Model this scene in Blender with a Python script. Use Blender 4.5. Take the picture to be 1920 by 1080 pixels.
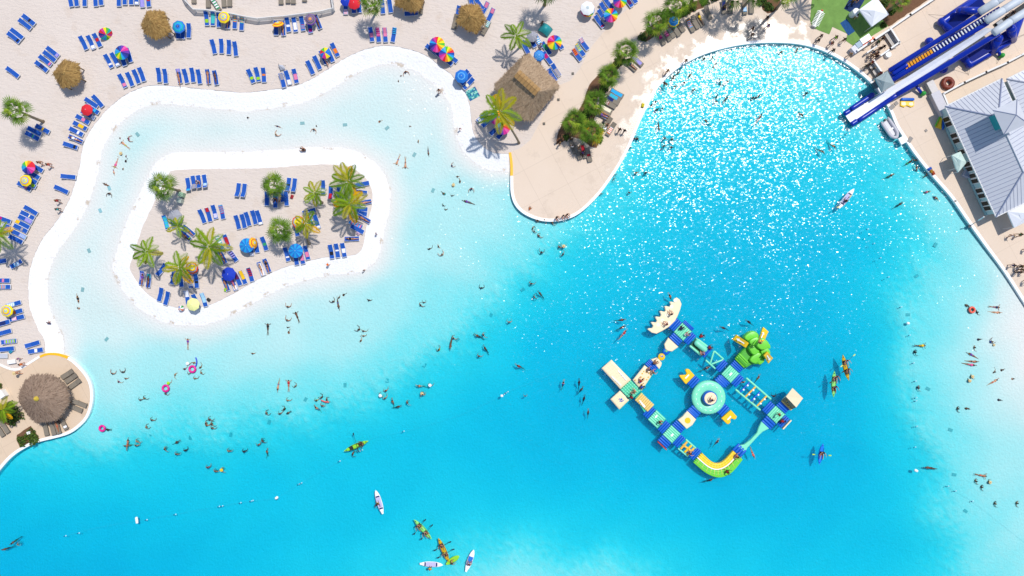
import bpy, bmesh, math, random
import numpy as np
from mathutils import Vector, Matrix
R = math.radians
random.seed(7)
for o in list(bpy.data.objects): bpy.data.objects.remove(o)
SC = bpy.context.scene
COL = SC.collection
# ------------------------------------------------------------------ camera, sky, sun, exposure
S, H = 0.075, 112.0            # metres per photo pixel on the water plane, drone height
cam = bpy.data.cameras.new('camera'); camo = bpy.data.objects.new('camera', cam); COL.objects.link(camo)
cam.sensor_width = 36.0; cam.lens = 36.0 * H / (1920 * S); cam.clip_end = 2000; cam.clip_start = 1
camo.location = (0, 0, H); camo.rotation_euler = (0, 0, 0)
SC.camera = camo
W = bpy.data.worlds.new('World'); SC.world = W; W.use_nodes = True
nt = W.node_tree; nt.nodes.clear()
sky = nt.nodes.new('ShaderNodeTexSky'); sky.sky_type = 'NISHITA'; sky.sun_disc = False
EL, AZ = R(65.8), R(36.9)
sky.sun_elevation = EL; sky.sun_rotation = AZ; sky.altitude = 20; sky.air_density = 1.0; sky.dust_density = 0.6
bg = nt.nodes.new('ShaderNodeBackground'); bg.inputs['Strength'].default_value = 0.15
wo = nt.nodes.new('ShaderNodeOutputWorld')
nt.links.new(sky.outputs[0], bg.inputs[0]); nt.links.new(bg.outputs[0], wo.inputs[0])
sl = bpy.data.lights.new('sun', 'SUN'); sl.energy = 3.9; sl.angle = R(0.53); sl.color = (1.0, 0.97, 0.925)
so = bpy.data.objects.new('sun', sl); COL.objects.link(so)
d = Vector((-math.sin(AZ) * math.cos(EL), -math.cos(AZ) * math.cos(EL), -math.sin(EL)))
so.rotation_euler = d.to_track_quat('-Z', 'Y').to_euler(); so.location = (60, 80, 150)
SC.view_settings.view_transform = 'Standard'; SC.view_settings.look = 'None'
SC.view_settings.exposure = -0.15; SC.view_settings.gamma = 1.0; SC.view_settings.use_curve_mapping = False
SC.render.engine = 'CYCLES'
SC.cycles.max_bounces = 7; SC.cycles.transparent_max_bounces = 12; SC.cycles.volume_bounces = 3
SC.cycles.use_denoising = True
SC.cycles.sample_clamp_indirect = 4.0
# ------------------------------------------------------------------ helpers
def P(x, y, z=0.0):
    """photo pixel seen at height z -> world point"""
    k = S * (H - z) / H
    return Vector(((x - 960) * k, (540 - y) * k, z))
def lin(c): return c / 12.92 if c <= 0.04045 else ((c + 0.055) / 1.055) ** 2.4
def hexc(h): return tuple(lin(int(h[i:i + 2], 16) / 255) for i in (0, 2, 4))
_M = {}
def mat(h, rough=0.6, var=0.12, scale=5.0, bump=0.0, spec=0.4, trans=0.0, metal=0.0):
    key = (h, rough, var, scale, bump, spec, trans, metal)
    if key in _M: return _M[key]
    m = bpy.data.materials.new('mat_' + h); m.use_nodes = True
    n = m.node_tree; b = n.nodes['Principled BSDF']
    c = hexc(h)
    tc = n.nodes.new('ShaderNodeTexCoord'); no = n.nodes.new('ShaderNodeTexNoise')
    no.inputs['Scale'].default_value = scale; no.inputs['Detail'].default_value = 5
    n.links.new(tc.outputs['Object'], no.inputs['Vector'])
    mx = n.nodes.new('ShaderNodeMix'); mx.data_type = 'RGBA'
    mx.inputs[6].default_value = tuple(min(1, v * (1 + var)) for v in c) + (1,)
    mx.inputs[7].default_value = tuple(v * (1 - var) for v in c) + (1,)
    n.links.new(no.outputs['Fac'], mx.inputs[0]); n.links.new(mx.outputs[2], b.inputs['Base Color'])
    b.inputs['Roughness'].default_value = rough; b.inputs['Specular IOR Level'].default_value = spec
    b.inputs['Metallic'].default_value = metal
    if trans:
        b.inputs['Alpha'].default_value = 1 - trans
    if bump:
        bu = n.nodes.new('ShaderNodeBump'); bu.inputs['Strength'].default_value = 1; bu.inputs['Distance'].default_value = bump
        n.links.new(no.outputs['Fac'], bu.inputs['Height']); n.links.new(bu.outputs[0], b.inputs['Normal'])
    _M[key] = m
    return m
LABELS = {}
def tag(o, label=None, cat=None, group=None, kind=None):
    if label:
        o['label'] = label
        LABELS.setdefault(label, []).append(o.name)
        if len(label.split()) > 16: print('LONG', label)
    if cat: o['category'] = cat
    if group: o['group'] = group
    if kind: o['kind'] = kind
    return o
def empty(name, loc=(0, 0, 0), rz=0.0):
    o = bpy.data.objects.new(name, None); COL.objects.link(o); o.location = loc; o.rotation_euler = (0, 0, rz)
    o.empty_display_size = 0.2
    return o
def link(name, me, m=None, parent=None, loc=None, rz=None):
    o = bpy.data.objects.new(name, me); COL.objects.link(o)
    if parent: o.parent = parent
    if loc is not None: o.location = loc
    if rz is not None: o.rotation_euler = (0, 0, rz)
    if m is not None:
        if len(me.materials) == 0: me.materials.append(m)
        if me.materials[0] is not m:
            o.material_slots[0].link = 'OBJECT'; o.material_slots[0].material = m
    return o
class MB:
    """collects shapes into one mesh"""
    def __init__(s): s.v = []; s.f = []; s.mi = []
    def add(s, vs, fs, mi=0):
        k = len(s.v); s.v += [tuple(v) for v in vs]; s.f += [tuple(i + k for i in f) for f in fs]; s.mi += [mi] * len(fs)
    def box(s, c, d, rz=0, mi=0, ax=None):
        x, y, z = (q / 2 for q in d)
        vs = [Vector(p) for p in ((-x, -y, -z), (x, -y, -z), (x, y, -z), (-x, y, -z), (-x, -y, z), (x, -y, z), (x, y, z), (-x, y, z))]
        m = Matrix.Rotation(rz, 3, 'Z')
        if ax: m = ax @ m
        s.add([m @ v + Vector(c) for v in vs], [(0, 3, 2, 1), (4, 5, 6, 7), (0, 1, 5, 4), (1, 2, 6, 5), (2, 3, 7, 6), (3, 0, 4, 7)], mi)
    def tube(s, pts, r, n=8, mi=0, cap=True, flat=1.0):
        pts = [Vector(p) for p in pts]
        rs = r if isinstance(r, (list, tuple)) else [r] * len(pts)
        k = len(s.v); rings = []
        for i, p in enumerate(pts):
            t = (pts[min(i + 1, len(pts) - 1)] - pts[max(i - 1, 0)])
            t.normalize() if t.length else None
            a = t.cross(Vector((0, 0, 1)))
            if a.length < 1e-3: a = Vector((1, 0, 0))
            a.normalize(); b = a.cross(t)
            rings.append([p + (a * math.cos(q) + b * math.sin(q) * flat) * rs[i] for q in (2 * math.pi * j / n for j in range(n))])
        vs = [v for rg in rings for v in rg]
        fs = [(i * n + j, i * n + (j + 1) % n, (i + 1) * n + (j + 1) % n, (i + 1) * n + j) for i in range(len(pts) - 1) for j in range(n)]
        if cap: fs += [tuple(range(n - 1, -1, -1)), tuple((len(pts) - 1) * n + j for j in range(n))]
        s.add(vs, fs, mi)
    def sausage(s, a, b, r, n=10, mi=0):
        a, b = Vector(a), Vector(b); t = (b - a).normalized()
        s.tube([a + t * r * .02, a + t * r * .12, a + t * r * .4, a + t * r, b - t * r, b - t * r * .4, b - t * r * .12, b - t * r * .02],
               [r * .25, r * .6, r * .9, r, r, r * .9, r * .6, r * .25], n, mi)
    def lathe(s, prof, n=24, c=(0, 0, 0), mi=0):
        k = len(prof)
        vs = [(c[0] + r * math.cos(2 * math.pi * j / n), c[1] + r * math.sin(2 * math.pi * j / n), c[2] + z) for r, z in prof for j in range(n)]
        s.add(vs, [(i * n + j, i * n + (j + 1) % n, (i + 1) * n + (j + 1) % n, (i + 1) * n + j) for i in range(k - 1) for j in range(n)], mi)
    def prism(s, poly, z0, z1, bev=0.0, mi=0):
        """poly = list of (x,y) or 3-vectors (ccw or cw); top optionally bevelled inwards"""
        pts = [Vector((p[0], p[1])) for p in poly]
        ar = sum(pts[i].x * pts[(i + 1) % len(pts)].y - pts[(i + 1) % len(pts)].x * pts[i].y for i in range(len(pts)))
        if ar < 0: pts.reverse()
        n = len(pts)
        def inset(q):
            out = []
            for i in range(n):
                a, b, c = pts[i - 1], pts[i], pts[(i + 1) % n]
                e1 = (b - a).normalized(); e2 = (c - b).normalized()
                n1 = Vector((-e1.y, e1.x)); n2 = Vector((-e2.y, e2.x)); nn = n1 + n2
                if nn.length < 1e-4: nn = n1
                nn.normalize(); out.append(b + nn * q / max(0.5, nn.dot(n1)))
            return out
        lv = [(pts, z0), (pts, z1 - bev)]
        if bev: lv += [(inset(bev * .3), z1 - bev * .3), (inset(bev), z1)]
        vs = [(p.x, p.y, z) for ps, z in lv for p in ps]
        fs = [(l * n + i, l * n + (i + 1) % n, (l + 1) * n + (i + 1) % n, (l + 1) * n + i) for l in range(len(lv) - 1) for i in range(n)]
        fs += [tuple(range(n - 1, -1, -1)), tuple((len(lv) - 1) * n + i for i in range(n))]
        s.add(vs, fs, mi)
    def ball(s, c, r, n=10, m=6, mi=0, sc=(1, 1, 1)):
        vs = []; fs = []
        for i in range(m + 1):
            t = math.pi * i / m
            for j in range(n):
                q = 2 * math.pi * j / n
                vs.append((c[0] + r * sc[0] * math.sin(t) * math.cos(q), c[1] + r * sc[1] * math.sin(t) * math.sin(q), c[2] + r * sc[2] * math.cos(t)))
        for i in range(m):
            for j in range(n):
                fs.append((i * n + j, (i + 1) * n + j, (i + 1) * n + (j + 1) % n, i * n + (j + 1) % n))
        s.add(vs, fs, mi)
    def mesh(s, name, mats, smooth=False):
        me = bpy.data.meshes.new(name); me.from_pydata(s.v, [], s.f)
        for m in (mats if isinstance(mats, (list, tuple)) else [mats]): me.materials.append(m)
        if any(s.mi): me.polygons.foreach_set('material_index', s.mi)
        if smooth: me.polygons.foreach_set('use_smooth', [True] * len(me.polygons))
        me.update(); return me
    def build(s, name, mats, parent=None, smooth=False, loc=None, rz=None):
        return link(name, s.mesh(name, mats, smooth), None, parent, loc, rz)
def copy_tree(o, parent=None, kids=None):
    c = o.copy(); COL.objects.link(c)
    if parent: c.parent = parent
    for ch in list(o.children): copy_tree(ch, c)
    return c
ORD = ['', '', 'second', 'third', 'fourth', 'fifth', 'sixth', 'seventh', 'eighth', 'ninth']
NUM = ['', 'one', 'two', 'three', 'four', 'five', 'six', 'seven', 'eight', 'nine', 'ten']
def ordinal(i, n):
    if i == 0: return 'leftmost'
    if i == n - 1: return 'rightmost'
    return (ORD[i + 1] + ' from left') if i + 1 < len(ORD) and i < (n + 1) // 2 else (ORD[n - i] + ' from right')
# ------------------------------------------------------------------ terrain curves (photo pixels)
SHORE = [(240,177),(225,187),(210,200),(197,212),(177,237),(165,257),(157,277),(153,303),(148,327),(140,352),(133,373),(120,397),(103,422),(83,447),(72,467),(62,492),(56,518),(55,540),(57,573),(64,595),(75,620),(85,637),(87,663)]
SHORE_TOP = [(954,289),(927,287),(908,277),(895,263),(887,247),(883,215),(880,195),(873,175),(858,158),(848,142),(828,127),(807,110),(783,98),(757,91),(733,87),(707,88),(673,98),(640,115),(613,132),(587,148),(553,162),(503,170),(458,175),(430,172),(403,170),(353,165),(320,162),(300,160),(267,165),(240,177)]
SAND = SHORE_TOP + SHORE[1:] + [(58,678),(42,689),(28,691),(13,686),(0,680),(-60,660),(-400,640),(-400,-300),(1260,-300),(1198,0),(1160,32),(1130,63),(1110,87),(1087,130),(1068,153),(1048,161),(995,263),(975,279)]
ISLE = [(318,327),(330,320),(398,317),(473,317),(520,315),(563,311),(613,309),(643,311),(663,317),(682,330),(693,345),(699,363),(698,387),(693,405),(687,430),(683,455),(677,470),(662,479),(617,482),(580,489),(550,497),(520,507),(487,523),(460,538),(437,552),(403,568),(370,578),(337,577),(310,570),(280,552),(262,532),(252,517),(245,502),(250,485),(258,460),(270,425),(287,388),(307,347)]
PEN = [(954,287),(957,310),(957,340),(958,362),(963,380),(972,393),(985,403),(1003,411),(1020,415),(1040,415.5),(1060,412),(1080,404),(1100,389),(1125,363),(1147,333),(1165,305),(1180,276),(1191,250),(1201,226),(1216,195),(1235,163),(1260,137),(1290,117),(1320,103),(1360,91),(1400,84),(1440,81.5),(1480,82.5),(1510,87),(1540,96),(1572,112),(1600,130.5),(1627,153),(1648,178),(1665,206),(1677,235),(1690,256),(1710,286),(1730,312),(1750,336),(1780,370),(1805,406),(1824,433),(1847,465),(1877,506),(1910,557),(1935,598),(2010,730)]
DECK = PEN + [(2400,730),(2400,-300),(1260,-300),(1198,0),(1160,32),(1130,63),(1110,87),(1087,130),(1068,153),(1048,161),(995,263),(975,279)]
ROUND = [(77,667),(88,662.5),(102,661.5),(117,664),(138,673),(158,692),(172,713),(177,737),(175,760),(167,782),(153,798),(133,812),(107,820),(75,828),(50,839),(25,856),(0,884),(-40,935)]
ROUND_DECK = ROUND + [(-400,1000),(-400,640),(-60,660),(0,680),(13,686),(28,691),(42,689),(58,678)]
# depth control points: x, y, tint level (0 white shallow .. 1 deep)
LV = [0, .15, .3, .45, .62, .8, 1.0]; DP = [0.0, .065, .20, .41, .98, 1.35, 1.85]
CTRL = """250 250 .15 200 300 .12 130 480 .08 130 600 .1 250 650 .2 350 700 .3 200 820 .42 450 650 .22 600 600 .22 750 450 .22 850 300 .17 700 200 .13 500 220 .1 350 220 .1 800 180 .08
900 400 .28 1000 450 .42 1100 430 .55 1100 500 .7 900 520 .38 800 620 .42 900 650 .58 700 700 .42 600 760 .47 450 780 .45 350 820 .52 250 860 .62 100 900 .68 50 890 .62 0 950 .8 150 1000 .87 300 950 .78 500 900 .75
700 850 .77 850 800 .82 1000 650 .85 1150 600 .92 1250 700 1 1350 900 1 1150 850 .97 1000 900 .86 700 960 .8 500 1050 .78 200 1080 .95 700 1060 .66 850 1030 .58 1000 1050 .46 1150 1070 .44 950 1090 .36 1100 1030 .58
1300 1060 .68 1500 1060 .78 1500 950 .92 1600 850 .92 1600 700 .88 1500 550 .92 1400 450 .87 1300 350 .74 1250 250 .6 1350 180 .55 1500 180 .5 1600 220 .5 1600 300 .6 1680 300 .52 1700 380 .5 1640 430 .72 1600 500 .84
1650 520 .66 1690 590 .48 1650 640 .72 1700 700 .45 1680 800 .62 1740 800 .45 1720 900 .62 1800 900 .4 1760 960 .5 1850 1000 .38 1800 1080 .48 1700 1040 .72 1900 1060 .35 1800 500 .36 1850 550 .24 1880 545 .12 1905 620 .03 1885 700 .14
1800 650 .32 1850 800 .3 1915 900 .3 1750 550 .42 1600 1000 .82 1750 420 .44 1780 450 .4 1930 700 .03 1930 1150 .3 1400 1150 .6 900 1180 .35 300 1180 .95 -60 1100 .95 1230 320 .62 1180 380 .6 1700 330 .5"""
c_ = np.array(CTRL.split(), float).reshape(-1, 3)
def inside(px, py, poly):
    r = np.zeros(px.shape, bool); n = len(poly)
    for i in range(n):
        x1, y1 = poly[i]; x2, y2 = poly[(i + 1) % n]
        if y1 == y2: continue
        cond = ((y1 > py) != (y2 > py)) & (px < (x2 - x1) * (py - y1) / (y2 - y1) + x1)
        r ^= cond
    return r
def dist_to(px, py, line, closed=False):
    dmin = np.full(px.shape, 1e9); n = len(line)
    for i in range(n if closed else n - 1):
        x1, y1 = line[i]; x2, y2 = line[(i + 1) % n]
        dx, dy = x2 - x1, y2 - y1
        t = np.clip(((px - x1) * dx + (py - y1) * dy) / (dx * dx + dy * dy + 1e-9), 0, 1)
        dmin = np.minimum(dmin, np.hypot(px - x1 - t * dx, py - y1 - t * dy))
    return dmin
def smooth(a): a = np.clip(a, 0, 1); return a * a * (3 - 2 * a)
A_ = np.hypot(c_[:, None, 0] - c_[None, :, 0], c_[:, None, 1] - c_[None, :, 1])
wts = np.linalg.solve(np.block([[A_ + 8 * np.eye(len(c_)), np.ones((len(c_), 1))], [np.ones((1, len(c_))), np.zeros((1, 1))]]), np.append(c_[:, 2], 0))
def tint(px, py):
    out = np.full(px.shape, wts[-1])
    for i in range(len(c_)): out = out + wts[i] * np.hypot(px - c_[i, 0], py - c_[i, 1])
    return np.clip(out, 0, 1.05)
def ground_z(px, py):
    px = np.asarray(px, float); py = np.asarray(py, float)
    tt = tint(px, py)
    if px.size > 500:  # patchy liner: uneven depth where the floor falls away
        rs = np.random.RandomState(4); tt = tt + rs.normal(0, 1, px.shape) * .022 * np.exp(-((tt - .52) / .16) ** 2) + .03 * np.sin(px / 37 + np.sin(py / 53) * 2) * np.sin(py / 41 + np.sin(px / 61) * 2)
    dep = np.interp(tt, LV + [1.05], DP + [1.95])
    d1 = np.minimum(dist_to(px, py, SHORE_TOP + SHORE[1:]), dist_to(px, py, ISLE, True))
    z = np.where(d1 < 32, 0.33 * (1 - d1 / 32) , 0) - np.where(d1 > 32, dep * smooth((d1 - 30) / 55) + 0.012 * np.minimum((d1 - 32) / 10, 1), 0)
    land = inside(px, py, SAND) | inside(px, py, ISLE)
    return np.where(land, 0.2, z), d1
def floor_at(x, y): return float(ground_z(np.array([x]), np.array([y]))[0][0])
# ------------------------------------------------------------------ setting materials
def nodes(name):
    m = bpy.data.materials.new(name); m.use_nodes = True
    n = m.node_tree
    def N(t, **k):
        q = n.nodes.new(t)
        for a, b in k.items(): setattr(q, a, b)
        return q
    return m, n, N, n.nodes['Principled BSDF']
def ramp(N, n, src, stops):
    r = N('ShaderNodeValToRGB'); e = r.color_ramp.elements
    while len(e) < len(stops): e.new(0.5)
    for q, (p, c) in zip(e, stops):
        q.position = p; q.color = (c, c, c, 1) if not isinstance(c, tuple) else c + (1,)
    n.links.new(src, r.inputs[0]); return r
def mixc(N, n, f, a, b):
    x = N('ShaderNodeMix', data_type='RGBA')
    if isinstance(f, float): x.inputs[0].default_value = f
    else: n.links.new(f, x.inputs[0])
    for s, v in ((6, a), (7, b)):
        if isinstance(v, tuple): x.inputs[s].default_value = v + (1,)
        else: n.links.new(v, x.inputs[s])
    return x.outputs[2]
def noise(N, n, vec, sc, det=6, rough=.55, col=False):
    q = N('ShaderNodeTexNoise'); q.inputs['Scale'].default_value = sc; q.inputs['Detail'].default_value = det; q.inputs['Roughness'].default_value = rough
    n.links.new(vec, q.inputs['Vector']); return q.outputs['Color' if col else 'Fac']
# rippled beach sand
def sand_mat():
    m, n, N, b = nodes('beach_sand'); tc = N('ShaderNodeTexCoord').outputs['Object']
    c = mixc(N, n, noise(N, n, tc, .12, 5), (.73, .63, .555), (.62, .525, .45))
    st = ramp(N, n, noise(N, n, tc, .35, 8, .65), [(.56, 0.0), (.72, .75)]).outputs[0]
    c = mixc(N, n, st, c, (.60, .48, .385))
    c = mixc(N, n, ramp(N, n, noise(N, n, tc, 9, 3), [(.35, 0.0), (.65, .35)]).outputs[0], c, (.60, .525, .47))
    n.links.new(c, b.inputs['Base Color']); b.inputs['Roughness'].default_value = .9; b.inputs['Specular IOR Level'].default_value = .15
    mp = N('ShaderNodeMapping'); mp.inputs['Scale'].default_value = (1.0, 2.3, 1); mp.inputs['Rotation'].default_value = (0, 0, R(28)); n.links.new(tc, mp.inputs[0])
    bu = N('ShaderNodeBump'); bu.inputs['Distance'].default_value = .16; bu.inputs['Strength'].default_value = .85
    n.links.new(noise(N, n, mp.outputs[0], 1.5, 4, .6), bu.inputs['Height']); n.links.new(bu.outputs[0], b.inputs['Normal'])
    return m
# white liner of the lagoon, dirt lines along the waterline
def bank_mat():
    m, n, N, b = nodes('lagoon_liner'); tc = N('ShaderNodeTexCoord').outputs['Object']
    at = N('ShaderNodeAttribute'); at.attribute_name = 'shore'
    c = mixc(N, n, noise(N, n, tc, .2, 5), (.845, .84, .835), (.775, .765, .755))
    sp = ramp(N, n, noise(N, n, tc, 2.6, 6, .7), [(.54, 0.0), (.68, .5)]).outputs[0]
    near = ramp(N, n, at.outputs['Fac'], [(.0, .8), (.26, .8), (.34, 0.0)]).outputs[0]
    mu = N('ShaderNodeMath', operation='MULTIPLY'); n.links.new(sp, mu.inputs[0]); n.links.new(near, mu.inputs[1])
    c = mixc(N, n, mu.outputs[0], c, (.56, .49, .41))
    # drift line
    line = ramp(N, n, at.outputs['Fac'], [(.235, 0.0), (.27, 1.0), (.30, 1.0), (.335, 0.0)]).outputs[0]
    st = ramp(N, n, noise(N, n, tc, .55, 7, .7), [(.54, 0.0), (.62, .85)]).outputs[0]
    mu2 = N('ShaderNodeMath', operation='MULTIPLY'); n.links.new(line, mu2.inputs[0]); n.links.new(st, mu2.inputs[1])
    c = mixc(N, n, mu2.outputs[0], c, (.52, .42, .31))
    # greenish algae spots on the shallow floor
    al = ramp(N, n, at.outputs['Fac'], [(.33, 0.0), (.42, 1.0), (.62, .6), (.8, 0.0)]).outputs[0]
    ast = ramp(N, n, noise(N, n, tc, .9, 8, .75), [(.6, 0.0), (.74, .3)]).outputs[0]
    mu3 = N('ShaderNodeMath', operation='MULTIPLY'); n.links.new(al, mu3.inputs[0]); n.links.new(ast, mu3.inputs[1])
    c = mixc(N, n, mu3.outputs[0], c, (.45, .5, .4))
    n.links.new(c, b.inputs['Base Color']); b.inputs['Roughness'].default_value = .8; b.inputs['Specular IOR Level'].default_value = .2
    bu = N('ShaderNodeBump'); bu.inputs['Distance'].default_value = .11; bu.inputs['Strength'].default_value = .8  # caustic light dapple imitated by bump relief on the floor
    n.links.new(noise(N, n, tc, 3.3, 2, .5), bu.inputs['Height']); n.links.new(bu.outputs[0], b.inputs['Normal'])
    return m
# clear water: transparent surface with sun reflecting ripples, light-absorbing body
def water_mat():
    m, n, N, b = nodes('clear_water'); n.nodes.remove(b); out = n.nodes['Material Output']
    tc = N('ShaderNodeTexCoord').outputs['Object']
    mp = N('ShaderNodeMapping'); mp.inputs['Rotation'].default_value = (0, 0, R(-25)); mp.inputs['Scale'].default_value = (1.0, 1.5, 1.0); n.links.new(tc, mp.inputs[0])
    def slope(vec, sc, amp, det, off):
        ad = N('ShaderNodeVectorMath', operation='ADD'); ad.inputs[1].default_value = (off, off * 2, 0); n.links.new(vec, ad.inputs[0])
        q = N('ShaderNodeVectorMath', operation='SUBTRACT'); n.links.new(noise(N, n, ad.outputs[0], sc, det, .5, True), q.inputs[0]); q.inputs[1].default_value = (.5, .5, .5)
        z = N('ShaderNodeVectorMath', operation='SCALE'); n.links.new(q.outputs[0], z.inputs[0]); z.inputs['Scale'].default_value = amp
        return z.outputs[0]
    a = N('ShaderNodeVectorMath', operation='ADD'); n.links.new(slope(mp.outputs[0], 2.5, .59, 1, 0), a.inputs[0]); n.links.new(slope(mp.outputs[0], 6.2, .40, 1, 40), a.inputs[1])
    # gusts: calmer and rougher patches
    gu = N('ShaderNodeMapRange'); gu.inputs['From Min'].default_value = .3; gu.inputs['From Max'].default_value = .7; gu.inputs['To Min'].default_value = .55; gu.inputs['To Max'].default_value = 1.15
    n.links.new(noise(N, n, tc, .09, 3), gu.inputs['Value'])
    sc = N('ShaderNodeVectorMath', operation='SCALE'); n.links.new(a.outputs[0], sc.inputs[0]); n.links.new(gu.outputs[0], sc.inputs['Scale'])
    fl = N('ShaderNodeVectorMath', operation='MULTIPLY'); n.links.new(sc.outputs[0], fl.inputs[0]); fl.inputs[1].default_value = (1, 1, 0)
    up = N('ShaderNodeVectorMath', operation='ADD'); n.links.new(fl.outputs[0], up.inputs[0]); up.inputs[1].default_value = (0, 0, 1)
    no = N('ShaderNodeVectorMath', operation='NORMALIZE'); n.links.new(up.outputs[0], no.inputs[0])
    gl = N('ShaderNodeBsdfGlossy'); gl.inputs['Roughness'].default_value = .145; n.links.new(no.outputs[0], gl.inputs['Normal'])
    tr = N('ShaderNodeBsdfTransparent'); fr = N('ShaderNodeFresnel'); fr.inputs['IOR'].default_value = 1.33
    mx = N('ShaderNodeMixShader'); n.links.new(fr.outputs[0], mx.inputs[0]); n.links.new(tr.outputs[0], mx.inputs[1]); n.links.new(gl.outputs[0], mx.inputs[2])
    n.links.new(mx.outputs[0], out.inputs['Surface'])
    va = N('ShaderNodeVolumeAbsorption'); va.inputs['Color'].default_value = (0.0, .93, .988, 1); va.inputs['Density'].default_value = 1.9
    vs_ = N('ShaderNodeVolumeScatter'); vs_.inputs['Color'].default_value = (.12, .93, 1, 1); vs_.inputs['Density'].default_value = .2; vs_.inputs['Anisotropy'].default_value = 0
    av = N('ShaderNodeAddShader'); n.links.new(va.outputs[0], av.inputs[0]); n.links.new(vs_.outputs[0], av.inputs[1])
    n.links.new(av.outputs[0], out.inputs['Volume'])
    return m
# broom-finished concrete, wet where bathers drip near the pool edge
def deck_mat(name, c1, c2, wet=False):
    m, n, N, b = nodes(name); tc = N('ShaderNodeTexCoord').outputs['Object']
    c = mixc(N, n, noise(N, n, tc, .18, 6, .6), c1, c2)
    st = ramp(N, n, noise(N, n, tc, .3, 8, .7), [(.56, 0.0), (.68, .45)]).outputs[0]
    c = mixc(N, n, st, c, tuple(v * .74 for v in c2))
    c = mixc(N, n, ramp(N, n, noise(N, n, tc, 14, 2), [(.3, 0.0), (.7, .22)]).outputs[0], c, tuple(v * .8 for v in c2))
    # control joints of the poured slabs
    br = N('ShaderNodeTexBrick'); br.offset = 0; br.inputs['Scale'].default_value = 1; br.inputs['Mortar Size'].default_value = .035; br.inputs['Brick Width'].default_value = 4.6; br.inputs['Row Height'].default_value = 4.6
    br.inputs['Color1'].default_value = (0, 0, 0, 1); br.inputs['Color2'].default_value = (0, 0, 0, 1); br.inputs['Mortar'].default_value = (1, 1, 1, 1)
    mp = N('ShaderNodeMapping'); mp.inputs['Rotation'].default_value = (0, 0, R(-28)); n.links.new(tc, mp.inputs[0]); n.links.new(mp.outputs[0], br.inputs['Vector'])
    jm = N('ShaderNodeMath', operation='MULTIPLY'); n.links.new(br.outputs['Color'], jm.inputs[0]); jm.inputs[1].default_value = .3
    c = mixc(N, n, jm.outputs[0], c, tuple(v * .6 for v in c2))
    b.inputs['Specular IOR Level'].default_value = .25; b.inputs['Roughness'].default_value = .75
    if wet:
        cc = P(1430, 312)
        ds = N('ShaderNodeVectorMath', operation='DISTANCE'); n.links.new(tc, ds.inputs[0]); ds.inputs[1].default_value = (cc.x, cc.y, .35)
        mr = N('ShaderNodeMapRange'); mr.inputs['From Min'].default_value = 238 * S; mr.inputs['From Max'].default_value = 325 * S; mr.inputs['To Min'].default_value = .18; mr.inputs['To Max'].default_value = -.34
        n.links.new(ds.outputs['Value'], mr.inputs['Value'])
        sx = N('ShaderNodeSeparateXYZ'); n.links.new(tc, sx.inputs[0])
        lim = N('ShaderNodeMapRange'); lim.inputs['From Min'].default_value = (1520 - 960) * S; lim.inputs['From Max'].default_value = (1580 - 960) * S; lim.inputs['To Min'].default_value = 0; lim.inputs['To Max'].default_value = -.5
        n.links.new(sx.outputs[0], lim.inputs['Value'])
        ad = N('ShaderNodeMath', operation='ADD'); n.links.new(mr.outputs[0], ad.inputs[0]); n.links.new(noise(N, n, tc, .42, 7, .62), ad.inputs[1])
        ad2 = N('ShaderNodeMath', operation='ADD'); n.links.new(ad.outputs[0], ad2.inputs[0]); n.links.new(lim.outputs[0], ad2.inputs[1])
        w = ramp(N, n, ad2.outputs[0], [(.42, 0.0), (.58, 1.0)]).outputs[0]
        c = mixc(N, n, w, c, tuple(v * .8 for v in c2))
        rm = N('ShaderNodeMapRange'); n.links.new(w, rm.inputs['Value']); rm.inputs['To Min'].default_value = .75; rm.inputs['To Max'].default_value = .31; n.links.new(rm.outputs[0], b.inputs['Roughness'])
        sm = N('ShaderNodeMapRange'); n.links.new(w, sm.inputs['Value']); sm.inputs['To Min'].default_value = .25; sm.inputs['To Max'].default_value = .6; n.links.new(sm.outputs[0], b.inputs['Specular IOR Level'])
    n.links.new(c, b.inputs['Base Color'])
    bu = N('ShaderNodeBump'); bu.inputs['Distance'].default_value = .012; n.links.new(noise(N, n, tc, 6, 5), bu.inputs['Height']); n.links.new(bu.outputs[0], b.inputs['Normal'])
    return m
# ------------------------------------------------------------------ setting geometry
GS = 5
gx, gy = np.meshgrid(np.arange(-200, 2121, GS, dtype=float), np.arange(-200, 1281, GS, dtype=float))
gz, gd = ground_z(gx, gy)
hh, ww = gx.shape
k_ = S
vs = np.stack([(gx - 960) * k_, (540 - gy) * k_, gz], -1).reshape(-1, 3)
ii = (np.arange(hh - 1)[:, None] * ww + np.arange(ww - 1)[None, :]).reshape(-1)
fs = np.stack([ii, ii + ww, ii + ww + 1, ii + 1], -1)
me = bpy.data.meshes.new('lagoon_floor'); me.from_pydata(vs.tolist(), [], fs.tolist())
at = me.attributes.new('shore', 'FLOAT', 'POINT'); at.data.foreach_set('value', np.clip(gd / 110, 0, 1).reshape(-1).astype(np.float32))
me.polygons.foreach_set('use_smooth', [True] * len(me.polygons))
LINER = mat('f2f1ef', .8, .03, 1)
floor = tag(link('lagoon_floor', me, bank_mat()), kind='structure')
wb = MB(); a, b2 = P(-200, 1280), P(2120, -200)
wb.box(((a.x + b2.x) / 2, (a.y + b2.y) / 2, -3), (b2.x - a.x - .1, b2.y - a.y - .1, 6))
tag(wb.build('lagoon_water', water_mat()), kind='structure')
gm = MB(); gm.add([(-900, -900, -6.2), (900, -900, -6.2), (900, 900, -6.2), (-900, 900, -6.2)], [(0, 1, 2, 3)])
tag(gm.build('ground', mat('b9ad98', .9, .15, .05)), kind='structure')
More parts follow.
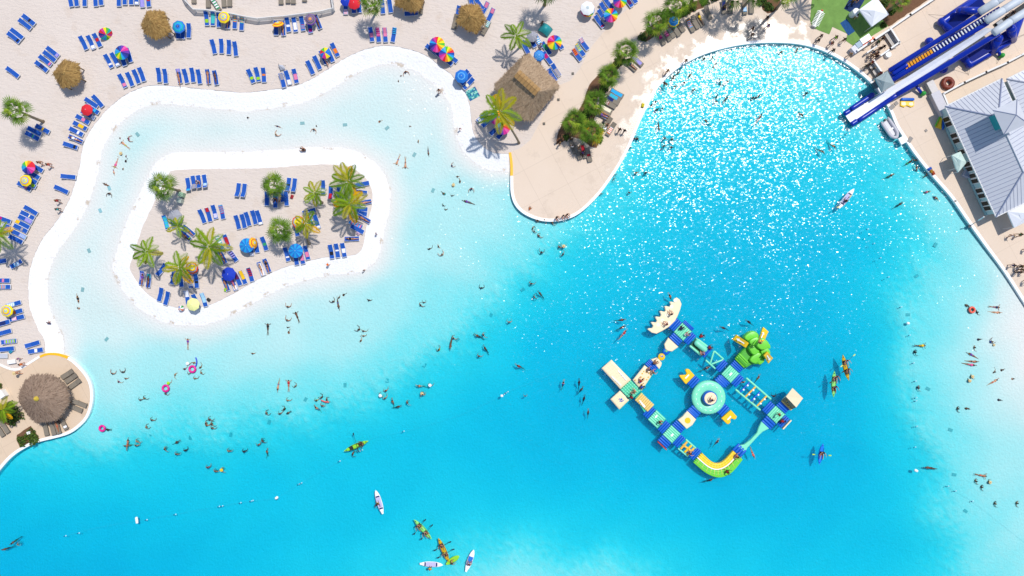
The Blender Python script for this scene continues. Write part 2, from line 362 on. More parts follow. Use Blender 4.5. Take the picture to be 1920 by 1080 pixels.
def jitter(poly, step=6, amp=1.0):
    out = []; n = len(poly)
    for i in range(n):
        (x1, y1), (x2, y2) = poly[i], poly[(i + 1) % n]
        L = math.hypot(x2 - x1, y2 - y1); k = max(1, int(L / step)) if L < 250 else 1
        for j in range(k):
            t = j / k; q = random.uniform(-amp, amp) if (j or k > 1) else 0
            out.append((x1 + (x2 - x1) * t - (y2 - y1) / L * q, y1 + (y2 - y1) * t + (x2 - x1) / L * q))
    return out
def curve(pts, closed=False, n=4):
    """Catmull-Rom through pixel points"""
    out = []; m = len(pts)
    for i in range(m if closed else m - 1):
        p = [pts[(i + k) % m] if closed else pts[min(max(i + k, 0), m - 1)] for k in (-1, 0, 1, 2)]
        for j in range(n):
            t = j / n
            out.append(tuple(.5 * (2 * p[1][a] + (p[2][a] - p[0][a]) * t + (2 * p[0][a] - 5 * p[1][a] + 4 * p[2][a] - p[3][a]) * t * t + (3 * p[1][a] - p[0][a] - 3 * p[2][a] + p[3][a]) * t ** 3) for a in (0, 1)))
    if not closed: out.append(pts[-1])
    return out
def sheet(name, poly, z0, z1, m, kind='structure', side=None):
    q = MB(); q.prism([P(x, y) for x, y in poly], z0, z1)
    if side:
        n = len(poly); q.mi = [1] * n + [0, 0]; m = [m, side]
    return tag(q.build(name, m), kind=kind)
SM = sand_mat()
sa = curve(SHORE_TOP + SHORE[1:], n=3)
sheet('beach_sand', jitter(sa, 5, .55) + SAND[len(SHORE_TOP) + len(SHORE) - 1:], -.5, .345, SM)
sheet('island_sand', jitter(curve(ISLE, True, 3), 5, .6), -.5, .345, SM)
DM = deck_mat('cream_concrete', (.76, .62, .495), (.68, .54, .415), True)
RM = deck_mat('tan_concrete', (.70, .545, .40), (.64, .48, .335))
pen = curve(PEN, n=3); rnd = curve(ROUND, n=3)
sheet('pool_deck', pen + DECK[len(PEN):], -4, .35, DM, side=LINER)
sheet('round_deck', rnd + ROUND_DECK[len(ROUND):], -4, .35, RM, side=LINER)
def strip(name, line, w0, w1, z0, z1, m, parent=None, part=True):
    """band along a pixel polyline, from offset w0 to w1 (pixels, to the right of travel)"""
    L = []; Rr = []
    for i, p in enumerate(line):
        a, b = line[max(i - 1, 0)], line[min(i + 1, len(line) - 1)]
        dx, dy = b[0] - a[0], b[1] - a[1]; l = math.hypot(dx, dy) or 1
        nx, ny = -dy / l, dx / l
        L.append(P(p[0] + nx * w0, p[1] + ny * w0)); Rr.append(P(p[0] + nx * w1, p[1] + ny * w1))
    q = MB(); n = len(line)
    vs = [(v.x, v.y, z) for z in (z0, z1) for r in (L, Rr) for v in r]
    fs = []
    for i in range(n - 1):
        fs += [(2 * n + i, 2 * n + i + 1, 3 * n + i + 1, 3 * n + i), (i, i + 1, 2 * n + i + 1, 2 * n + i), (n + i, 3 * n + i, 3 * n + i + 1, n + i + 1)]
    fs += [(0, 2 * n, 3 * n, n), (n - 1, 2 * n - 1, 4 * n - 1, 3 * n - 1)]
    q.add(vs, fs); return q.build(name, m, parent)
WHITE = mat('efeeec', .55, .04, 2)
YEL = mat('f2b51c', .5, .06, 3)
i0 = min(range(len(pen)), key=lambda i: abs(pen[i][1] - 329) + abs(pen[i][0] - 957))
tag(strip('pool_coping', pen[i0:], -5.2, .25, -.3, .405, WHITE), kind='structure')
tag(strip('yellow_edge', pen[:i0 + 1], -4.6, .25, -.3, .405, YEL), kind='structure')
j0 = min(range(len(rnd)), key=lambda i: abs(rnd[i][0] - 132) + abs(rnd[i][1] - 670))
tag(strip('yellow_edge', rnd[:j0 + 1], -.25, 3.9, -.3, .405, YEL), kind='structure')
tag(strip('pool_coping', rnd[j0:], -.25, 5.0, -.3, .405, WHITE), kind='structure')
tag(strip('beach_kerb', curve([(-60, 661), (0, 682), (13, 687.5), (28, 692), (42, 690), (58, 680), (77, 668)], n=4), -1.8, 2.2, -.2, .42, WHITE), kind='structure')
# planting beds and lawn
MUL = mat('6e4f38', .95, .3, 3, .05)
def bed(poly): sheet('planting_bed', jitter(poly, 7, .8), .2, .385, MUL)
bed([(1042,272),(1046,248),(1060,222),(1082,212),(1092,196),(1104,160),(1122,140),(1146,122),(1162,104),(1176,100),(1170,118),(1150,140),(1146,160),(1126,176),(1118,190),(1120,212),(1112,226),(1130,244),(1128,262),(1118,278),(1106,276),(1090,262),(1072,258)])
bed([(1199,70),(1206,62),(1226,46),(1250,30),(1268,20),(1290,8),(1312,0),(1330,-20),(1440,-20),(1462,-6),(1460,10),(1450,24),(1438,27),(1428,20),(1424,-2),(1330,-2),(1322,14),(1302,22),(1280,34),(1262,42),(1240,56),(1222,72),(1210,80),(1202,78)])
bed([(1640,-20),(1652,38),(1664,52),(1745,-4),(1760,-20)])
bed([(-10,760),(12,757),(25,752),(37,775),(45,782),(30,793),(18,797),(-10,776)])
bed([(35,815),(60,798),(77,822),(58,832),(40,838),(34,824)])
bed([(-14,712),(8,722),(0,732),(-14,736)])
LAWN = mat('6f9248', .95, .35, 1.3, .03)
sheet('lawn', [(1522,-20),(1517,40),(1521,52),(1532,58),(1553,66),(1559,52),(1587,65),(1584,78),(1600,89),(1664,50),(1652,38),(1645,-20)], .2, .378, LAWN)
# floor plates of the lagoon
dr = MB(); dr.box((0, 0, 0), (.62, .42, .03)); drm = dr.mesh('floor_panel', mat('86b4ba', .5, .08))
for x, y, r in [(567,231,5),(647,234,5),(726,240,40),(777,290,60),(812,357,65),(188,395,-65),(167,470,-65),(155,543,80),(200,636,50),(258,252,-50),(573,749,60),(647,722,90),(726,714,78),(796,685,60),(858,637,40),(921,590,60),(980,543,35),(282,813,-65),(357,821,85),(433,815,80),(505,791,70),(1535,188,-20),(1754,459,60),(1718,518,35),(1702,590,0),(1740,729,-30),(1782,806,-20),(1789,890,-10),(1810,958,-40),(205,353,-70)]:
    f = floor_at(x, y); q = P(x, y, f)
    link('floor_panel', drm, None, floor, (q.x, q.y, f + .03), R(r))
# ------------------------------------------------------------------ sun loungers
BLUE = mat('0d4fa8', .75, .1, 9); TAUPE = mat('82786a', .8, .1, 9); WPVC = mat('e8e8e6', .45, .04, 3); BRZ = mat('5b5348', .5, .08, 4)
GREYS = mat('b9bac2', .8, .06, 8)
def prof(y, t):
    return .34 + (max(0, y - .2)) * math.tan(t)
def yend(t): return .2 + .82 * math.cos(t)
def make_lounger(sl, fr, t):
    root = empty('sun_lounger')
    f = MB(); ye = yend(t)
    for sx in (-.31, .31):
        f.tube([(sx, -1.0, .31), (sx, .2, .31)], .03, 6); f.tube([(sx, .2, .32), (sx, ye, prof(ye, t) - .02)], .026, 6)
    f.tube([(-.31, -1.0, .31), (.31, -1.0, .31)], .035, 6); f.tube([(-.31, ye, prof(ye, t) - .02), (.31, ye, prof(ye, t) - .02)], .026, 6)
    f.build('frame', fr, root)
    q = MB(); n = 5
    for i in range(n + 1):
        y = -.97 + 1.16 * i / n
        q.v += [(-.30, y, .35), (0, y, .335), (.30, y, .35)]
    q.f = [(3 * i + j, 3 * i + j + 1, 3 * i + j + 4, 3 * i + j + 3) for i in range(n) for j in (0, 1)]; q.mi = [0] * len(q.f)
    q.build('seat_sling', sl, root)
    q = MB()
    for y in (.205, .4, .7, ye): q.v += [(-.30, y, prof(y, t) + .012), (0, y, prof(y, t)), (.30, y, prof(y, t) + .012)]
    q.f = [(3 * i + j, 3 * i + j + 1, 3 * i + j + 4, 3 * i + j + 3) for i in range(3) for j in (0, 1)]; q.mi = [0] * 6
    q.build('backrest_sling', sl, root)
    for sx in (-.3, .3):
        for y in (-.85, .35):
            l = MB(); l.tube([(sx, y, .30), (sx * 1.08, y + (.06 if y > 0 else -.06), 0)], .025, 6); l.build('leg', fr, root)
    return root
LPROTO = {}
def lounger(x, y, a, label, group, kind='blue', t=20, z=.345):
    key = (kind, t)
    if key not in LPROTO:
        sl, fr = {'blue': (BLUE, WPVC), 'taupe': (TAUPE, BRZ), 'grey': (GREYS, WPVC)}[kind]
        LPROTO[key] = o = make_lounger(sl, fr, R(t))
    else: o = copy_tree(LPROTO[key])
    p = P(x, y, z); o.location = p; o.rotation_euler = (0, 0, -R(a))
    tag(o, label, 'sun lounger', group)
    return o
TOWC = {'pink': 'd9799b', 'magenta': 'b5186f', 'lilac': '9a8fd0', 'white': 'e9e7ea', 'lime': '93c41f', 'teal': '3fb5b0', 'green': '2f8f5f', 'red': 'b01f2c', 'orange': 'e07a25', 'yellow': 'e8b91e', 'grey': '9a949c', 'sky': '2ba4dc', 'light blue': '9cc6dc', 'purple': '5b1d52', 'navy': '1c2b66', 'cream': 'e8ddc0', 'black': '1b1b1f'}
def towel(L, spec, where):
    """spec: colour[/colour2] start end, along the lounger's own profile"""
    c, y0, y1 = spec.split(':'); y0 = float(y0); y1 = float(y1)
    t = R(L['tilt']); two = c.split('/'); n = 8
    q = MB(); y1 = min(y1, yend(t))
    for i in range(n + 1):
        y = y0 + (y1 - y0) * i / n; zz = prof(y, t) + .022 + .008 * random.random(); w = .29 + .025 * random.random()
        q.v += [(-w - .03, y, zz - .06), (-w * .6, y + .01, zz + .008 * random.random()), (0, y, zz), (w * .6, y - .01, zz + .01 * random.random()), (w + .02, y, zz - .05)]
    for i in range(n):
        for j in range(4):
            q.f.append((5 * i + j, 5 * i + j + 1, 5 * i + j + 6, 5 * i + j + 5)); q.mi.append((i % 2) if len(two) > 1 else 0)
    ms = [mat(TOWC[k], .95, .18, 7) for k in two]
    o = q.build('towel', ms); o.location = L.location; o.rotation_euler = L.rotation_euler
    nm = two[0] if len(two) == 1 else two[0] + ' and ' + two[1]
    lab = f"{nm} towel on {where}" if len(two) == 1 else f"{nm} striped towel on {where}"
    tag(o, lab, 'towel', 'towels on the loungers')
def row(place, items, kind='blue', tilt=20):
    """items: x y angle [towel specs]; labels come from the place and the order from the left"""
    its = [i.split() for i in items.strip().split('\n')]
    its.sort(key=lambda i: float(i[0])); n = len(its)
    for i, it in enumerate(its):
        x, y, a = map(float, it[:3]); t = tilt; k = kind
        for w in it[3:]:
            if w.startswith('t='): t = int(w[2:])
            if w.startswith('k='): k = w[2:]
        od = ordinal(i, n) + ' ' if n > 1 else ''
        noun = {'blue': 'blue lounger', 'taupe': 'taupe lounger', 'grey': 'pale grey lounger'}[k]
        L = lounger(x, y, a, (od + noun + ' ' + place).strip(), noun + 's ' + place, k, t)
        L['tilt'] = t
        for w in it[3:]:
            if ':' in w: towel(L, w.replace('_', ' '), f"{od}lounger {place}")
        del L['tilt']
# ------------------------------------------------------------------ parasols
PC = {'r': 'd4202f', 'o': 'ef8b1f', 'y': 'f0d51d', 'g': '4fb52e', 't': '17a2a6', 'c': '1c9ad6', 'b': '1443a0', 'n': '232a7c', 'p': '6a35a0', 'm': 'cf2a8c', 'k': 'e2559c', 'w': 'e9e9ea', 's': '9b9ba3', 'u': '8f7f63', 'e': 'e9e79a', 'a': '1f6fc4', 'd': '1237b0', 'l': '5aa6e0', 'f': 'c9dccb', 'j': '42b4b0', 'h': 'b8c4c6'}
POLE = mat('d8d8d8', .35, .05, 3); RIBM = mat('6b6f76', .4, .1, 3)
def parasol(x, y, r, colors, label, n=None, rings=False, tilt=(0, 0), h=2.25, group='parasols on the beach', dome=.34, name='parasol', rot=.2):
    """x,y = canopy centre in the photo; colors = one letter per panel, or per ring from the tip"""
    p = P(x, y, h); root = empty(name, (p.x, p.y, .345), random.uniform(0, .8) if rot is None else rot)
    ax = Matrix.Rotation(R(tilt[0]), 3, 'X') @ Matrix.Rotation(R(tilt[1]), 3, 'Y')
    zt = h - .345
    po = MB(); po.tube([(0, 0, 0), (0, 0, zt - .05)], .022, 6); po.build('pole', POLE, root)
    n = n or (len(colors) if not rings else 8)
    nr = 4 if not rings else len(colors)
    def pt(j, i, lift=0):
        q = 2 * math.pi * j / n; f = i / nr; v = Vector((r * f * math.cos(q), r * f * math.sin(q), -dome * f ** 1.7 + lift))
        return ax @ v + Vector((0, 0, zt))
    fin = MB(); fin.ball(ax @ Vector((0, 0, .03)) + Vector((0, 0, zt)), .05, 8, 5); fin.build('finial', POLE, root)
    if rings:
        q = MB()
        for j in range(n):
            for i in range(nr):
                a, b, c, d_ = pt(j, i), pt(j + 1, i), pt(j + 1, i + 1), pt(j, i + 1)
                q.add([a, d_, c] if i == 0 else [a, d_, c, b], [(0, 1, 2)] if i == 0 else [(0, 1, 2, 3)], i)
            a, b = pt(j, nr), pt(j + 1, nr); q.add([a, b, b + Vector((0, 0, -.12)), a + Vector((0, 0, -.12))], [(0, 1, 2, 3)], nr - 1)
        q.build('canopy', [mat(PC[c], .8, .06, 4) for c in colors], root)
    else:
        for j in range(n):
            q = MB()
            for i in range(nr):
                m1 = (pt(j, i + 1) + pt(j + 1, i + 1)) / 2 + Vector((0, 0, -.035)); m0 = (pt(j, i) + pt(j + 1, i)) / 2 + Vector((0, 0, -.03 if i else 0))
                a, b, c, d_ = pt(j, i), pt(j + 1, i), pt(j + 1, i + 1), pt(j, i + 1)
                if i == 0: q.add([a, d_, m1, c], [(0, 1, 2), (0, 2, 3)])
                else: q.add([a, d_, m1, m0, c, b], [(0, 1, 2, 3), (3, 2, 4, 5)])
            a, b = pt(j, nr), pt(j + 1, nr); mm = (a + b) / 2 + Vector((0, 0, -.035)); dz = Vector((0, 0, -.1)); q.add([a, mm, b, b + dz, mm + dz, a + dz], [(0, 1, 4, 5), (1, 2, 3, 4)])
            q.build('canopy_panel', mat(PC[colors[j % len(colors)]], .8, .06, 4), root)
    for j in range(n):
        if n > 8 and j % 2: continue
        rb = MB(); rb.tube([pt(j, 0) + Vector((0, 0, -.03)), pt(j, nr * .6) + Vector((0, 0, -.02)), pt(j, nr) + Vector((0, 0, -.015))], .012, 4); rb.build('rib', RIBM, root)
    tag(root, label, 'parasol', group); return root
# ------------------------------------------------------------------ palms and shrubs
FG = [mat('658626', .75, .35, 1.4, spec=.15), mat('4c6c1b', .75, .35, 1.4, spec=.15), mat('879a2c', .75, .35, 1.4, spec=.15)]
CG = [mat('7c981c', .7, .3, 1.4, spec=.15), mat('5c7c16', .7, .3, 1.4, spec=.15), mat('a09c20', .7, .3, 1.4, spec=.15), mat('d0a414', .7, .25, 1.4, spec=.15)]
TRK = mat('8a7b66', .9, .25, 6, .02)
def fan_frond(seed):
    rd = random.Random(seed); q = MB(); R1 = .98; nb = 13
    def pos(u): return Vector((.06 * math.sin(seed) * u, u, .16 * u - .22 * u * u))
    q.tube([pos(0), pos(.5), pos(.95)], [.035, .025, .016], 5)
    c = pos(.95)
    for k in range(nb):
        a = R(-104 + 208 * k / (nb - 1)); l = R1 * (.66 + .34 * math.cos(a)) * rd.uniform(.85, 1.12)
        dx, dy = math.sin(a), math.cos(a); w = .056
        tip = c + Vector((dx * l, dy * l, -.34 * l * l - .1 * rd.random()))
        mid = c + Vector((dx * l * .55, dy * l * .55, -.05)); nx, ny = dy * w, -dx * w
        q.add([c, mid + Vector((nx, ny, -.02)), tip, mid + Vector((-nx, -ny, -.02)), mid + Vector((0, 0, .03))], [(0, 1, 4), (1, 2, 4), (2, 3, 4), (3, 0, 4)])
    return q
def feather_frond(seed, L=2.75):
    rd = random.Random(seed); q = MB(); n = 22
    def sp(u): return Vector((.12 * math.sin(seed) * u * u, L * (u - .12 * u * u), .75 * u - 1.55 * u * u))
    q.tube([sp(i / 8) for i in range(9)], [.045 - .036 * i / 8 for i in range(9)], 5)
    for k in range(2, n + 1):
        u = k / n; c = sp(u); l = .78 * math.sin(math.pi * min(1, .16 + u * .80)) ** .8 * rd.uniform(.85, 1.1); w = .07
        for s in (-1, 1):
            o = Vector((s * l * .86, l * .42, -.34 * l - .08 * rd.random())); m_ = c + o * .5 + Vector((0, 0, .05))
            q.add([c, m_ + Vector((0, w, 0)), c + o, m_ + Vector((0, -w, 0))], [(0, 1, 2), (0, 2, 3)])
    return q
FANM = [fan_frond(i).mesh('frond', FG[0]) for i in range(3)]; FEAM = [feather_frond(i + 1).mesh('frond', CG[0]) for i in range(3)]
def trunk(root, top, h, r0, r1):
    q = MB(); n = 14; pts = []; rs = []
    for i in range(n + 1):
        u = i / n; pts.append((top[0] * u ** 1.5, top[1] * u ** 1.5, h * u)); rs.append((r0 + (r1 - r0) * u) * (1.05 if i % 2 else .95) * (1.35 if i == 0 else 1))
    q.tube(pts, rs, 9); q.build('trunk', TRK, root, True)
def fan_palm(x, y, h, label, rad=1.0, n=30, base=None, dry=0, group='fan palms'):
    p = P(x, y, h); b = P(*base, .345) if base else Vector((p.x, p.y, .345))
    root = empty('fan_palm', (b.x, b.y, .345)); rd = random.Random(int(x * 7 + y))
    top = Vector((p.x - b.x, p.y - b.y)); hh = h - .345
    trunk(root, top, hh, .2, .15)
    n = int(n * .95)
    for k in range(n):
        tier = k / n; az = k * 2.39996 + rd.uniform(-.25, .25); el = R(62 - 78 * tier + rd.uniform(-8, 8))
        o = link('frond', FANM[k % 3], None, root); s = rad * rd.uniform(.92, 1.14) * (.95 + .13 * tier)
        o.location = (top.x, top.y, hh - .05 - .12 * tier); o.rotation_euler = (Matrix.Rotation(az, 3, 'Z') @ Matrix.Rotation(el, 3, 'X')).to_euler(); o.scale = (s, s, s)
        if k % 3 == 0: s *= rd.uniform(.36, .78); o.scale = (s, s, s); o.rotation_euler = (Matrix.Rotation(az, 3, 'Z') @ Matrix.Rotation(R(rd.uniform(10, 45)), 3, 'X')).to_euler()
        mm = FG[rd.choice((0, 0, 1, 1, 2))] if tier < .85 or not dry else CG[3]
        o.material_slots[0].link = 'OBJECT'; o.material_slots[0].material = mm
    return tag(root, label, 'palm tree', group)
def feather_palm(x, y, h, label, rad=1.0, n=11, base=None, yellow=2, group='feathery palms', rz=None):
    p = P(x, y, h); b = P(*base, .345) if base else Vector((p.x, p.y, .345))
    root = empty('feather_palm', (b.x, b.y, .345)); rd = random.Random(int(x * 3 + y))
    top = Vector((p.x - b.x, p.y - b.y)); hh = h - .345
    trunk(root, top, hh, .17, .10)
    a0 = rd.uniform(0, 6) if rz is None else rz
    for k in range(n):
        az = a0 + k * 2.39996 + rd.uniform(-.2, .2); el = R(38 - 50 * k / n + rd.uniform(-8, 8))
        o = link('frond', FEAM[k % 3], None, root); s = rad * rd.uniform(.82, 1.08)
        o.location = (top.x, top.y, hh); o.rotation_euler = (Matrix.Rotation(az, 3, 'Z') @ Matrix.Rotation(el, 3, 'X')).to_euler(); o.scale = (s, s, s)
        mm = CG[3] if k >= n - yellow else (CG[2] if rd.random() < .3 else CG[rd.choice((0, 1))])
        o.material_slots[0].link = 'OBJECT'; o.material_slots[0].material = mm
    return tag(root, label, 'palm tree', group)
SHM = [mat('3d5a1c', .7, .3, 2), mat('5a6f22', .7, .3, 2), mat('2f4718', .7, .3, 2)]
def shrub(x, y, r, h, label, n=420, stretch=(1, 1), rz=0, col=0, group='shrubs in the planting beds'):
    p = P(x, y, h * .6); root = empty('shrub', (p.x, p.y, .36), R(rz)); rd = random.Random(int(x + y * 5))
    q = MB()
    for k in range(n):
        a = rd.uniform(0, 2 * math.pi); f = rd.random() ** .5; lump = 1 + .22 * math.sin(a * 3 + x) + .15 * math.sin(a * 7 + y)
        c = Vector((math.cos(a) * f * r * lump * stretch[0], math.sin(a) * f * r * lump * stretch[1], h * (1 - f * f * .7) * rd.uniform(.55, 1.05)))
        d_ = Vector((rd.gauss(0, 1), rd.gauss(0, 1), rd.gauss(.5, .8))).normalized(); e = d_.cross(Vector((rd.gauss(0, 1), rd.gauss(0, 1), .3))).normalized(); g = d_.cross(e)
        s = rd.uniform(.09, .17)
        q.add([c - e * s, c + g * s * .5, c + e * s, c - g * s * .5], [(0, 1, 2, 3)], rd.choice((0, 0, 1, 2)))
    ms = [SHM[(i + col) % 3] for i in range(3)]
    q.build('foliage', ms, root)
    st = MB()
    for k in range(5):
        a = k * 1.3; st.tube([(0, 0, 0), (math.cos(a) * r * .4, math.sin(a) * r * .4, h * .6)], [.03, .012], 5)
    st.build('stem', TRK, root)
    return tag(root, label, 'shrub', group)
# ------------------------------------------------------------------ thatched huts
TH = {'gold': ['9c7a46', 'b39258', '7d5f32'], 'grey': ['8e7765', 'a28a76', '776151'], 'tan': ['a68d72', 'bca386', '8d755c']}
WOOD = mat('6f5a44', .85, .25, 4, .01)
def straw(q, a, b, c, rd, n, L=.42, nm=3):
    """lay n straws over the triangle a (top) b c (eave)"""
    nrm = (b - a).cross(c - a).normalized()
    if nrm.z < 0: nrm = -nrm
    dn = (Vector((0, 0, -1)) + nrm * nrm.z).normalized(); sd = dn.cross(nrm)
    for k in range(n):
        u, v = rd.random(), rd.random()
        if u + v > 1: u, v = 1 - u, 1 - v
        p = a + (b - a) * u + (c - a) * v + nrm * rd.uniform(.01, .07)
        dd = (dn + sd * rd.gauss(0, .28) + nrm * rd.uniform(.0, .12)).normalized(); l = L * rd.uniform(.6, 1.3); w = rd.uniform(.018, .045)
        sw = dd.cross(nrm).normalized() * w
        q.add([p - sw, p + sw, p + dd * l + sw * .4, p + dd * l - sw * .4], [(0, 1, 2, 3)], rd.randrange(nm))
def hut(eave, ez, peak, pz, label, tone, posts, density=38, cap=None, name='thatched_hut', cat='hut', group=None, base=.345):
    """eave = photo pixels of the eave corners at height ez, peak = photo pixel of the tip"""
    rd = random.Random(int(peak[0])); E = [P(x, y, ez) for x, y in eave]; A = P(*peak, pz); c0 = sum(E, Vector()) / len(E)
    root = empty(name, (c0.x, c0.y, base)); off = Vector((c0.x, c0.y, base))
    E = [e - off for e in E]; A = A - off
    ms = [mat(h, .95, .3, 5, .01) for h in TH[tone]]
    body = MB(); n = len(E)
    body.v = [A] + E + [e * .97 + Vector((0, 0, -.22)) for e in E] + [A + Vector((0, 0, -.35))]
    body.f = [(0, 1 + i, 1 + (i + 1) % n) for i in range(n)] + [(1 + i, 1 + n + i, 1 + n + (i + 1) % n, 1 + (i + 1) % n) for i in range(n)] + [(2 * n + 1, 1 + n + (i + 1) % n, 1 + n + i) for i in range(n)]
    body.mi = [0] * len(body.f); th = body.build('thatch_roof', ms, root)
    q = MB()
    for i in range(n):
        b, c = E[i], E[(i + 1) % n]; ar = ((b - A).cross(c - A)).length / 2
        straw(q, A, b, c, rd, int(ar * density))
        L = (c - b).length
        for k in range(int(L * 14)):  # shaggy fringe
            p = b + (c - b) * rd.random(); o = (p - Vector((0, 0, p.z))); o.z = 0; o.normalize(); l = rd.uniform(.06, .24)
            t_ = (c - b).normalized() * rd.uniform(.02, .05)
            q.add([p - t_, p + t_, p + o * l + Vector((0, 0, -.2)) + t_, p + o * l + Vector((0, 0, -.2)) - t_], [(0, 1, 2, 3)], rd.randrange(3))
    tag(q.build('straw', ms, root), kind='stuff')
    for i in range(posts):
        e = E[int(i * n / posts)] * .82; po = MB(); po.tube([(e.x, e.y, 0), (e.x, e.y, e.z + .25)], .08, 7); po.build('post', WOOD, root)
    if cap:
        cp = MB(); cp.lathe([(.02, .45), (.12, .38), (.30, .1), (.36, -.05)], 14, (A.x, A.y, A.z - .05)); cp.build('cap', mat(cap, .5, .15, 3), root, True)
    else:
        cp = MB()
        for k in range(40):
            a = rd.uniform(0, 6.28); cp.add([A + Vector((0, 0, .1)), A + Vector((math.cos(a) * .3, math.sin(a) * .3, -.08)), A + Vector((math.cos(a + .25) * .3, math.sin(a + .25) * .3, -.1))], [(0, 1, 2)], k % 3)
        cp.build('crown_tuft', ms, root)
    return tag(root, label, cat, group), off, ms, rd
# ------------------------------------------------------------------ loungers, row by row (photo pixels, compass angle of the head end)
row('of the upper pair at upper left', "57 39 -51 black:-.2:.05 \n50 47 -51")
row('of the lower pair at upper left', "35 65 -51\n29 72 -51 black:-.75:-.5")
row('of four beside the left thatched hut', "102 99 -51 lilac:-.9:-.5\n96 107 -51\n88 115 -51 pink:-.85:-.6\n81 126 -51 navy:-.3:.3")
row('standing alone near the left edge', "27 137 -52")
row('beside the fallen rainbow parasol', "159 82 -24\n173 81 -22 white:-.9:-.45\n185 77 -26 red:-.15:.3")
row('of four under the rainbow parasol', "206 116 -26 white:-.6:-.35\n218 113 -26 white:-.9:-.6\n232 112 -20\n244 105 -15")
row('of four left of the white bank', "232 153 -24 pink:-.8:-.35\n246 150 -20\n258 145 -20\n268 141 -18")
row('of the pair on the bank crest', "300 142 -4\n312 144 -4")
row('of the five cut by the top edge', "134 1 -12\n145 0 -8\n161 0 0\n181 0 -4\n191 -2 -6")
row('beside the gold thatched hut', "225 0 0\n236 -3 0\n248 -3 0\n258 -3 0 white:-.9:-.6\n268 2 -5 lilac:-.95:.6\n280 1 -5 red:-.2:.2")
row('around the ringed blue parasol', "336 61 0\n345 61 4\n356 59 3")
row('behind the white fence', "392 2 0\n406 10 -32 green/white:-.7:.8\n421 1 -3\n432 0 0 sky:.1:.7", 'taupe')
row('of four at right behind the fence', "528 -4 0\n541 -6 0\n551 -5 0\n572 -9 0", 'taupe')
row('standing alone behind the fence corner', "365 -6 0", 'taupe')
row('of six below the fence corner', "389 36 -4 lime:-.6:-.1\n401 36 2 teal:-.7:.6\n412 39 0\n429 42 3\n442 42 3 orange/teal:-.05:.9\n455 45 4 teal/orange:.0:.9")
row('of seven below the curved fence', "519 54 0\n532 55 -4\n541 48 -8 white:-.3:.0\n554 48 -8 white:-.7:.3\n568 46 -8 sky/red:-.8:-.1\n582 50 -8 magenta:-.8:-.4\n597 43 -22")
row('of four standing apart on open sand', "402 89 -12\n417 88 0\n431 90 3\n443 93 -5")
row('of six lined above the north bank', "338 144 -8 lilac:.55:1\n350 144 -12\n363 142 -6\n375 145 -7\n392 145 -4\n406 147 -8")
row('of three with lime towels', "472 144 -22 lime:-.5:-.1\n484 141 -12 lime:-.75:-.35\n496 142 -3 orange:-.1:.15")
row('of three below the collapsed canopy', "531 152 -14 grey:.1:.9\n541 147 -16 white:-.95:-.3\n555 144 -12 pink:-.5:.3")
row('around the primary-coloured parasol', "583 128 -24\n596 119 -24\n608 109 -24\n620 105 -24\n629 95 -26 orange:-.5:.2")
row('of three under the red parasol', "649 15 0 pink/white:-.95:-.3\n664 13 -3\n674 12 -5")
row('of the pair right of the shaggy palm', "718 14 -5 grey:-.1:.2\n732 12 -8")
row('of four below the palm shadow', "697 66 -8 pink:-.4:.2 t=30\n710 67 -6 magenta/pink:-.2:.95 t=30\n723 67 -4 pink:-.2:.95 t=30\n739 67 10 navy/sky:.05:.95")
row('lying crosswise under the cut-off hut', "772 27 88")
row('right of the cut-off hut', "790 14 8 t=10", 'taupe')
row('of five under the twin rainbow parasols', "810 95 -52\n820 100 -52\n829 108 -52\n838 114 -52\n847 109 -52")
row('of three beside the plain blue parasol', "869 143 46\n874 150 46\n879 158 46 cream:-.5:-.1")
row('of four around the middle thatched hut', "884 4 -12\n898 8 -35\n909 18 28 pink:.2:.9\n920 30 26 pink:.3:.9")
row('left of the middle thatched hut', "859 26 12 ")
row('of the two beside the middle hut', "911 54 30 teal/white:.2:.95\n854 42 14", 'taupe')
row('under the eastern rainbow parasol', "1140 8 -38\n1133 18 -38\n1129 31 -38 white:-.7:-.2\n1123 42 -38 red:-.85:-.65")
row('of two cut off beside the walkway', "1177 3 -36 purple:-.6:.2\n1185 -4 -36")
row('of six by the silver parasol', "985 90 -28\n997 78 -30 navy:-.5:.4\n1010 79 -30 white/sky:-.5:.6\n1024 92 -36 green:-.2:.6\n1047 82 -36\n1026 110 -36 magenta:.0:.6")
row('beside the large thatched roof', "1035 142 -34 t=25\n1042 133 -34 grey:-.95:.2 t=25")
row('with patterned towels', "1081 104 -38 red/orange:-.05:.95\n1087 95 -38 teal/yellow:-.2:.95\n1094 84 -38 magenta/white:.25:.95", tilt=35)
row('beneath the teal ringed parasol', "1238 73 -33 magenta:-.1:.9\n1249 66 -33 magenta/pink:-.3:.9\n1256 60 -33 teal/orange:-.2:.5\n1266 57 -33 green:.2:.9\n1274 49 -33", 'taupe')
row('of four along the bed with palms', "1293 49 -30 sky/orange:-.3:.7\n1302 43 -30\n1311 38 -30\n1326 25 -25", 'taupe', 30)
row('of four in the frond shadows', "1356 14 -4 navy:-.5:.8\n1369 14 4\n1395 15 -5 sky/white:-.6:.1\n1408 13 0", 'taupe')
row('right of the tall fan palm', "1194 115 -48 lilac:-.75:.8\n1182 124 -48", 'taupe')
row('of seven along the palm bed', "1156 176 -62 sky:-.8:.9\n1151 183 -62 sky/teal:-.5:.7\n1148 189 -62 navy:-.1:.9\n1142 196 -62 red/white:.1:.95\n1135 205 -62 cream:-.8:.8\n1132 211 -62\n1129 217 -62 lilac/sky:-.7:.2", 'taupe')
row('of the pair at the bed corner', "1138 233 32 white:-.9:-.3\n1145 243 32 orange/white:-.7:.25", 'taupe')
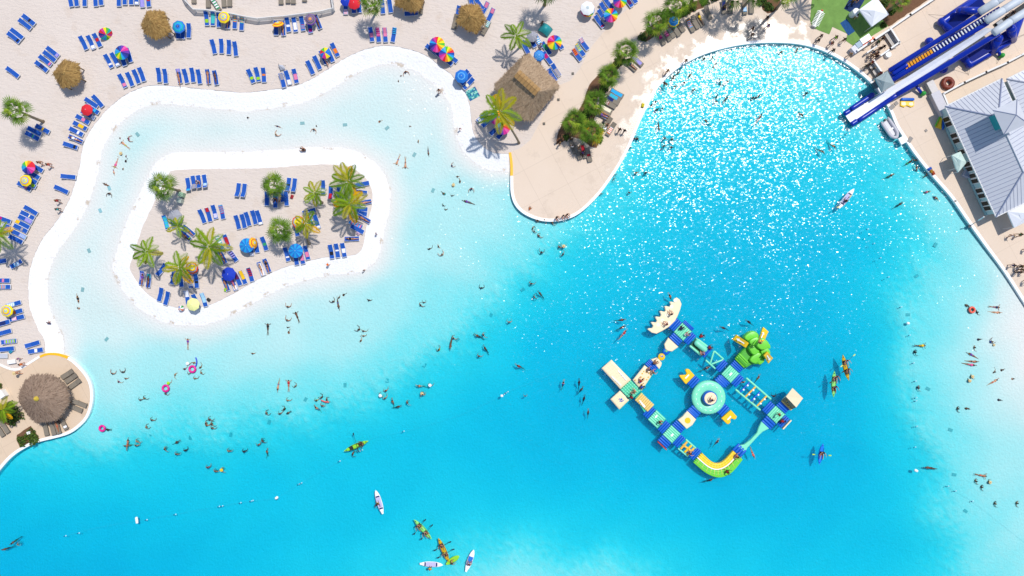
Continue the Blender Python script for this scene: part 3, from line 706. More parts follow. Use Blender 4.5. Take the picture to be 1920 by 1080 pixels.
row('of four below the palm bed', "1074 276 -22\n1083 287 -22\n1094 284 -18 red:.05:.8\n1103 291 -14 red:-.2:.1", 'taupe')
row('in the long-trunk palm shade', "83 243 -62 yellow:-.1:.15\n68 247 -62\n64 256 -62 green:-.1:.05")
row('of nine along the west bank', "186 191 -40\n174 194 -56\n176 206 -58 sky:-.5:-.1\n168 216 -60 white:-.9:-.5\n158 225 -60 pink:-.3:.2\n153 237 -62 yellow:-.5:.3\n146 248 -62 white:-.4:-.1\n145 262 -66 \n135 274 -72 black:-.7:-.4")
row('beneath the two west parasols', "71 315 -60\n65 328 -60\n60 337 -60\n49 350 -60 pink:-.4:.0\n58 345 -60 lime:-.8:-.3")
row('of the two on the west shoreline', "131 332 -85\n118 356 -65")
row('packed in the west row', "61 395 -58\n55 404 -62 cream:-.3:-.15\n51 412 -62 lilac:-.9:.1\n46 421 -62 yellow:.5:1\n42 429 -62 grey:-.3:.0\n39 440 -62 light_blue/lilac:-.95:.0\n33 449 -62")
row('under the leaning edge palm', "10 412 -70 magenta:.3:.9\n8 423 -74 white/lilac:-.3:.6\n6 434 -78")
row('below the edge palm shadow', "4 490 82\n34 495 62 sky/white:-.4:.4")
row('of two at mid left edge', "8 526 -90 pink:-.2:.1\n9 538 -90 sky/orange:-.4:.5")
row('under the left-edge yellow parasol', "29 570 -106 light_blue/white:-.1:.9\n32 585 -106 orange:.0:.3\n35 596 -104 pink/white:.1:.7\n8 606 -106 navy:-.4:.5\n11 623 -106", tilt=12)
row('of two beside the folding chair', "20 640 -97 lime/lilac:-.8:.6\n16 654 -95")
row('of the pair above the yellow edge', "64 645 -107\n70 657 -99 white:-.2:.2")
row('of three in the deck corner', "129 701 58\n136 709 56\n143 719 54", 'taupe', 15)
row('of the two right of the round hut', "152 756 -68\n144 765 -66", 'taupe')
row('of four under the round hut eave', "88 803 -12\n101 802 -14\n110 800 -16\n121 793 -28 white:-.7:-.4", 'taupe')
row('of two beside the lower planting bed', "11 800 -32\n2 806 -32", 'taupe')
# island
row('of four near the green bins', "355 347 170 sky:.6:.95 t=35\n365 343 170 grey:.2:.9 t=35\n375 342 170 t=35\n386 341 170 sky/white:.2:.6 t=35")
row('of the pair in the island centre', "448 357 187 t=30\n459 358 187 t=30")
row('of the pair right of the island fan palm', "542 347 187 t=30 black:-.1:.1\n553 348 186 t=30")
row('with bags on the island', "381 406 -20\n393 403 -15 red:.4:.95\n404 398 -12 white/lilac:-.8:-.2\n418 398 -10 red/sky:-.2:.9")
row('of five in the island middle', "447 417 -13\n458 415 -12\n466 411 -14\n478 408 -14\n487 408 -15 white:-.98:-.7")
row('of four below the island fan palm', "502 373 2\n518 377 2 \n530 366 -8\n538 373 -4 t=10")
row('beside the grey island parasol', "313 417 -14 teal/sky:-.8:.8\n326 416 -8 sky:-.5:-.3\n356 433 -50\n349 441 -48 lime:-.85:-.65")
row('right of the drooping palm', "414 455 -22 teal/white:-.5:.8\n427 453 -18 red:-.45:.6\n419 482 -25\n438 479 -35 lilac/navy:-.35:.95")
row('beside the scalloped blue parasol', "472 466 -4 white:-.9:-.6\n482 461 -10\n497 457 -18 green:-.3:.1")
row('of five by the royal blue parasol', "425 533 -20 t=10\n439 532 -22 white:-.9:-.3 t=10\n447 523 -24 purple:-.05:.95\n457 520 -22 yellow:-.3:.95\n471 515 -16 red/navy:-.2:.95")
row('on the south bank crest', "491 504 -18 white:-.95:.8\n502 498 -20")
row('at the island west corner', "268 521 8 lilac:-.3:.7\n281 526 8 teal:.4:.9")
row('standing alone beside the west palms', "305 506 214 t=30")
row('of the pair on the southwest crest', "303 552 15\n315 559 16")
row('of four under the yellow-tipped palm', "327 520 12 \n341 525 -6\n359 527 -4 white:-.7:-.3\n370 527 -4 black:-.3:.0")
row('of three by the pale yellow parasol', "353 558 -8 white:.1:.9\n369 564 -20 white:-.8:-.1\n384 562 -16 light_blue:-.4:.95")
row('of three among the island rim palms', "607 352 0 white:-.6:-.3\n621 362 182 red:.1:.9 t=30\n637 360 -2")
row('fanned along the island rim', "680 346 -102 \n676 361 -84\n684 380 -100\n677 392 -84\n683 410 -60\n668 421 -64 pink/sky:-.8:.9\n671 430 -62\n661 448 -92\n676 400 -80", tilt=12)
row('of four around the red-rimmed parasol', "581 397 76\n581 411 -20 sky:-.4:.4\n595 416 -16 white:-.9:-.6\n557 430 -10")
row('of four around the island blue parasol', "539 477 -14 white:-.5:-.3\n556 484 -10\n567 482 -12 pink:-.5:.4\n576 474 -14 pink:-.6:.1")
row('of three at the island south tip', "622 472 -9 black:-.5:.0\n633 470 -9 white:-.1:.1\n645 469 -10 white:-.4:.2")
# grey and white folding loungers
row('folded at the lower left edge', "3 667 -90 t=35", 'grey')
# ------------------------------------------------------------------ parasols
RB = 'royglcbpmkroygcb'
RB12 = 'roygtcbnpmkr'
parasol(226, 97, 1.0, 'mkpbnccgygcbnpmkroyyg'[:14], 'open rainbow parasol over four loungers at upper left', rot=.3)
parasol(199, 65, .92, 'tgymrnptcgymr', 'rainbow parasol fallen on its side on the sand', tilt=(52, 30), h=1.25)
parasol(333, 49, .92, 'nacta', 'ringed blue parasol right of the gold thatched hut', rings=True)
parasol(418, 31, .83, 'ylyyloyy', 'yellow parasol with pale blue rings under the fence', rings=True)
parasol(520, 41, .85, 'ylyoyroyo', 'tilted yellow and orange parasol under the curved fence', rings=True, tilt=(-48, 4), h=1.9)
parasol(581, 35, .8, 'uoupunup', 'brown and purple ringed parasol by the fence end', rings=True)
parasol(609, 98, .8, 'aygramyar'[:8], 'eight-panel red, yellow, green and blue parasol above the bank')
parasol(663, 4, .9, 'rrr', 'plain red parasol cut by the top edge', rings=True, group='plain parasols', rot=.1)
parasol(647, 0, .75, 'ddd', 'royal blue parasol behind the red one', rings=True)
parasol(819, 82, 1.08, 'yoyrmpbatgyy'[:6] + 'cbnpmkroyg', 'upper left of the twin rainbow parasols')
parasol(837, 100, 1.08, RB, 'lower right of the twin rainbow parasols')
parasol(865, 142, .96, 'aaalaaa', 'plain blue parasol on the peninsula sand', rings=True)
parasol(1102, 14, .98, 'hwww', 'white parasol with a rainbow rim beneath', rings=True)
parasol(1102, 16.5, .98, RB, 'rainbow parasol hidden beneath the white one', h=1.95)
parasol(1146, 27, .98, RB, 'rainbow parasol over four loungers beside the walkway', rot=1.1)
parasol(1163, 0, .95, RB, 'rainbow parasol cut by the top edge beside the walkway', rot=.6)
parasol(998, 67, .78, 'ssssssss', 'silver grey parasol beside the feathery peninsula palm')
parasol(1040, 78, 1.02, 'ncgyyormkrpb'[::-1] + 'oygc', 'rainbow parasol right of the silver parasol', rot=.9)
parasol(1011, 103, .8, 'alalalaa', 'blue and white ringed parasol beside the large thatched roof', rings=True)
parasol(1264, 38, .82, 'yaclacay', 'teal ringed parasol beside the tall palm bed', rings=True, group='parasols on the deck')
parasol(160, 205, .82, 'rrrr', 'bright red parasol on the west shore', rings=True)
parasol(50, 313, .95, RB12, 'rainbow parasol above the yellow one at left', rot=.5)
parasol(45, 338, .83, 'ylyyloyy', 'yellow parasol with blue ring below the rainbow one', rings=True)
parasol(10, 583, .85, 'ylyyolyy', 'yellow and orange ringed parasol at the left edge', rings=True)
parasol(326, 405, 1.0, 'ssssss', 'grey parasol on the west of the island', h=2.3)
parasol(461, 460, 1.02, 'acacacacacacacac', 'scalloped bright blue parasol left of the tilted one', rot=0)
parasol(478, 455, .8, 'ylyoyroyo', 'striped yellow parasol tipped on edge on the island', rings=True, tilt=(10, 62), h=1.9)
parasol(553, 470, 1.0, 'acacacacacacacac', 'scalloped bright blue parasol near the island south tip', rot=.2)
parasol(427, 514, 1.0, 'dddddd', 'royal blue parasol at the island south shore', rings=True)
parasol(558, 416, .9, 'yyyyylor', 'yellow parasol with red rim under an island palm', rings=True)
parasol(360, 502, .85, 'ylyyolor', 'yellow and orange parasol half under the palm', rings=True, tilt=(0, 30), h=2.0)
parasol(360, 571, .92, 'eeee', 'pale yellow parasol on the island southwest rim', rings=True)
parasol(932, 220, 1.0, RB, 'left rainbow parasol under the peninsula palm', rot=.7)
parasol(943, 238, 1.02, RB12, 'right rainbow parasol under the peninsula palm', rot=.1)
row('of four under the peninsula palm', "905 220 48 white:-.8:-.4 \n914 229 48\n929 244 48\n941 250 40 navy:-.4:.2")
# ------------------------------------------------------------------ palms
fan_palm(30, 206, 6.8, 'fan palm with a long slanting trunk at the left', 1.02, 30, (81, 228))
feather_palm(-6, 440, 6.5, 'leaning feathery palm at the left edge', 1.0, 11, (26, 433))
fan_palm(697, 4, 5.6, 'shaggy fan palm cut by the top edge', .95, 28, (707, 21))
feather_palm(968, 66, 5.2, 'dark feathery palm left of the silver parasol', .9, 8, (975, 88), 0)
feather_palm(937, 210, 7.0, 'large feathery palm over two rainbow parasols', 1.2, 10, (973, 268), 2)
fan_palm(305, 349, 5.8, 'fan palm at the northwest corner of the island', 1.0, 30, (336, 358))
fan_palm(513, 347, 4.6, 'fan palm shading loungers in the north island', .95, 30)
fan_palm(525, 432, 4.8, 'fan palm right of the tilted striped parasol', .98, 30)
feather_palm(590, 362, 4.2, 'small feathery palm in the northeast island', .72, 9, (604, 380), 0)
feather_palm(653, 340, 5.4, 'bright green feathery palm at the island northeast', 1.0, 11)
feather_palm(656, 383, 5.6, 'yellow-green feathery palm on the east island', 1.02, 11, (647, 408), 3)
feather_palm(573, 420, 4.6, 'slender feathery palm with one golden frond', .82, 9, (580, 457), 1)
feather_palm(333, 424, 4.4, 'thin feathery palm beside the grey parasol', .72, 7, (348, 446), 0)
feather_palm(392, 462, 5.6, 'large drooping feathery palm in the west island', 1.1, 10, (414, 464), 0)
feather_palm(275, 472, 5.0, 'feathery palm at the far west of the island', .85, 9, None, 0)
feather_palm(337, 502, 5.2, 'yellow-tipped feathery palm in the southwest island', .95, 10, None, 2)
fan_palm(1268, 12, 5.6, 'fan palm touching the top edge in the long bed', 1.0, 28, (1258, 34))
fan_palm(1231, 42, 5.0, 'fan palm left of the teal ringed parasol', 1.0, 28, (1222, 60))
fan_palm(1174, 96, 5.2, 'fan palm above the walkway curve', 1.02, 28, (1166, 118))
fan_palm(1142, 141, 4.6, 'fan palm above the sky blue towels', .9, 28)
fan_palm(1116, 192, 4.6, 'fan palm beside the striped towel lounger', .95, 28)
fan_palm(1077, 226, 4.2, 'dark fan palm at the left of the lower bed', .92, 26)
fan_palm(1110, 246, 4.4, 'yellowish fan palm at the foot of the bed', 1.0, 28, None, 1)
feather_palm(4, 768, 3.8, 'yellow-green palm in the lower left bed', .8, 10, (14, 772), 2)
fan_palm(1306, -12, 5.0, 'fan palm half out of frame above the deck', .95, 24)
fan_palm(1380, -16, 6.2, 'fan palm above frame casting long frond shadows', 1.1, 22)
fan_palm(1418, -16, 6.2, 'fan palm above frame beside the bushy bed', 1.0, 22)
fan_palm(1472, -10, 7.4, 'tall fan palm leaning over the wet deck', 1.0, 20, (1456, 16))
fan_palm(1690, 2, 4.0, 'fan palm in the mulch behind the white tent', .7, 22)
fan_palm(1025, -22, 6.6, 'palm above the frame whose shadow falls on sand', 1.05, 26)
feather_palm(1536, -26, 4.8, 'palm above the lawn casting a blurred shadow', .8, 9)
# ------------------------------------------------------------------ shrubs
for a in [(1204,70,.75,1.0,'round dark shrub at the end of the long bed'),(1250,24,.7,.8,'low shrub beside the top-edge palm'),(1284,22,.85,.8,'olive shrub between the deck palms'),(1298,14,.7,.8,'olive shrub right of the deck palms'),(1322,4,.7,.8,'green shrub at the bend of the long bed'),(1430,4,.9,.9,'bright green shrub in the rounded bed'),(1442,14,.75,.8,'green shrub at the tip of the rounded bed'),(1340,-4,.8,.8,'dark green shrub above the frond shadows'),(1158,118,.7,.8,'dark shrub below the walkway fan palm'),(1100,214,.8,.9,'dark shrub between two bed palms'),(1090,236,.7,.8,'shrub in the middle of the lower bed'),(1062,258,.55,.6,'small dry shrub at the left bed edge'),(1124,262,.6,.6,'small shrub at the lower bed corner'),(1132,168,.8,.7,'dark shrub between the striped towel palms'),(1658,6,.8,.8,'leafy shrub behind the white tent'),(1672,22,.6,.7,'small green shrub in the mulch bed'),(1655,48,.5,.5,'small shrub beside the tent leg')]:
    shrub(a[0], a[1], a[2] * .78, a[3] * .8, a[4], 300)
for x, y, r, l in [(22,766,1.0,'green ground shrub in the lower left bed'),(34,778,.9,'clipped shrub at the bed corner near the hut'),(24,788,.7,'green shrub at the lower tip of the bed'),(44,826,.75,'low shrub in the small square bed'),(60,814,.8,'low shrub at the top of the square bed'),(64,826,.7,'low shrub at the right of the square bed'),(-4,722,.6,'shrub cut by the left frame edge')]:
    shrub(x, y, r, .5, l, 320, col=1)
# ------------------------------------------------------------------ thatched huts
HG = 'small thatched beach huts'
hut([(275,21),(307,21),(314,43),(320,57),(310,66),(291,73),(272,62),(265,48)], 2.5, (283,39), 3.7, 'gold thatched hut left of the ringed blue parasol', 'gold', 5, group=HG)
hut([(119,112),(146,120),(150,146),(143,158),(117,165),(104,146),(99,137)], 2.5, (117,135), 3.7, 'gold thatched hut beside four loungers at left', 'gold', 5, group=HG)
hut([(742,-8),(770,-22),(794,-8),(789,15),(776,22),(741,10)], 2.5, (767,-4), 3.7, 'gold thatched hut cut by the top edge', 'gold', 5, group=HG)
hut([(864,12),(876,9),(898,9),(904,24),(911,37),(893,62),(877,55),(857,43)], 2.5, (882,29), 3.7, 'gold thatched hut above the peninsula sand', 'gold', 5, group=HG)
hut([(62,704),(80,703),(97,704),(112,714),(124,729),(129,744),(126,760),(112,782),(100,789),(87,791),(66,792),(54,780),(44,767),(35,752),(37,734),(47,714)], 2.7, (67,748), 5.0, 'large grey round thatched hut on the lower left deck', 'grey', 8, 26, 'c8a83a')
# big gable hut with a plank ridge
def big_hut():
    ez, pz = 2.8, 5.6; rd = random.Random(3)
    E = [P(x, y, ez) for x, y in [(990,101),(1048,161),(995,226),(983,226),(927,166),(930,156)]]
    E = [P(993,101,ez), P(1047,158,ez), P(1046,166,ez), P(997,225,ez), P(982,225,ez), P(928,166,ez), P(929,157,ez), P(984,102,ez)]
    A, B = P(969,137,pz), P(1008,173,pz)
    c0 = sum(E, Vector()) / 8; off = Vector((c0.x, c0.y, .345)); root = empty('thatched_pavilion', off)
    E = [e - off for e in E]; A -= off; B -= off
    ms = [mat(h, .95, .3, 5, .01) for h in TH['tan']]
    # E order: 0,7 = top corner, 1,2 right, 3,4 bottom, 5,6 left ; ridge runs parallel to the top-left->bottom-right sides
    tris = [(A, E[7], E[0]), (A, E[0], E[1]), (A, E[1], B), (B, E[1], E[2]), (B, E[2], E[3]), (B, E[3], E[4]), (B, E[4], E[5]), (A, B, E[5]), (A, E[5], E[6]), (A, E[6], E[7])]
    q = MB()
    for t in tris: q.add(t, [(0, 1, 2)])
    for i in range(8): a, b = E[i], E[(i + 1) % 8]; q.add([a, b, b + Vector((0, 0, -.25)), a + Vector((0, 0, -.25))], [(0, 1, 2, 3)])
    q.add([e + Vector((0, 0, -.25)) for e in E], [tuple(range(8))])
    q.build('thatch_roof', ms, root)
    s = MB()
    for a, b, c in tris:
        if (b - a).length > 0: straw(s, a, b, c, rd, int((b - a).cross(c - a).length / 2 * 24), .5)
    for i in range(8):
        b, c = E[i], E[(i + 1) % 8]
        for k in range(int((c - b).length * 14)):
            p = b + (c - b) * rd.random(); o = Vector((p.x, p.y, 0)).normalized(); l = rd.uniform(.05, .22); t_ = (c - b).normalized() * rd.uniform(.02, .05)
            s.add([p - t_, p + t_, p + o * l + Vector((0, 0, -.2)) + t_, p + o * l + Vector((0, 0, -.2)) - t_], [(0, 1, 2, 3)], rd.randrange(3))
    tag(s.build('straw', ms, root), kind='stuff')
    pm = mat('a07c4c', .7, .2, 3); ax = (B - A).normalized(); sd = Vector((-ax.y, ax.x, 0)); az = math.atan2(ax.y, ax.x); n = 7; L = (B - A).length * 1.02
    for k in range(n):
        c = A + ax * (L * (k + .5) / n)
        for sg in (-1, 1):
            rot = Matrix.Rotation(az, 3, 'Z') @ Matrix.Rotation(-sg * R(24), 3, 'X')
            pb = MB(); pb.box(c + sd * sg * .31 + Vector((0, 0, .10 + rd.uniform(-.02, .02))), (L / n - .05, .66, .04), ax=rot); pb.build('plank', pm, root)
    for e in (E[0], E[1], E[3], E[5]):
        po = MB(); po.tube([(e.x * .82, e.y * .82, 0), (e.x * .82, e.y * .82, e.z + .2)], .1, 7); po.build('post', WOOD, root)
    tag(root, 'large thatched pavilion with a brown plank ridge on the peninsula', 'pavilion')
big_hut()
# ------------------------------------------------------------------ white fence above the beach
FW = mat('dcdad6', .5, .05, 3); FGL = mat('d8dcdc', .3, .03, 3, trans=.45)
def fence_line(pts, h, label, cat='fence', panel=FGL, name='fence', base=.345, post=.05):
    b0 = P(*pts[0], base); root = empty(name, b0)
    W_ = [P(x, y, base) - b0 for x, y in pts]
    for i, w in enumerate(W_):
        q = MB(); q.box((w.x, w.y, h / 2), (post * 2, post * 2, h)); q.build('post', FW, root)
    for a, b in zip(W_, W_[1:]):
        dv = b - a; L = dv.length; az = math.atan2(dv.y, dv.x); c = (a + b) / 2
        q = MB(); q.box((c.x, c.y, h / 2), (L - .12, .025, h - .22), az); q.build('panel', panel, root)
        q = MB(); q.box((c.x, c.y, h - .02), (L - post * 2.1, .09, .07), az); q.build('rail', FW, root)
    return tag(root, label, cat, 'white railings and fences')
fence_line([(347,-6),(353,6),(369,23),(391,24),(415,27.5),(439,31),(463,36),(487,40),(511,37.5),(534,36),(557,33),(581,30),(604,27),(628,21),(626,8),(624,-8)], 1.35, 'white fence with pale panels curving above the beach')
# ------------------------------------------------------------------ beach odds and ends
def boxthing(name, cat, label, x, y, d, rz, m, z=.345, lid=None, group=None):
    p = P(x, y, z); root = empty(name, p, R(rz))
    q = MB(); q.prism([(-d[0] / 2, -d[1] / 2), (d[0] / 2, -d[1] / 2), (d[0] / 2, d[1] / 2), (-d[0] / 2, d[1] / 2)], 0, d[2], .03); q.build('body', m, root)
    q = MB(); q.prism([(-d[0] / 2 - .02, -d[1] / 2 - .02), (d[0] / 2 + .02, -d[1] / 2 - .02), (d[0] / 2 + .02, d[1] / 2 + .02), (-d[0] / 2 - .02, d[1] / 2 + .02)], d[2], d[2] + .07, .03); q.build('lid', lid or m, root)
    return tag(root, label, cat, group)
boxthing('waste_bin', 'bin', 'upper green waste bin beside the northwest island palm', 344, 366, (.62, .62, .95), -15, mat('8fae8f', .6, .06, 3), group='bins on the island')
boxthing('waste_bin', 'bin', 'lower grey-green waste bin beside the northwest island palm', 341, 377, (.62, .62, .95), -15, mat('a9b3a6', .6, .06, 3), group='bins on the island')
boxthing('cooler', 'cooler', 'white cooler box on the sand above the round deck', 25, 678, (1.05, .5, .42), 8, WHITE)
boxthing('waste_bin', 'bin', 'white double bin beside the lower left bed', 9, 738, (1.0, .8, .95), -55, WHITE)
boxthing('utility_box', 'box', 'small white box in the square planting bed', 56, 811, (.45, .35, .3), 20, WHITE, .4)
boxthing('drain_box', 'box', 'small dark box on the walkway right of the pavilion', 1047, 187, (.3, .3, .06), 0, mat('5f594f'), .352, group='small dark boxes on the walkway')
boxthing('drain_box', 'box', 'small dark box on the walkway below the pavilion', 1020, 232, (.3, .3, .06), 0, mat('5f594f'), .352, group='small dark boxes on the walkway')
boxthing('drain_box', 'box', 'small dark box at the sand corner of the walkway', 1074, 138, (.28, .28, .06), 0, mat('5f594f'), .352, group='small dark boxes on the walkway')
def sunshelter():
    p = P(1022, 57, .345); root = empty('pop_up_tent', p, R(-35)); q = MB(); n = 10
    for i in range(n + 1):
        for j in range(n + 1):
            a = math.pi * i / n; b = j / n
            q.v.append((-.85 + 1.7 * i / n, -.65 + 1.3 * b, .05 + 1.05 * math.sin(a) ** .6 * math.sin(math.pi * (.12 + .7 * b)) ** .7))
    q.f = [(i * (n + 1) + j, (i + 1) * (n + 1) + j, (i + 1) * (n + 1) + j + 1, i * (n + 1) + j + 1) for i in range(n) for j in range(n)]; q.mi = [0] * len(q.f)
    q.build('canopy', mat('1f8f93', .45, .12, 2), root, True)
    f = MB()
    for b in (0, n): f.tube([Vector(q.v[i * (n + 1) + b]) + Vector((0, 0, .02)) for i in range(n + 1)], .025, 5)
    f.build('frame', mat('12595e'), root)
    tag(root, 'teal pop-up shelter right of the silver parasol', 'tent')
sunshelter()
def blanket(x, y, w, l, rz, cols, label, z=.352):
    q = MB(); p = P(x, y, z); n, m = 8, 8; rd = random.Random(int(x))
    for i in range(n + 1):
        for j in range(m + 1): q.v.append((-w / 2 + w * i / n, -l / 2 + l * j / m, .015 * rd.random() + .004))
    for i in range(n):
        for j in range(m): q.f.append((i * (m + 1) + j, (i + 1) * (m + 1) + j, (i + 1) * (m + 1) + j + 1, i * (m + 1) + j + 1)); q.mi.append(rd.randrange(len(cols)))
    o = q.build('blanket', [mat(c, .95, .3, 6) for c in cols], None, False, p, R(rz)); return tag(o, label, 'blanket')
blanket(886, 176, 1.6, 1.5, 28, ['3c9aa0', '2f7d86', '8ecbb8', '2a5f8f'], 'teal patterned blanket on the peninsula sand')
def broken():
    p = P(530, 129, .345); root = empty('collapsed_canopy', p, R(-20)); q = MB()
    q.add([(-.6, .25, .5), (.1, .4, .62), (.55, .05, .35), (-.1, -.35, .3), (0, .1, .7)], [(0, 1, 4), (1, 2, 4), (2, 3, 4), (3, 0, 4)]); q.build('canopy', GREYS, root)
    f = MB()
    for a, b in [((-.6, .25, .5), (-.8, .5, 0)), ((.1, .4, .62), (.25, .6, 0)), ((.55, .05, .35), (.7, -.1, 0)), ((-.1, -.35, .3), (-.2, -.6, 0)), ((-.6, .25, .5), (-.1, -.35, .3))]: f.tube([a, b], .02, 5)
    f.build('frame', mat('3b3c40', .5), root); tag(root, 'collapsed grey canopy on bent legs above the bank', 'canopy')
    q = MB(); q.tube([(0, 0, .03), P(508, 160, .345) - P(521, 139, .345) + Vector((0, 0, .03))], .018, 6); o = q.build('tent_pole', POLE, None, False, P(521, 139, .345)); tag(o, 'thin pole lying on sand below the collapsed canopy', 'pole')
broken()
def beach_ball():
    p = P(340, 578, .72); root = empty('beach_ball', (p.x, p.y, .33)); n = 8
    for k, c in enumerate(['2f9a4a', 'e8e8e8', '1f5fb0', 'e8e8e8', 'd33a2a', 'e8e8e8', 'e06a2a', 'e8e8e8']):
        q = MB(); m = 8
        for i in range(m + 1):
            t = math.pi * i / m
            for j in range(4):
                a = 2 * math.pi * (k + j / 3) / n + .5 * math.sin(t * 1); q.v.append((.42 * math.sin(t) * math.cos(a), .42 * math.sin(t) * math.sin(a), .42 + .42 * math.cos(t)))
        q.f = [(i * 4 + j, (i + 1) * 4 + j, (i + 1) * 4 + j + 1, i * 4 + j + 1) for i in range(m) for j in range(3)]; q.mi = [0] * len(q.f)
        q.build('ball_panel', mat(c, .3, .04, 2), root, True)
    tag(root, 'large swirl beach ball on the island southwest rim', 'beach ball')
beach_ball()
# ------------------------------------------------------------------ floating water park (u,v = pixel frame of the park)
MINT = mat('7fe0b8', .35, .05, 2); MINTD = mat('3fbf9a', .35, .05, 2); IBLU = mat('1560c4', .35, .08, 2); BEI = mat('f2dcb6', .4, .05, 2); IYEL = mat('f4c318', .35, .05, 2); IGRN = mat('6fce3a', .35, .08, 2); IWHT = mat('f1f1ef', .4, .03, 2); SANDY = mat('e8c878', .45, .12, 2); IORG = mat('efb845', .4, .06, 2); DKG = mat('155c3c', .5, .1, 2); IGRY = mat('8f8468', .6, .12, 3)
CU, SU = math.cos(R(43)), math.sin(R(43))
def A(a, b): return (1369 + a * CU - b * SU, 701 + a * SU + b * CU)
UV = -R(43)
PG = 'inflatable modules of the floating water park'
class Mod:
    def __init__(s, name, label, x, y, cat='inflatable'):
        s.p = P(x, y, 0); s.o = empty(name, (s.p.x, s.p.y, -.05)); tag(s.o, label, cat, PG)
    def L(s, x, y, z): q = P(x, y, max(z, 0)); return Vector((q.x - s.p.x, q.y - s.p.y, z))
    def pad(s, name, poly, z0, z1, m, bev=.1):
        q = MB(); q.prism([s.L(x, y, 0) for x, y in poly], z0, z1, bev); return q.build(name, m, s.o, False)
    def rect(s, a, b, da, db): return [A(a - da, b - db), A(a + da, b - db), A(a + da, b + db), A(a - da, b + db)]
    def tubes(s, name, a, b, da, db, along, n, z, m, lift=0.0):
        """n parallel tubes filling a rectangle; along = 'a' or 'b'"""
        q = MB()
        for i in range(n):
            t = -1 + (2 * i + 1) / n
            e = [A(a - da, b + t * db), A(a + da, b + t * db)] if along == 'a' else [A(a + t * da, b - db), A(a + t * da, b + db)]
            r = (db if along == 'a' else da) / n * S * 1.04
            q.sausage(s.L(*e[0], z - r + lift), s.L(*e[1], z - r + lift), r, 9)
        return q.build(name, m, s.o, True)
    def tube(s, name, pts, r, z, m, n=10):
        q = MB()
        for a, b in zip(pts, pts[1:]): q.sausage(s.L(*a, z), s.L(*b, z), r, n)
        return q.build(name, m, s.o, True)
    def mark(s, poly, z, m=IWHT, name='mark'):
        q = MB(); q.prism([s.L(x, y, 0) for x, y in poly], z - .02, z + .012); return q.build(name, m, s.o)
    def disc(s, name, x, y, prof, m, n=32):
        c = s.L(x, y, 0); q = MB(); q.lathe(prof, n, c); return q.build(name, m, s.o, name in ('tower', 'disc', 'ring'))
def platform(label, a, b, h, sides, ribs='b', deck=MINT):
    M = Mod('inflatable_platform', label, *A(a, b))
    M.pad('base', M.rect(a, b, h, h), 0, .32, MINTD, .06)
    M.tubes('deck', a, b, h - .6, h - .6, ribs, 6, .56, deck)
    for sd, ln in sides:
        o = h + ln / 2
        if sd in '+-': M.tubes('connector', a + (o if sd == '+' else -o), b, ln / 2, h - .4, 'b', 3, .46, IBLU)
        else: M.tubes('connector', a, b + (o if sd == 'd' else -o), h - .4, ln / 2, 'a', 3, .46, IBLU)
    return M
T1 = platform('mint inflatable platform beside the jagged beige island', -119, 3, 12.5, [('+', 12), ('-', 13), ('u', 7), ('d', 13)])
T1.pad('ramp', [A(-132, 29.5), A(-106, 29.5), A(-109, 44), A(-116, 49), A(-122, 49), A(-129, 44)], .0, .42, BEI, .12)
# jagged beige island
M = Mod('inflatable_island', 'beige inflatable island with a jagged comb edge', 1247, 592)
comb = [(1500,140),(1545,170),(1575,240),(1555,320),(1515,420),(1480,490),(1390,580),(1290,640),(1200,685),(1130,670),(1065,620),(1078,602),(1130,600),(1150,570),(1115,515),(1140,508),(1190,515),(1205,490),(1178,435),(1200,425),(1250,432),(1268,405),(1245,350),(1265,342),(1318,355),(1335,335),(1318,275),(1340,268),(1395,280),(1412,255),(1395,208),(1418,203),(1470,215),(1487,190),(1482,152)]
comb = [(1080 + x / 8, 540 + y / 8) for x, y in comb]
M.pad('deck', comb, 0, .5, BEI, .1)
for x, y in [(1265,563),(1258,575),(1249,591),(1241,601),(1233,609),(1253,605)]: M.disc('dimple', x, y, [(.0, .512), (.22, .512), (.27, .5)], mat('f8ecce', .4, .03, 2), 14)
# roller
M = Mod('inflatable_roller', 'mint inflatable tunnel roller between two blue connectors', 1311, 650)
M.pad('base', [(1293,648),(1304,634),(1329,653),(1316,668)], 0, .22, DKG, .05)
M.tube('side_tube', [(1293,648),(1316,667)], .18, .22, MINT); M.tube('side_tube', [(1305,634),(1330,653)], .18, .22, MINT)
M.tube('roller', [(1303,640),(1325,658)], .42, .62, MINT, 14)
M.tubes('connector', -61, 0, 5.5, 12, 'b', 3, .46, IBLU)
# truss
M = Mod('inflatable_truss', 'mint inflatable truss of zigzag tubes over water', 1340, 674)
for e in ([(1323,675),(1342,692)], [(1339,658),(1357,674)], [(1339,658),(1332,681)], [(1357,674),(1334,683)]): M.tube('tube', e, .13, .26, MINT)
M.tubes('connector', -22, 0, 6, 12, 'b', 3, .46, IBLU)
P1 = platform('mint inflatable platform below the green climbing tower', 0, 0, 12.5, [('+', 13), ('u', 12), ('d', 13)])
P1.mark([A(-2.5, -3), A(1, -3), A(1, 3.5), A(-2.5, 3.5)], .575); P1.mark([A(-6, -1), A(-4, -1), A(-4, 1.5), A(-6, 1.5)], .575, MINTD)
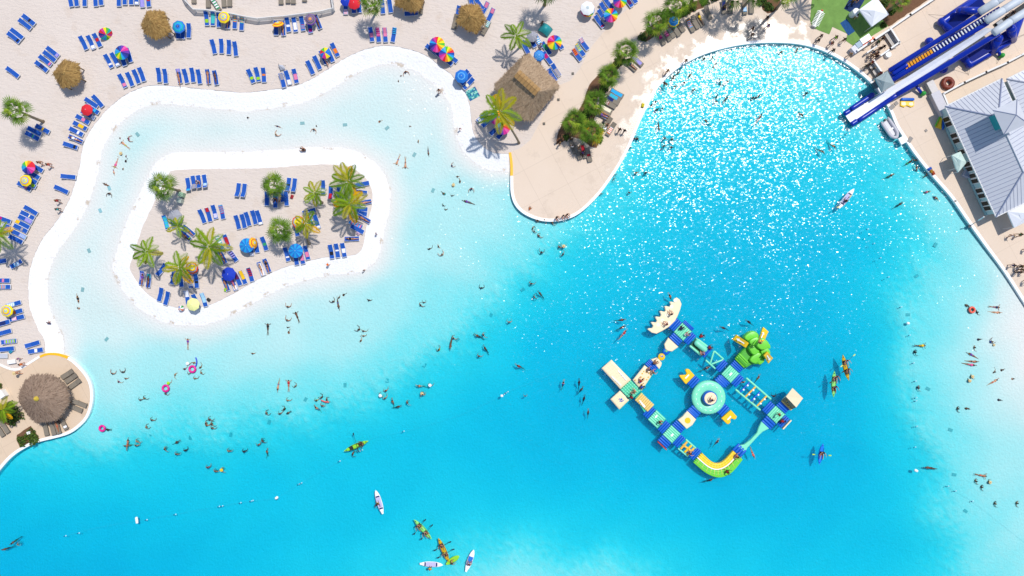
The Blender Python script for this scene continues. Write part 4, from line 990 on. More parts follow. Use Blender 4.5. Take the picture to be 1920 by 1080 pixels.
# green tower with slides
M = Mod('inflatable_tower', 'green inflatable climbing tower with three yellow slides', 1412, 650)
Z2 = lambda pts: [(1280 + x / 8, 560 + y / 8) for x, y in pts]
M.pad('base', Z2([(775,890),(925,1035),(1010,985),(1130,975),(1200,930),(1230,850),(1265,760),(1265,680),(1210,600),(1100,560),(1090,520),(1010,480),(930,520),(880,580),(930,720),(860,780)]), 0, .9, mat('4aa82e', .4, .1, 2), .25)
def lump(pts, z, m=IGRN, b=.3, nm='block'):
    z = .5 + (z - .5) * .72; pl = curve(Z2(pts), True, 3); q = MB(); P_ = [M.L(x, y, 0) for x, y in pl]; c = sum(P_, Vector()) / len(P_); k = len(P_)
    for f, zz in ((1, .3), (1.01, z - .34), (1, z - .2), (.96, z - .08), (.9, z - .02), (.8, z)): q.v += [(c.x + (p.x - c.x) * f, c.y + (p.y - c.y) * f, zz) for p in P_]
    q.f = [(i * k + j, i * k + (j + 1) % k, (i + 1) * k + (j + 1) % k, (i + 1) * k + j) for i in range(5) for j in range(k)] + [tuple(5 * k + j for j in range(k))]; q.mi = [0] * len(q.f); q.build(nm, m, M.o, True)
lump([(880,570),(950,500),(1030,478),(1095,530),(1080,590),(990,610),(940,630)], 1.9); lump([(940,620),(1060,560),(1100,640),(1000,700)], 2.5)
lump([(1030,650),(1110,570),(1210,640),(1200,720),(1110,750),(1040,700)], 3.3); lump([(940,730),(1000,670),(1100,770),(1010,830)], 2.4)
lump([(960,900),(1080,790),(1150,850),(1050,960)], 1.9); lump([(1115,770),(1200,710),(1265,800),(1190,880)], 2.2); lump([(1090,920),(1150,870),(1205,920),(1130,985)], 1.1); lump([(1200,660),(1260,670),(1270,740),(1210,720)], 1.8)
for k in range(4):
    q = [(790 + k * 18, 890 - k * 22), (930 + k * 18, 1030 - k * 22)]
    M.tube('step', Z2(q), .16, .55 + .16 * k, mat('7fd02c', .35, .06, 2) if k < 2 else IGRN)
for pts, arrow in ([[(990,665),(945,735),(745,615),(805,540)], [(800,595),(940,685)]], [[(1130,655),(1215,635),(1285,495),(1205,425)], [(1215,500),(1175,590)]], [[(1265,792),(1215,850),(1285,970),(1350,890)], [(1310,925),(1255,840)]]):
    q = Z2(pts); q4 = [M.L(*q[0], 2.6), M.L(*q[1], 2.6), M.L(*q[2], .3), M.L(*q[3], .3)]
    mb = MB(); n = 6; zs = [2.75, 2.5, 2.1, 1.65, 1.2, .8, .5]
    for i in range(n + 1):
        f = i / n; a_ = q4[0].lerp(q4[3], f); b_ = q4[1].lerp(q4[2], f); a_.z = b_.z = zs[i]
        mb.v += [tuple(a_), tuple(b_), (a_.x, a_.y, max(.05, zs[i] - .5)), (b_.x, b_.y, max(.05, zs[i] - .5))]
    for i in range(n):
        k = 4 * i; mb.f += [(k, k + 4, k + 5, k + 1), (k, k + 2, k + 6, k + 4), (k + 1, k + 5, k + 7, k + 3)]
    mb.f += [(0, 1, 3, 2), (4 * n, 4 * n + 2, 4 * n + 3, 4 * n + 1)]; mb.mi = [0] * len(mb.f); mb.build('slide', IYEL, M.o)
    a_, b_ = Z2(arrow); c0, c1 = M.L(*a_, 1.15), M.L(*b_, 2.3); dv = (c1 - c0); s_ = dv.cross(Vector((0, 0, 1))).normalized(); mb = MB(); up = Vector((0, 0, .16))
    h = c0 + dv * .3
    mb.add([h - s_ * .07 + up, c1 - s_ * .07 + up, c1 + s_ * .07 + up, h + s_ * .07 + up, h - s_ * .22 + up, c0 + up, h + s_ * .22 + up], [(0, 1, 2, 3), (4, 0, 3, 6, 5)]); mb.build('arrow', IWHT, M.o)
# ladder bridge
M = Mod('inflatable_ladder', 'mint inflatable ladder with blue and yellow rungs', 1412, 738)
M.tube('rail', [(1399,708.5),(1446,749)], .15, .3, MINT); M.tube('rail', [(1379,730),(1426,769.5)], .15, .3, MINT)
for (x1, y1, x2, y2, m, nm) in [(1406,716,1387,736,IBLU,'blue_rung'),(1417,725,1397,745,IORG,'yellow_rung'),(1426,734,1407,753,IBLU,'blue_rung'),(1438,742,1419,762,IORG,'yellow_rung')]:
    M.tube(nm, [(x1, y1), (x2, y2)], .13, .34, m)
    for t in (.3, .7): M.disc('float', x1 + (x2 - x1) * t, y1 + (y2 - y1) * t, [(.0, .53), (.12, .5), (.17, .34), (.12, .2)], IWHT, 12)
P2 = platform('mint inflatable platform beside the beige climbing rock', 115, -2.5, 12.5, [('+', 12), ('-', 13), ('u', 13), ('d', 16)])
P2.pad('step', [A(140, -14), A(142.5, -14), A(142.5, 9), A(140, 9)], 0, .5, BEI, .05)
# rock
M = Mod('inflatable_rock', 'beige inflatable climbing rock with a grey face', 1487, 750)
Z6 = lambda x, y: (1320 + x / 8, 700 + y / 8)
def RV(x, y, z): q = P(*Z6(x, y), z); return Vector((q.x - M.p.x, q.y - M.p.y, z))
v = [RV(1160,405,.1), RV(1310,545,.1), RV(1390,512,.1), RV(1480,375,.1), RV(1330,225,.1), RV(1235,335,2.5), RV(1240,290,2.6), RV(1395,500,2.5), RV(1385,512,2.3), RV(1488,375,2.4), RV(1330,220,2.5), RV(1232,350,2.3)]
q = MB(); q.add([v[0], v[1], v[8], v[11]], [(0, 1, 2, 3)]); q.build('climbing_face', IGRY, M.o)
q = MB(); q.add([v[11], v[8], v[9], v[10]], [(0, 1, 2, 3)]); q.add([v[1], v[3], v[9], v[8]], [(0, 1, 2, 3)]); q.add([v[3], v[4], v[10], v[9]], [(0, 1, 2, 3)]); q.add([v[4], v[0], v[11], v[10]], [(0, 1, 2, 3)]); q.build('block', BEI, M.o)
q = MB(); q.sausage(v[0] + Vector((0, 0, .2)), v[1] + Vector((0, 0, .2)), .22); q.build('base_tube', SANDY, M.o, True)
for k in range(9):
    f, g = (k * .37) % 1 * .8 + .1, (k * .61) % 1 * .7 + .1
    c = (v[0].lerp(v[1], f)).lerp(v[11].lerp(v[8], f), g); mb = MB(); mb.ball(c, .11, 8, 5); mb.build('hold', [IORG, mat('3b3a36')][k % 2], M.o, True)
# beam
M = Mod('inflatable_beam', 'thin mint balance beam with flared ends', 1413, 816)
bm = [(1434,796),(1425,805),(1420,813),(1408,826),(1397,836),(1388,842)]; wd = [10, 5.5, 3, 3, 4.5, 10]
Lp = []; Rp = []
for i, p_ in enumerate(bm):
    dx, dy = .68, -.73; nx, ny = .73, .68; Lp.append((p_[0] - nx * wd[i], p_[1] - ny * wd[i])); Rp.append((p_[0] + nx * wd[i], p_[1] + ny * wd[i]))
M.pad('beam', Lp + Rp[::-1], 0, .42, MINT, .12)
# curved track
M = Mod('inflatable_curve', 'curved yellow and green inflatable track with a blue end', 1344, 872)
Z5 = lambda pts: [(1180 + x / 8, 760 + y / 8) for x, y in pts]
inn = curve(Z5([(1545,672),(1420,808),(1330,858),(1230,838),(1080,705)]), n=6); mid = curve(Z5([(1620,742),(1480,895),(1330,962),(1185,922),(1015,780)]), n=6); outr = curve(Z5([(1692,805),(1520,1005),(1335,1075),(1145,1010),(950,850)]), n=6)
def band(name, e1, e2, z, m, b=.1): M.pad(name, e1 + e2[::-1], 0, z, m, b)
band('inner_lane', inn, mid, .52, IYEL); band('outer_lane', [(a_[0] + .4, a_[1] + .4) for a_ in mid], outr, .5, IGRN)
mb = MB(); mb.tube([M.L(x, y, .52) for x, y in mid], .09, 7); mb.build('divider', IWHT, M.o, True)
for fr in (.33, .66):
    for e1, e2, m, nm in ((inn, mid, mat('ffdf55', .35), 'inner_seam'), (mid, outr, mat('7ed05a', .35), 'outer_seam')):
        mb = MB(); mb.tube([M.L(a_[0] + (b_[0] - a_[0]) * fr, a_[1] + (b_[1] - a_[1]) * fr, .50) for a_, b_ in zip(e1, e2)], .06, 6); mb.build(nm, m, M.o, True)
mb = MB()
for i in range(2, len(mid) - 1, 2):
    for e in (inn, outr): mb.tube([M.L(*mid[i], .51), M.L(e[i][0] * .85 + mid[i][0] * .15, e[i][1] * .85 + mid[i][1] * .15, .5)], .045, 5)
mb.build('cross_seam', mat('e8e06a', .4), M.o, True)
M.tubes('end_block', 110.5, 93, 11, 9, 'b', 4, .5, IBLU); M.tubes('connector', 54, 154.5, 6, 12, 'b', 3, .46, IBLU)
# bar bridge
M = Mod('inflatable_bridge', 'inflatable bridge of yellow bars between mint rails', 1288, 842)
M.tube('rail', Z5([(845,510),(1005,650)]), .13, .3, MINT); M.tube('rail', Z5([(730,645),(885,770)]), .13, .3, MINT)
for e in ([(870,545),(765,660)], [(935,600),(825,710)], [(975,640),(865,750)], [(800,590),(930,690)]): M.tube('yellow_bar', Z5(e), .16, .42, IYEL if e[0][0] == 935 else IORG)
P3 = platform('mint inflatable platform at the lower left corner', -3.3, 157.6, 12.5, [('+', 13), ('-', 13), ('u', 13), ('d', 14)], 'a')
P3.pad('step', [A(-14, 184.3), A(9, 184.3), A(9, 186.5), A(-14, 186.5)], 0, .5, mat('b03a30', .5), .05)
P3.mark([A(-5, 155), A(-1.5, 155), A(-1.5, 161), A(-5, 161)], .575)
# sun pad
M = Mod('inflatable_pad', 'beige inflatable pad printed with a yellow sun', 1287, 786)
M.pad('deck', Z5([(858,75),(992,205),(935,290),(850,348),(720,215),(790,160)]), 0, .5, BEI, .1)
M.disc('sun_print', 1288, 787.5, [(0, .515), (.42, .515), (.45, .49)], IYEL, 9)
M.tubes('connector', -1, 104, 12, 6, 'a', 3, .46, IBLU)
# trampoline
M = Mod('inflatable_trampoline', 'round mint trampoline with a beige centre tower', 1327.5, 744)
c = M.L(1327.5, 744.5, 0); mb = MB(); n = 72
for i, (r, z) in enumerate([(2.36, .05), (2.38, .35), (2.25, .55), (1.95, .62), (1.5, .6), (1.08, .56), (.98, .5)]):
    for j in range(n):
        a_ = 2 * math.pi * j / n; w = (.045 if j % 2 else -.02) if 1 <= i <= 4 else 0
        mb.v.append((c.x + r * math.cos(a_), c.y + r * math.sin(a_), z + w))
mb.f = [(i * n + j, i * n + (j + 1) % n, (i + 1) * n + (j + 1) % n, (i + 1) * n + j) for i in range(6) for j in range(n)]; mb.mi = [0] * len(mb.f)
mb.build('ring', MINT, M.o, True)
for k in range(16):
    a_ = 2 * math.pi * (k + .3) / 16; mb = MB(); mb.box((c.x + 1.8 * math.cos(a_), c.y + 1.8 * math.sin(a_), .655), (.06, .32, .03), a_); mb.build('dash', IWHT, M.o)
M.disc('tower', 1327.5, 744.5, [(1.0, .2), (1.0, 1.3), (.93, 1.45), (.86, 1.5)], IBLU, 36); M.disc('tower_top', 1327.5, 744.5, [(.86, 1.49), (.8, 1.53), (0, 1.54)], BEI, 36)
for (x, y, r) in [(1300.5,716,0),(1352,715,1),(1356,769,0),(1301.5,772,1)]:
    a_, b_ = (x - 1369) * CU + (y - 701) * SU, -(x - 1369) * SU + (y - 701) * CU
    M.tubes('connector', a_, b_, *((7, 11.5, 'b') if r == 0 else (11.5, 7, 'a')), 3, .44, IBLU)
Z4 = lambda pts: [(1240 + x / 8, 660 + y / 8) for x, y in pts]
for pts, lab, mk in ([[(268,345),(355,340),(372,318),(350,268),(372,248),(410,255),(495,350),(365,480),(345,465),(265,362)], 'upper yellow notched mat tied to the trampoline', [(345,385),(400,330),(412,342),(360,398)]], [[(890,990),(1030,865),(1050,880),(1127,965),(1110,1000),(1085,1008),(1045,992),(1025,1012),(1032,1050),(1000,1078),(975,1075)], 'lower yellow notched mat tied to the trampoline', [(975,1005),(1025,950),(1040,965),(990,1015)]]):
    M = Mod('inflatable_mat', lab, *Z4(pts[:1])[0]); M.pad('deck', Z4(pts), 0, .4, IYEL, .1); M.mark(Z4(mk), .41)
P4 = platform('mint inflatable platform up left of the corner one', -43, 156, 12.5, [('-', 13)], 'a')
P4.mark([A(-50, 150), A(-47, 150), A(-47, 156), A(-50, 156)], .575)
Z3 = lambda pts: [(1100 + x / 8, 640 + y / 8) for x, y in pts]
# beige slide bridge with ribs, cross centre, arms
M = Mod('inflatable_walkway', 'ribbed sandy inflatable walkway leading to the cross', 1206, 751)
M.pad('base', Z3([(720,840),(820,750),(985,970),(870,1078)]), 0, .35, MINTD, .06)
M.tubes('deck', -81, 148.5, 16.5, 9.5, 'b', 8, .62, SANDY); M.mark(Z3([(775,880),(790,870),(872,965),(862,985),(845,980)]), .645)
M = Mod('inflatable_cross', 'dimpled mint centre of the cross-shaped inflatable', 1182, 731)
M.pad('base', Z3([(505,725),(660,580),(815,735),(650,885)]), 0, .45, MINTD, .08)
mb = MB(); A0 = Z3([(510,725)])[0]
for i in range(6):
    for j in range(6): 
        x = 505 + (i + .5) / 6 * 155 + (j + .5) / 6 * 150; y = 725 - (i + .5) / 6 * 145 + (j + .5) / 6 * 157
        mb.ball(M.L(*Z3([(x, y)])[0], .42), .17, 8, 4, sc=(1, 1, .9))
tag(mb.build('dimple', MINT, M.o, True), kind='stuff')
def arm(name, label, pts, z, m, nu, nv, marks=(), edge=True):
    global M
    M = Mod(name, label, *Z3([pts[0]])[0])
    if edge: M.pad('base', Z3(pts), -.0, z - .3, MINTD, .05)
    p = [Vector((*k, 0)) for k in pts]; mb = MB(); n = nu * 2; m_ = nv * 2
    for i in range(n + 1):
        for j in range(m_ + 1):
            a_ = p[0].lerp(p[1], i / n); b_ = p[3].lerp(p[2], i / n); w = a_.lerp(b_, j / m_)
            e = i in (0, n) or j in (0, m_); bump = -.22 if e else (.10 if (i % 2 and j % 2) else -.07)
            mb.v.append(tuple(M.L(*Z3([(w.x, w.y)])[0], z + bump)))
    mb.f = [(i * (m_ + 1) + j, (i + 1) * (m_ + 1) + j, (i + 1) * (m_ + 1) + j + 1, i * (m_ + 1) + j + 1) for i in range(n) for j in range(m_)]; mb.mi = [0] * len(mb.f)
    mb.build('deck', m, M.o, True)
    for k in marks: M.mark(Z3(k), z + .06)
    return M
arm('inflatable_slide', 'long pale beige arm of the cross, upper left', [(222,405),(372,275),(665,577),(505,718)], .62, BEI, 6, 9, [[(360,520),(372,510),(515,645),(500,658)], [(455,435),(467,425),(592,570),(580,580)]])
arm('inflatable_slide', 'square beige arm of the cross, lower left', [(355,870),(500,738),(640,880),(490,1025)], .6, BEI, 6, 6)
arm('inflatable_slide', 'beige bumpy arm of the cross, upper right', [(690,580),(868,358),(1005,472),(825,742)], .6, BEI, 5, 7)
for k in range(14):
    f, g = (k * .31) % 1 * .8 + .1, (k * .57) % 1 * .8 + .1; a_ = Vector((690, 580)).lerp(Vector((868, 358)), f); b_ = Vector((825, 742)).lerp(Vector((1005, 472)), f); w = a_.lerp(b_, g)
    M.disc('yellow_bump', *Z3([tuple(w)])[0], [(0, .75), (.07, .72), (.1, .6)], IYEL, 8)
M = Mod('inflatable_nose', 'beige nose of the inflatable cross with blue connector', 1230, 681)
M.pad('deck', Z3([(958,270),(1045,240),(1075,262),(1120,320),(1112,360),(1080,415)]), 0, .5, BEI, .1); M.tubes('connector', -118, 89, 12, 6.5, 'a', 4, .48, IBLU)
for x, y, m, lab in [(1240,669,IYEL,'yellow round stepping float with blue paw print'),(1248.5,659,IBLU,'blue round stepping float with green paw print')]:
    M = Mod('inflatable_disc', lab, x, y); M.disc('disc', x, y, [(.3, .02), (.47, .1), (.5, .2), (.45, .28), (0, .3)], m, 24)
    for dx, dy, r in [(.05, .05, .12), (-.2, .08, .06), (-.1, .22, .06), (.1, .25, .06), (.24, .12, .06)]:
        mb = MB(); c = M.L(x, y, 0); mb.lathe([(0, .31), (r, .31), (r, .29)], 10, (c.x + dx, c.y + dy, 0)); mb.build('paw_print', IBLU if m is IYEL else IGRN, M.o)
for x, y, z in [(1163.5,748,.66)]:
    mb = MB(); c = P(x, y, 0); k = [o for o in COL.objects if o.get('label') == 'square beige arm of the cross, lower left'][0]
    for dx, dy, r in [(.05, .05, .13), (-.25, .08, .08), (-.12, -.2, .1), (.12, -.22, .08), (.3, -.15, .07)]:
        mb = MB(); mb.lathe([(0, .72), (r, .72), (r, .68)], 10, (c.x - k.location.x + dx, c.y - k.location.y + dy, 0)); mb.build('paw_print', IBLU, k)
# ------------------------------------------------------------------ boats and boards
def hull(name, L, Wd, hgt, m, parent, rock=.12, blunt=.0, z=-.06, tail=None):
    mb = MB(); n = 14; k = 9
    for i in range(n + 1):
        t = -1 + 2 * i / n; s = max(.03, (1 - abs(t) ** (2.2 + blunt)) ** (.85 - blunt * .1)); w = Wd / 2 * s; up = rock * t * t
        if tail and t < 0: w = max(w, Wd / 2 * tail * (1 if t > -1 else .7))
        for j in range(k):
            a_ = math.pi * 2 * j / k; mb.v.append((w * math.cos(a_), L / 2 * t, z + hgt * .5 + up + hgt * .5 * math.sin(a_) * (.6 if math.sin(a_) > 0 else 1) * (.4 + .6 * s)))
    mb.f = [(i * k + j, i * k + (j + 1) % k, (i + 1) * k + (j + 1) % k, (i + 1) * k + j) for i in range(n) for j in range(k)] + [tuple(range(k)), tuple(n * k + j for j in range(k))]; mb.mi = [0] * len(mb.f)
    return mb.build(name, m, parent, True)
def kayak(x, y, a, m, label, seats=2, L=3.75, tone='2f7a2c'):
    p = P(x, y, .1); o = empty('kayak', (p.x, p.y, 0), -R(a)); hull('hull', L, .74, .36, m, o)
    dk = mat(tone, .5, .1, 3)
    mb = MB(); mb.tube([(-.24, -L * .3, .235), (-.30, 0, .225), (-.24, L * .3, .235)], .035, 6); mb.tube([(.24, -L * .3, .235), (.30, 0, .225), (.24, L * .3, .235)], .035, 6); mb.build('gunwale', dk, o, True)
    for k in range(seats):
        yy = (.62 - k * 1.35) if seats == 2 else .1
        mb = MB(); mb.prism([(-.22, yy - .28), (.22, yy - .28), (.24, yy + .2), (-.24, yy + .2)], .19, .262, .03); mb.box((0, yy + .24, .36), (.42, .06, .26)); mb.build('seat', mat('232427', .7), o)
    for yy in (L * .40, -L * .40): mb = MB(); mb.lathe([(.0, .31), (.08, .31), (.09, .27)], 10, (0, yy, 0)); mb.build('hatch', dk, o)
    tag(o, label, 'kayak', 'kayaks on the lagoon'); return o
def board(x, y, a, m, pad, label, L=3.5, nose=True):
    p = P(x, y, .05); o = empty('paddleboard', (p.x, p.y, 0), -R(a)); hull('hull', L, .8, .2, m, o, .07, .6, -.05, .45)
    if pad:
        mb = MB(); mb.prism([(-.3, -L * .22), (.3, -L * .22), (.33, L * .18), (-.33, L * .18)], .09, .152, .02); mb.build('deck_pad', pad, o)
        if nose:
            for yy in (L * .22, -L * .27): mb = MB(); mb.prism([(-.3, yy - .1), (.3, yy - .1), (.24, yy + .12), (-.24, yy + .12)], .09, .15, .02); mb.build('stripe', mat('1d2f6b', .5), o)
    tag(o, label, 'paddleboard', 'paddleboards on the lagoon'); return o
def paddle(x, y, a, label, col='1d1f26', L=2.0, z=.5, blade=None):
    p = P(x, y, z); o = empty('paddle', p, -R(a)); mb = MB(); mb.tube([(-L / 2, 0, .05), (L / 2, 0, -.05)], .022, 6); mb.build('shaft', mat('25282c', .5), o)
    for s in (-1, 1):
        mb = MB(); mb.prism([(s * (L / 2 - .05), -.04), (s * (L / 2 + .18), -.085), (s * (L / 2 + .36), -.07), (s * (L / 2 + .36), .07), (s * (L / 2 + .18), .085), (s * (L / 2 - .05), .04)], -.015 - s * .05, .015 - s * .05); mb.build('blade', mat(blade or col, .5), o)
    tag(o, label, 'paddle', 'kayak paddles')
LIME = mat('8fd035', .35, .06, 2); PALEG = mat('86d873', .35, .06, 2); MUST = mat('c9a414', .35, .08, 2); KBL = mat('1477e0', .35, .06, 2); PADL = mat('b9b4d6', .7, .06, 3)
kayak(668, 836, 67, LIME, 'lime kayak with one paddler and an empty seat', tone='2f6a2c'); kayak(793, 992, 138, PALEG, 'pale green kayak carrying two paddlers near the bottom'); kayak(832, 1031, 156, MUST, 'mustard kayak with two paddlers by the lime board', tone='6e5a10')
kayak(1563, 720, 182, PALEG, 'pale green kayak floating left of the mustard one'); kayak(1585, 689, 167, MUST, 'mustard kayak right of the pale green kayak', tone='6e5a10'); kayak(1539, 851, 10, KBL, 'bright blue kayak with a single paddler', 1, 3.0, '0f5cb0')
board(711, 941, -17, IWHT, PADL, 'white paddleboard with lilac pad and kneeling rider at left', 3.5); board(809, 1058, 93, IWHT, PADL, 'white paddleboard lying crosswise at the bottom', 3.3); board(881, 1051, 20, IWHT, mat('1e6fc8', .7, .06, 3), 'white paddleboard with a bright blue pad', 3.3, False); board(849, 1050, 57, LIME, None, 'short lime board touching the mustard kayak', 2.2); board(1587, 372, 38, IWHT, PADL, 'white paddleboard crossing the sun glints', 3.5)
for x, y, a, l, bl in [(667,829,-15+90,'dark paddle held over the lime kayak',None),(787,988,-52,'dark paddle at the bow of the bottom pale green kayak',None),(800,998,-52,'dark paddle at the stern of the bottom pale green kayak',None),(830,1024,-28,'dark paddle at the bow of the bottom mustard kayak',None),(836,1038,-28,'dark paddle at the stern of the bottom mustard kayak',None),(1569,707,-40,'dark paddle held over the floating pale green kayak',None),(1590,676,-40,'paddle with pale blades over the right mustard kayak','c9d86a'),(1541,853,4,'paddle with lime blades across the blue kayak','b9d83a'),(1583,378,-40,'paddle held over the glinting white paddleboard','c8b96a')]:
    paddle(x, y, a, l, blade=bl)
# grey dinghy
def dinghy():
    p = P(1669, 241, .2); o = empty('dinghy', (p.x, p.y, 0), -R(146)); g = mat('b9b7bd', .5, .06, 2)
    mb = MB(); pts = [(-.55, -1.5, .22), (-.55, .5, .22), (-.42, 1.1, .27), (0, 1.5, .34), (.42, 1.1, .27), (.55, .5, .22), (.55, -1.5, .22)]
    pts = [(*q, 0) for q in curve([(a_, b_) for a_, b_, _ in pts], n=4)]; mb.tube([(a_, b_, .25) for a_, b_, _, in pts], [.12] + [.24] * (len(pts) - 2) + [.1], 10); mb.build('tube', g, o, True)
    mb = MB(); mb.prism([(-.45, -1.3), (.45, -1.3), (.45, .6), (.25, 1.1), (-.25, 1.1), (-.45, .6)], .05, .14, .02); mb.build('floor', mat('d5d4d6', .6), o)
    mb = MB(); mb.box((0, .15, .33), (.95, .2, .05)); mb.build('bench', IWHT, o); mb = MB(); mb.box((0, -1.3, .25), (.8, .06, .4)); mb.build('transom', mat('8d8c92'), o)
    mb = MB(); mb.box((0, -1.42, .45), (.22, .3, .3)); mb.box((0, -1.5, .1), (.08, .1, .6)); mb.build('outboard_motor', mat('3a3b40', .4), o)
    tag(o, 'grey inflatable dinghy moored beside the big slide', 'dinghy')
dinghy()
# buoy ropes and floats
def rope(pts, floats, label):
    p0 = P(*pts[0], 0); o = empty('buoy_rope', p0); mb = MB(); mb.tube([P(x, y, 0) + Vector((0, 0, -.12)) - p0 for x, y in curve(pts, n=3)], .006, 5); mb.build('rope', mat('5fb4cc', .8), o)
    for i, (x, y) in enumerate(floats):
        for s, c in ((-.12, '16306e'), (.12, 'e6e9ee')):
            mb = MB(); q = P(x, y, .02) - p0; mb.ball((q.x + s, q.y + s * .4, .02), .08, 8, 5); mb.build('float', mat(c, .4, .04), o, True)
    tag(o, label, 'buoy line', 'buoy lines')
rope([(120,1006),(180,990),(270,975),(328,965),(415,949),(470,940),(519,933),(562,907),(636,865),(667,845)], [(122,1005),(147,1000),(274,975),(328,965),(410,950),(416,949),(450,943),(470,940),(473,939),(560,908),(564,906),(636,865)], 'buoy line from lower left towards the lime kayak')
rope([(671,848),(700,820),(756,810),(860,780),(940,742),(953,734),(1040,700)], [(674,846),(678,844),(756,809),(944,740),(948,737),(951,735)], 'buoy line from the lime kayak to the water park')
rope([(1625,426),(1631,442),(1638,456),(1650,484),(1665,520),(1688,576),(1705,630),(1713,681),(1716,716),(1717,748),(1717,802),(1715,838),(1720,870),(1776,912),(1823,940),(1900,1000),(1925,1020)], [(1626,430),(1631,441),(1638,457),(1650,484),(1665,520),(1689,576),(1705,629),(1712,681),(1716,715),(1717,746),(1717,752),(1718,800),(1715,839),(1777,912),(1791,921),(1823,940)], 'long buoy line along the right shallows')
rope([(1570,268),(1586,253),(1600,238)], [(1571,267),(1586,253),(1592,246)], 'short buoy line at the foot of the slide')
def wfloat(x, y, a, L, label):
    p = P(x, y, 0); mb = MB(); mb.sausage((-L / 2, 0, .1), (L / 2, 0, .1), .19, 10); o = mb.build('float', IWHT, None, True, p, -R(a)); tag(o, label, 'float', 'white marker floats')
wfloat(257, 975, 82, .95, 'white marker float at lower left'); wfloat(519, 933, -38, .5, 'white marker float on the lower buoy line'); wfloat(1717, 882, 25, .55, 'white marker float at lower right'); wfloat(941, 742, 0, .4, 'white round marker float at the buoy line end'); wfloat(1702, 606, 15, .45, 'white marker float beside the right shallows')
def ring(x, y, r, m, label, rt=.15, z=0, cat='swim ring', grp='swim rings'):
    p = P(x, y, z); mb = MB(); n = 20; mb.tube([(r * math.cos(2 * math.pi * i / n), r * math.sin(2 * math.pi * i / n), .08) for i in range(n + 1)], rt, 8, cap=False); o = mb.build('swim_ring', m, None, True, p); tag(o, label, cat, grp)
HPK = mat('e01e8c', .35, .08, 3)
ring(192, 803, .36, HPK, 'hot pink swim ring beside the round deck'); ring(311, 728, .42, HPK, 'hot pink swim ring, lower of the two mid left'); ring(361, 692, .42, HPK, 'hot pink swim ring amid a circle of bathers'); ring(1822, 581, .36, mat('e8604a', .4), 'coral swim ring in the right shallows')
def noodle(pts, label, cols):
    p = P(*pts[0], 0); mb = MB(); L = [P(x, y, 0) - p + Vector((0, 0, .04)) for x, y in curve(pts, n=4)]
    mb.tube(L, .09, 7); o = mb.build('pool_noodle', mat(cols, .6, .1, 4), None, True, p); tag(o, label, 'pool noodle', 'pool noodles')
noodle([(367,670),(369,677),(368,684),(365,690)], 'blue pool noodle held above the pink ring', '3050c8'); noodle([(602,750),(609,753),(617,754)], 'coral pool noodle between two swimmers', 'e8605a')
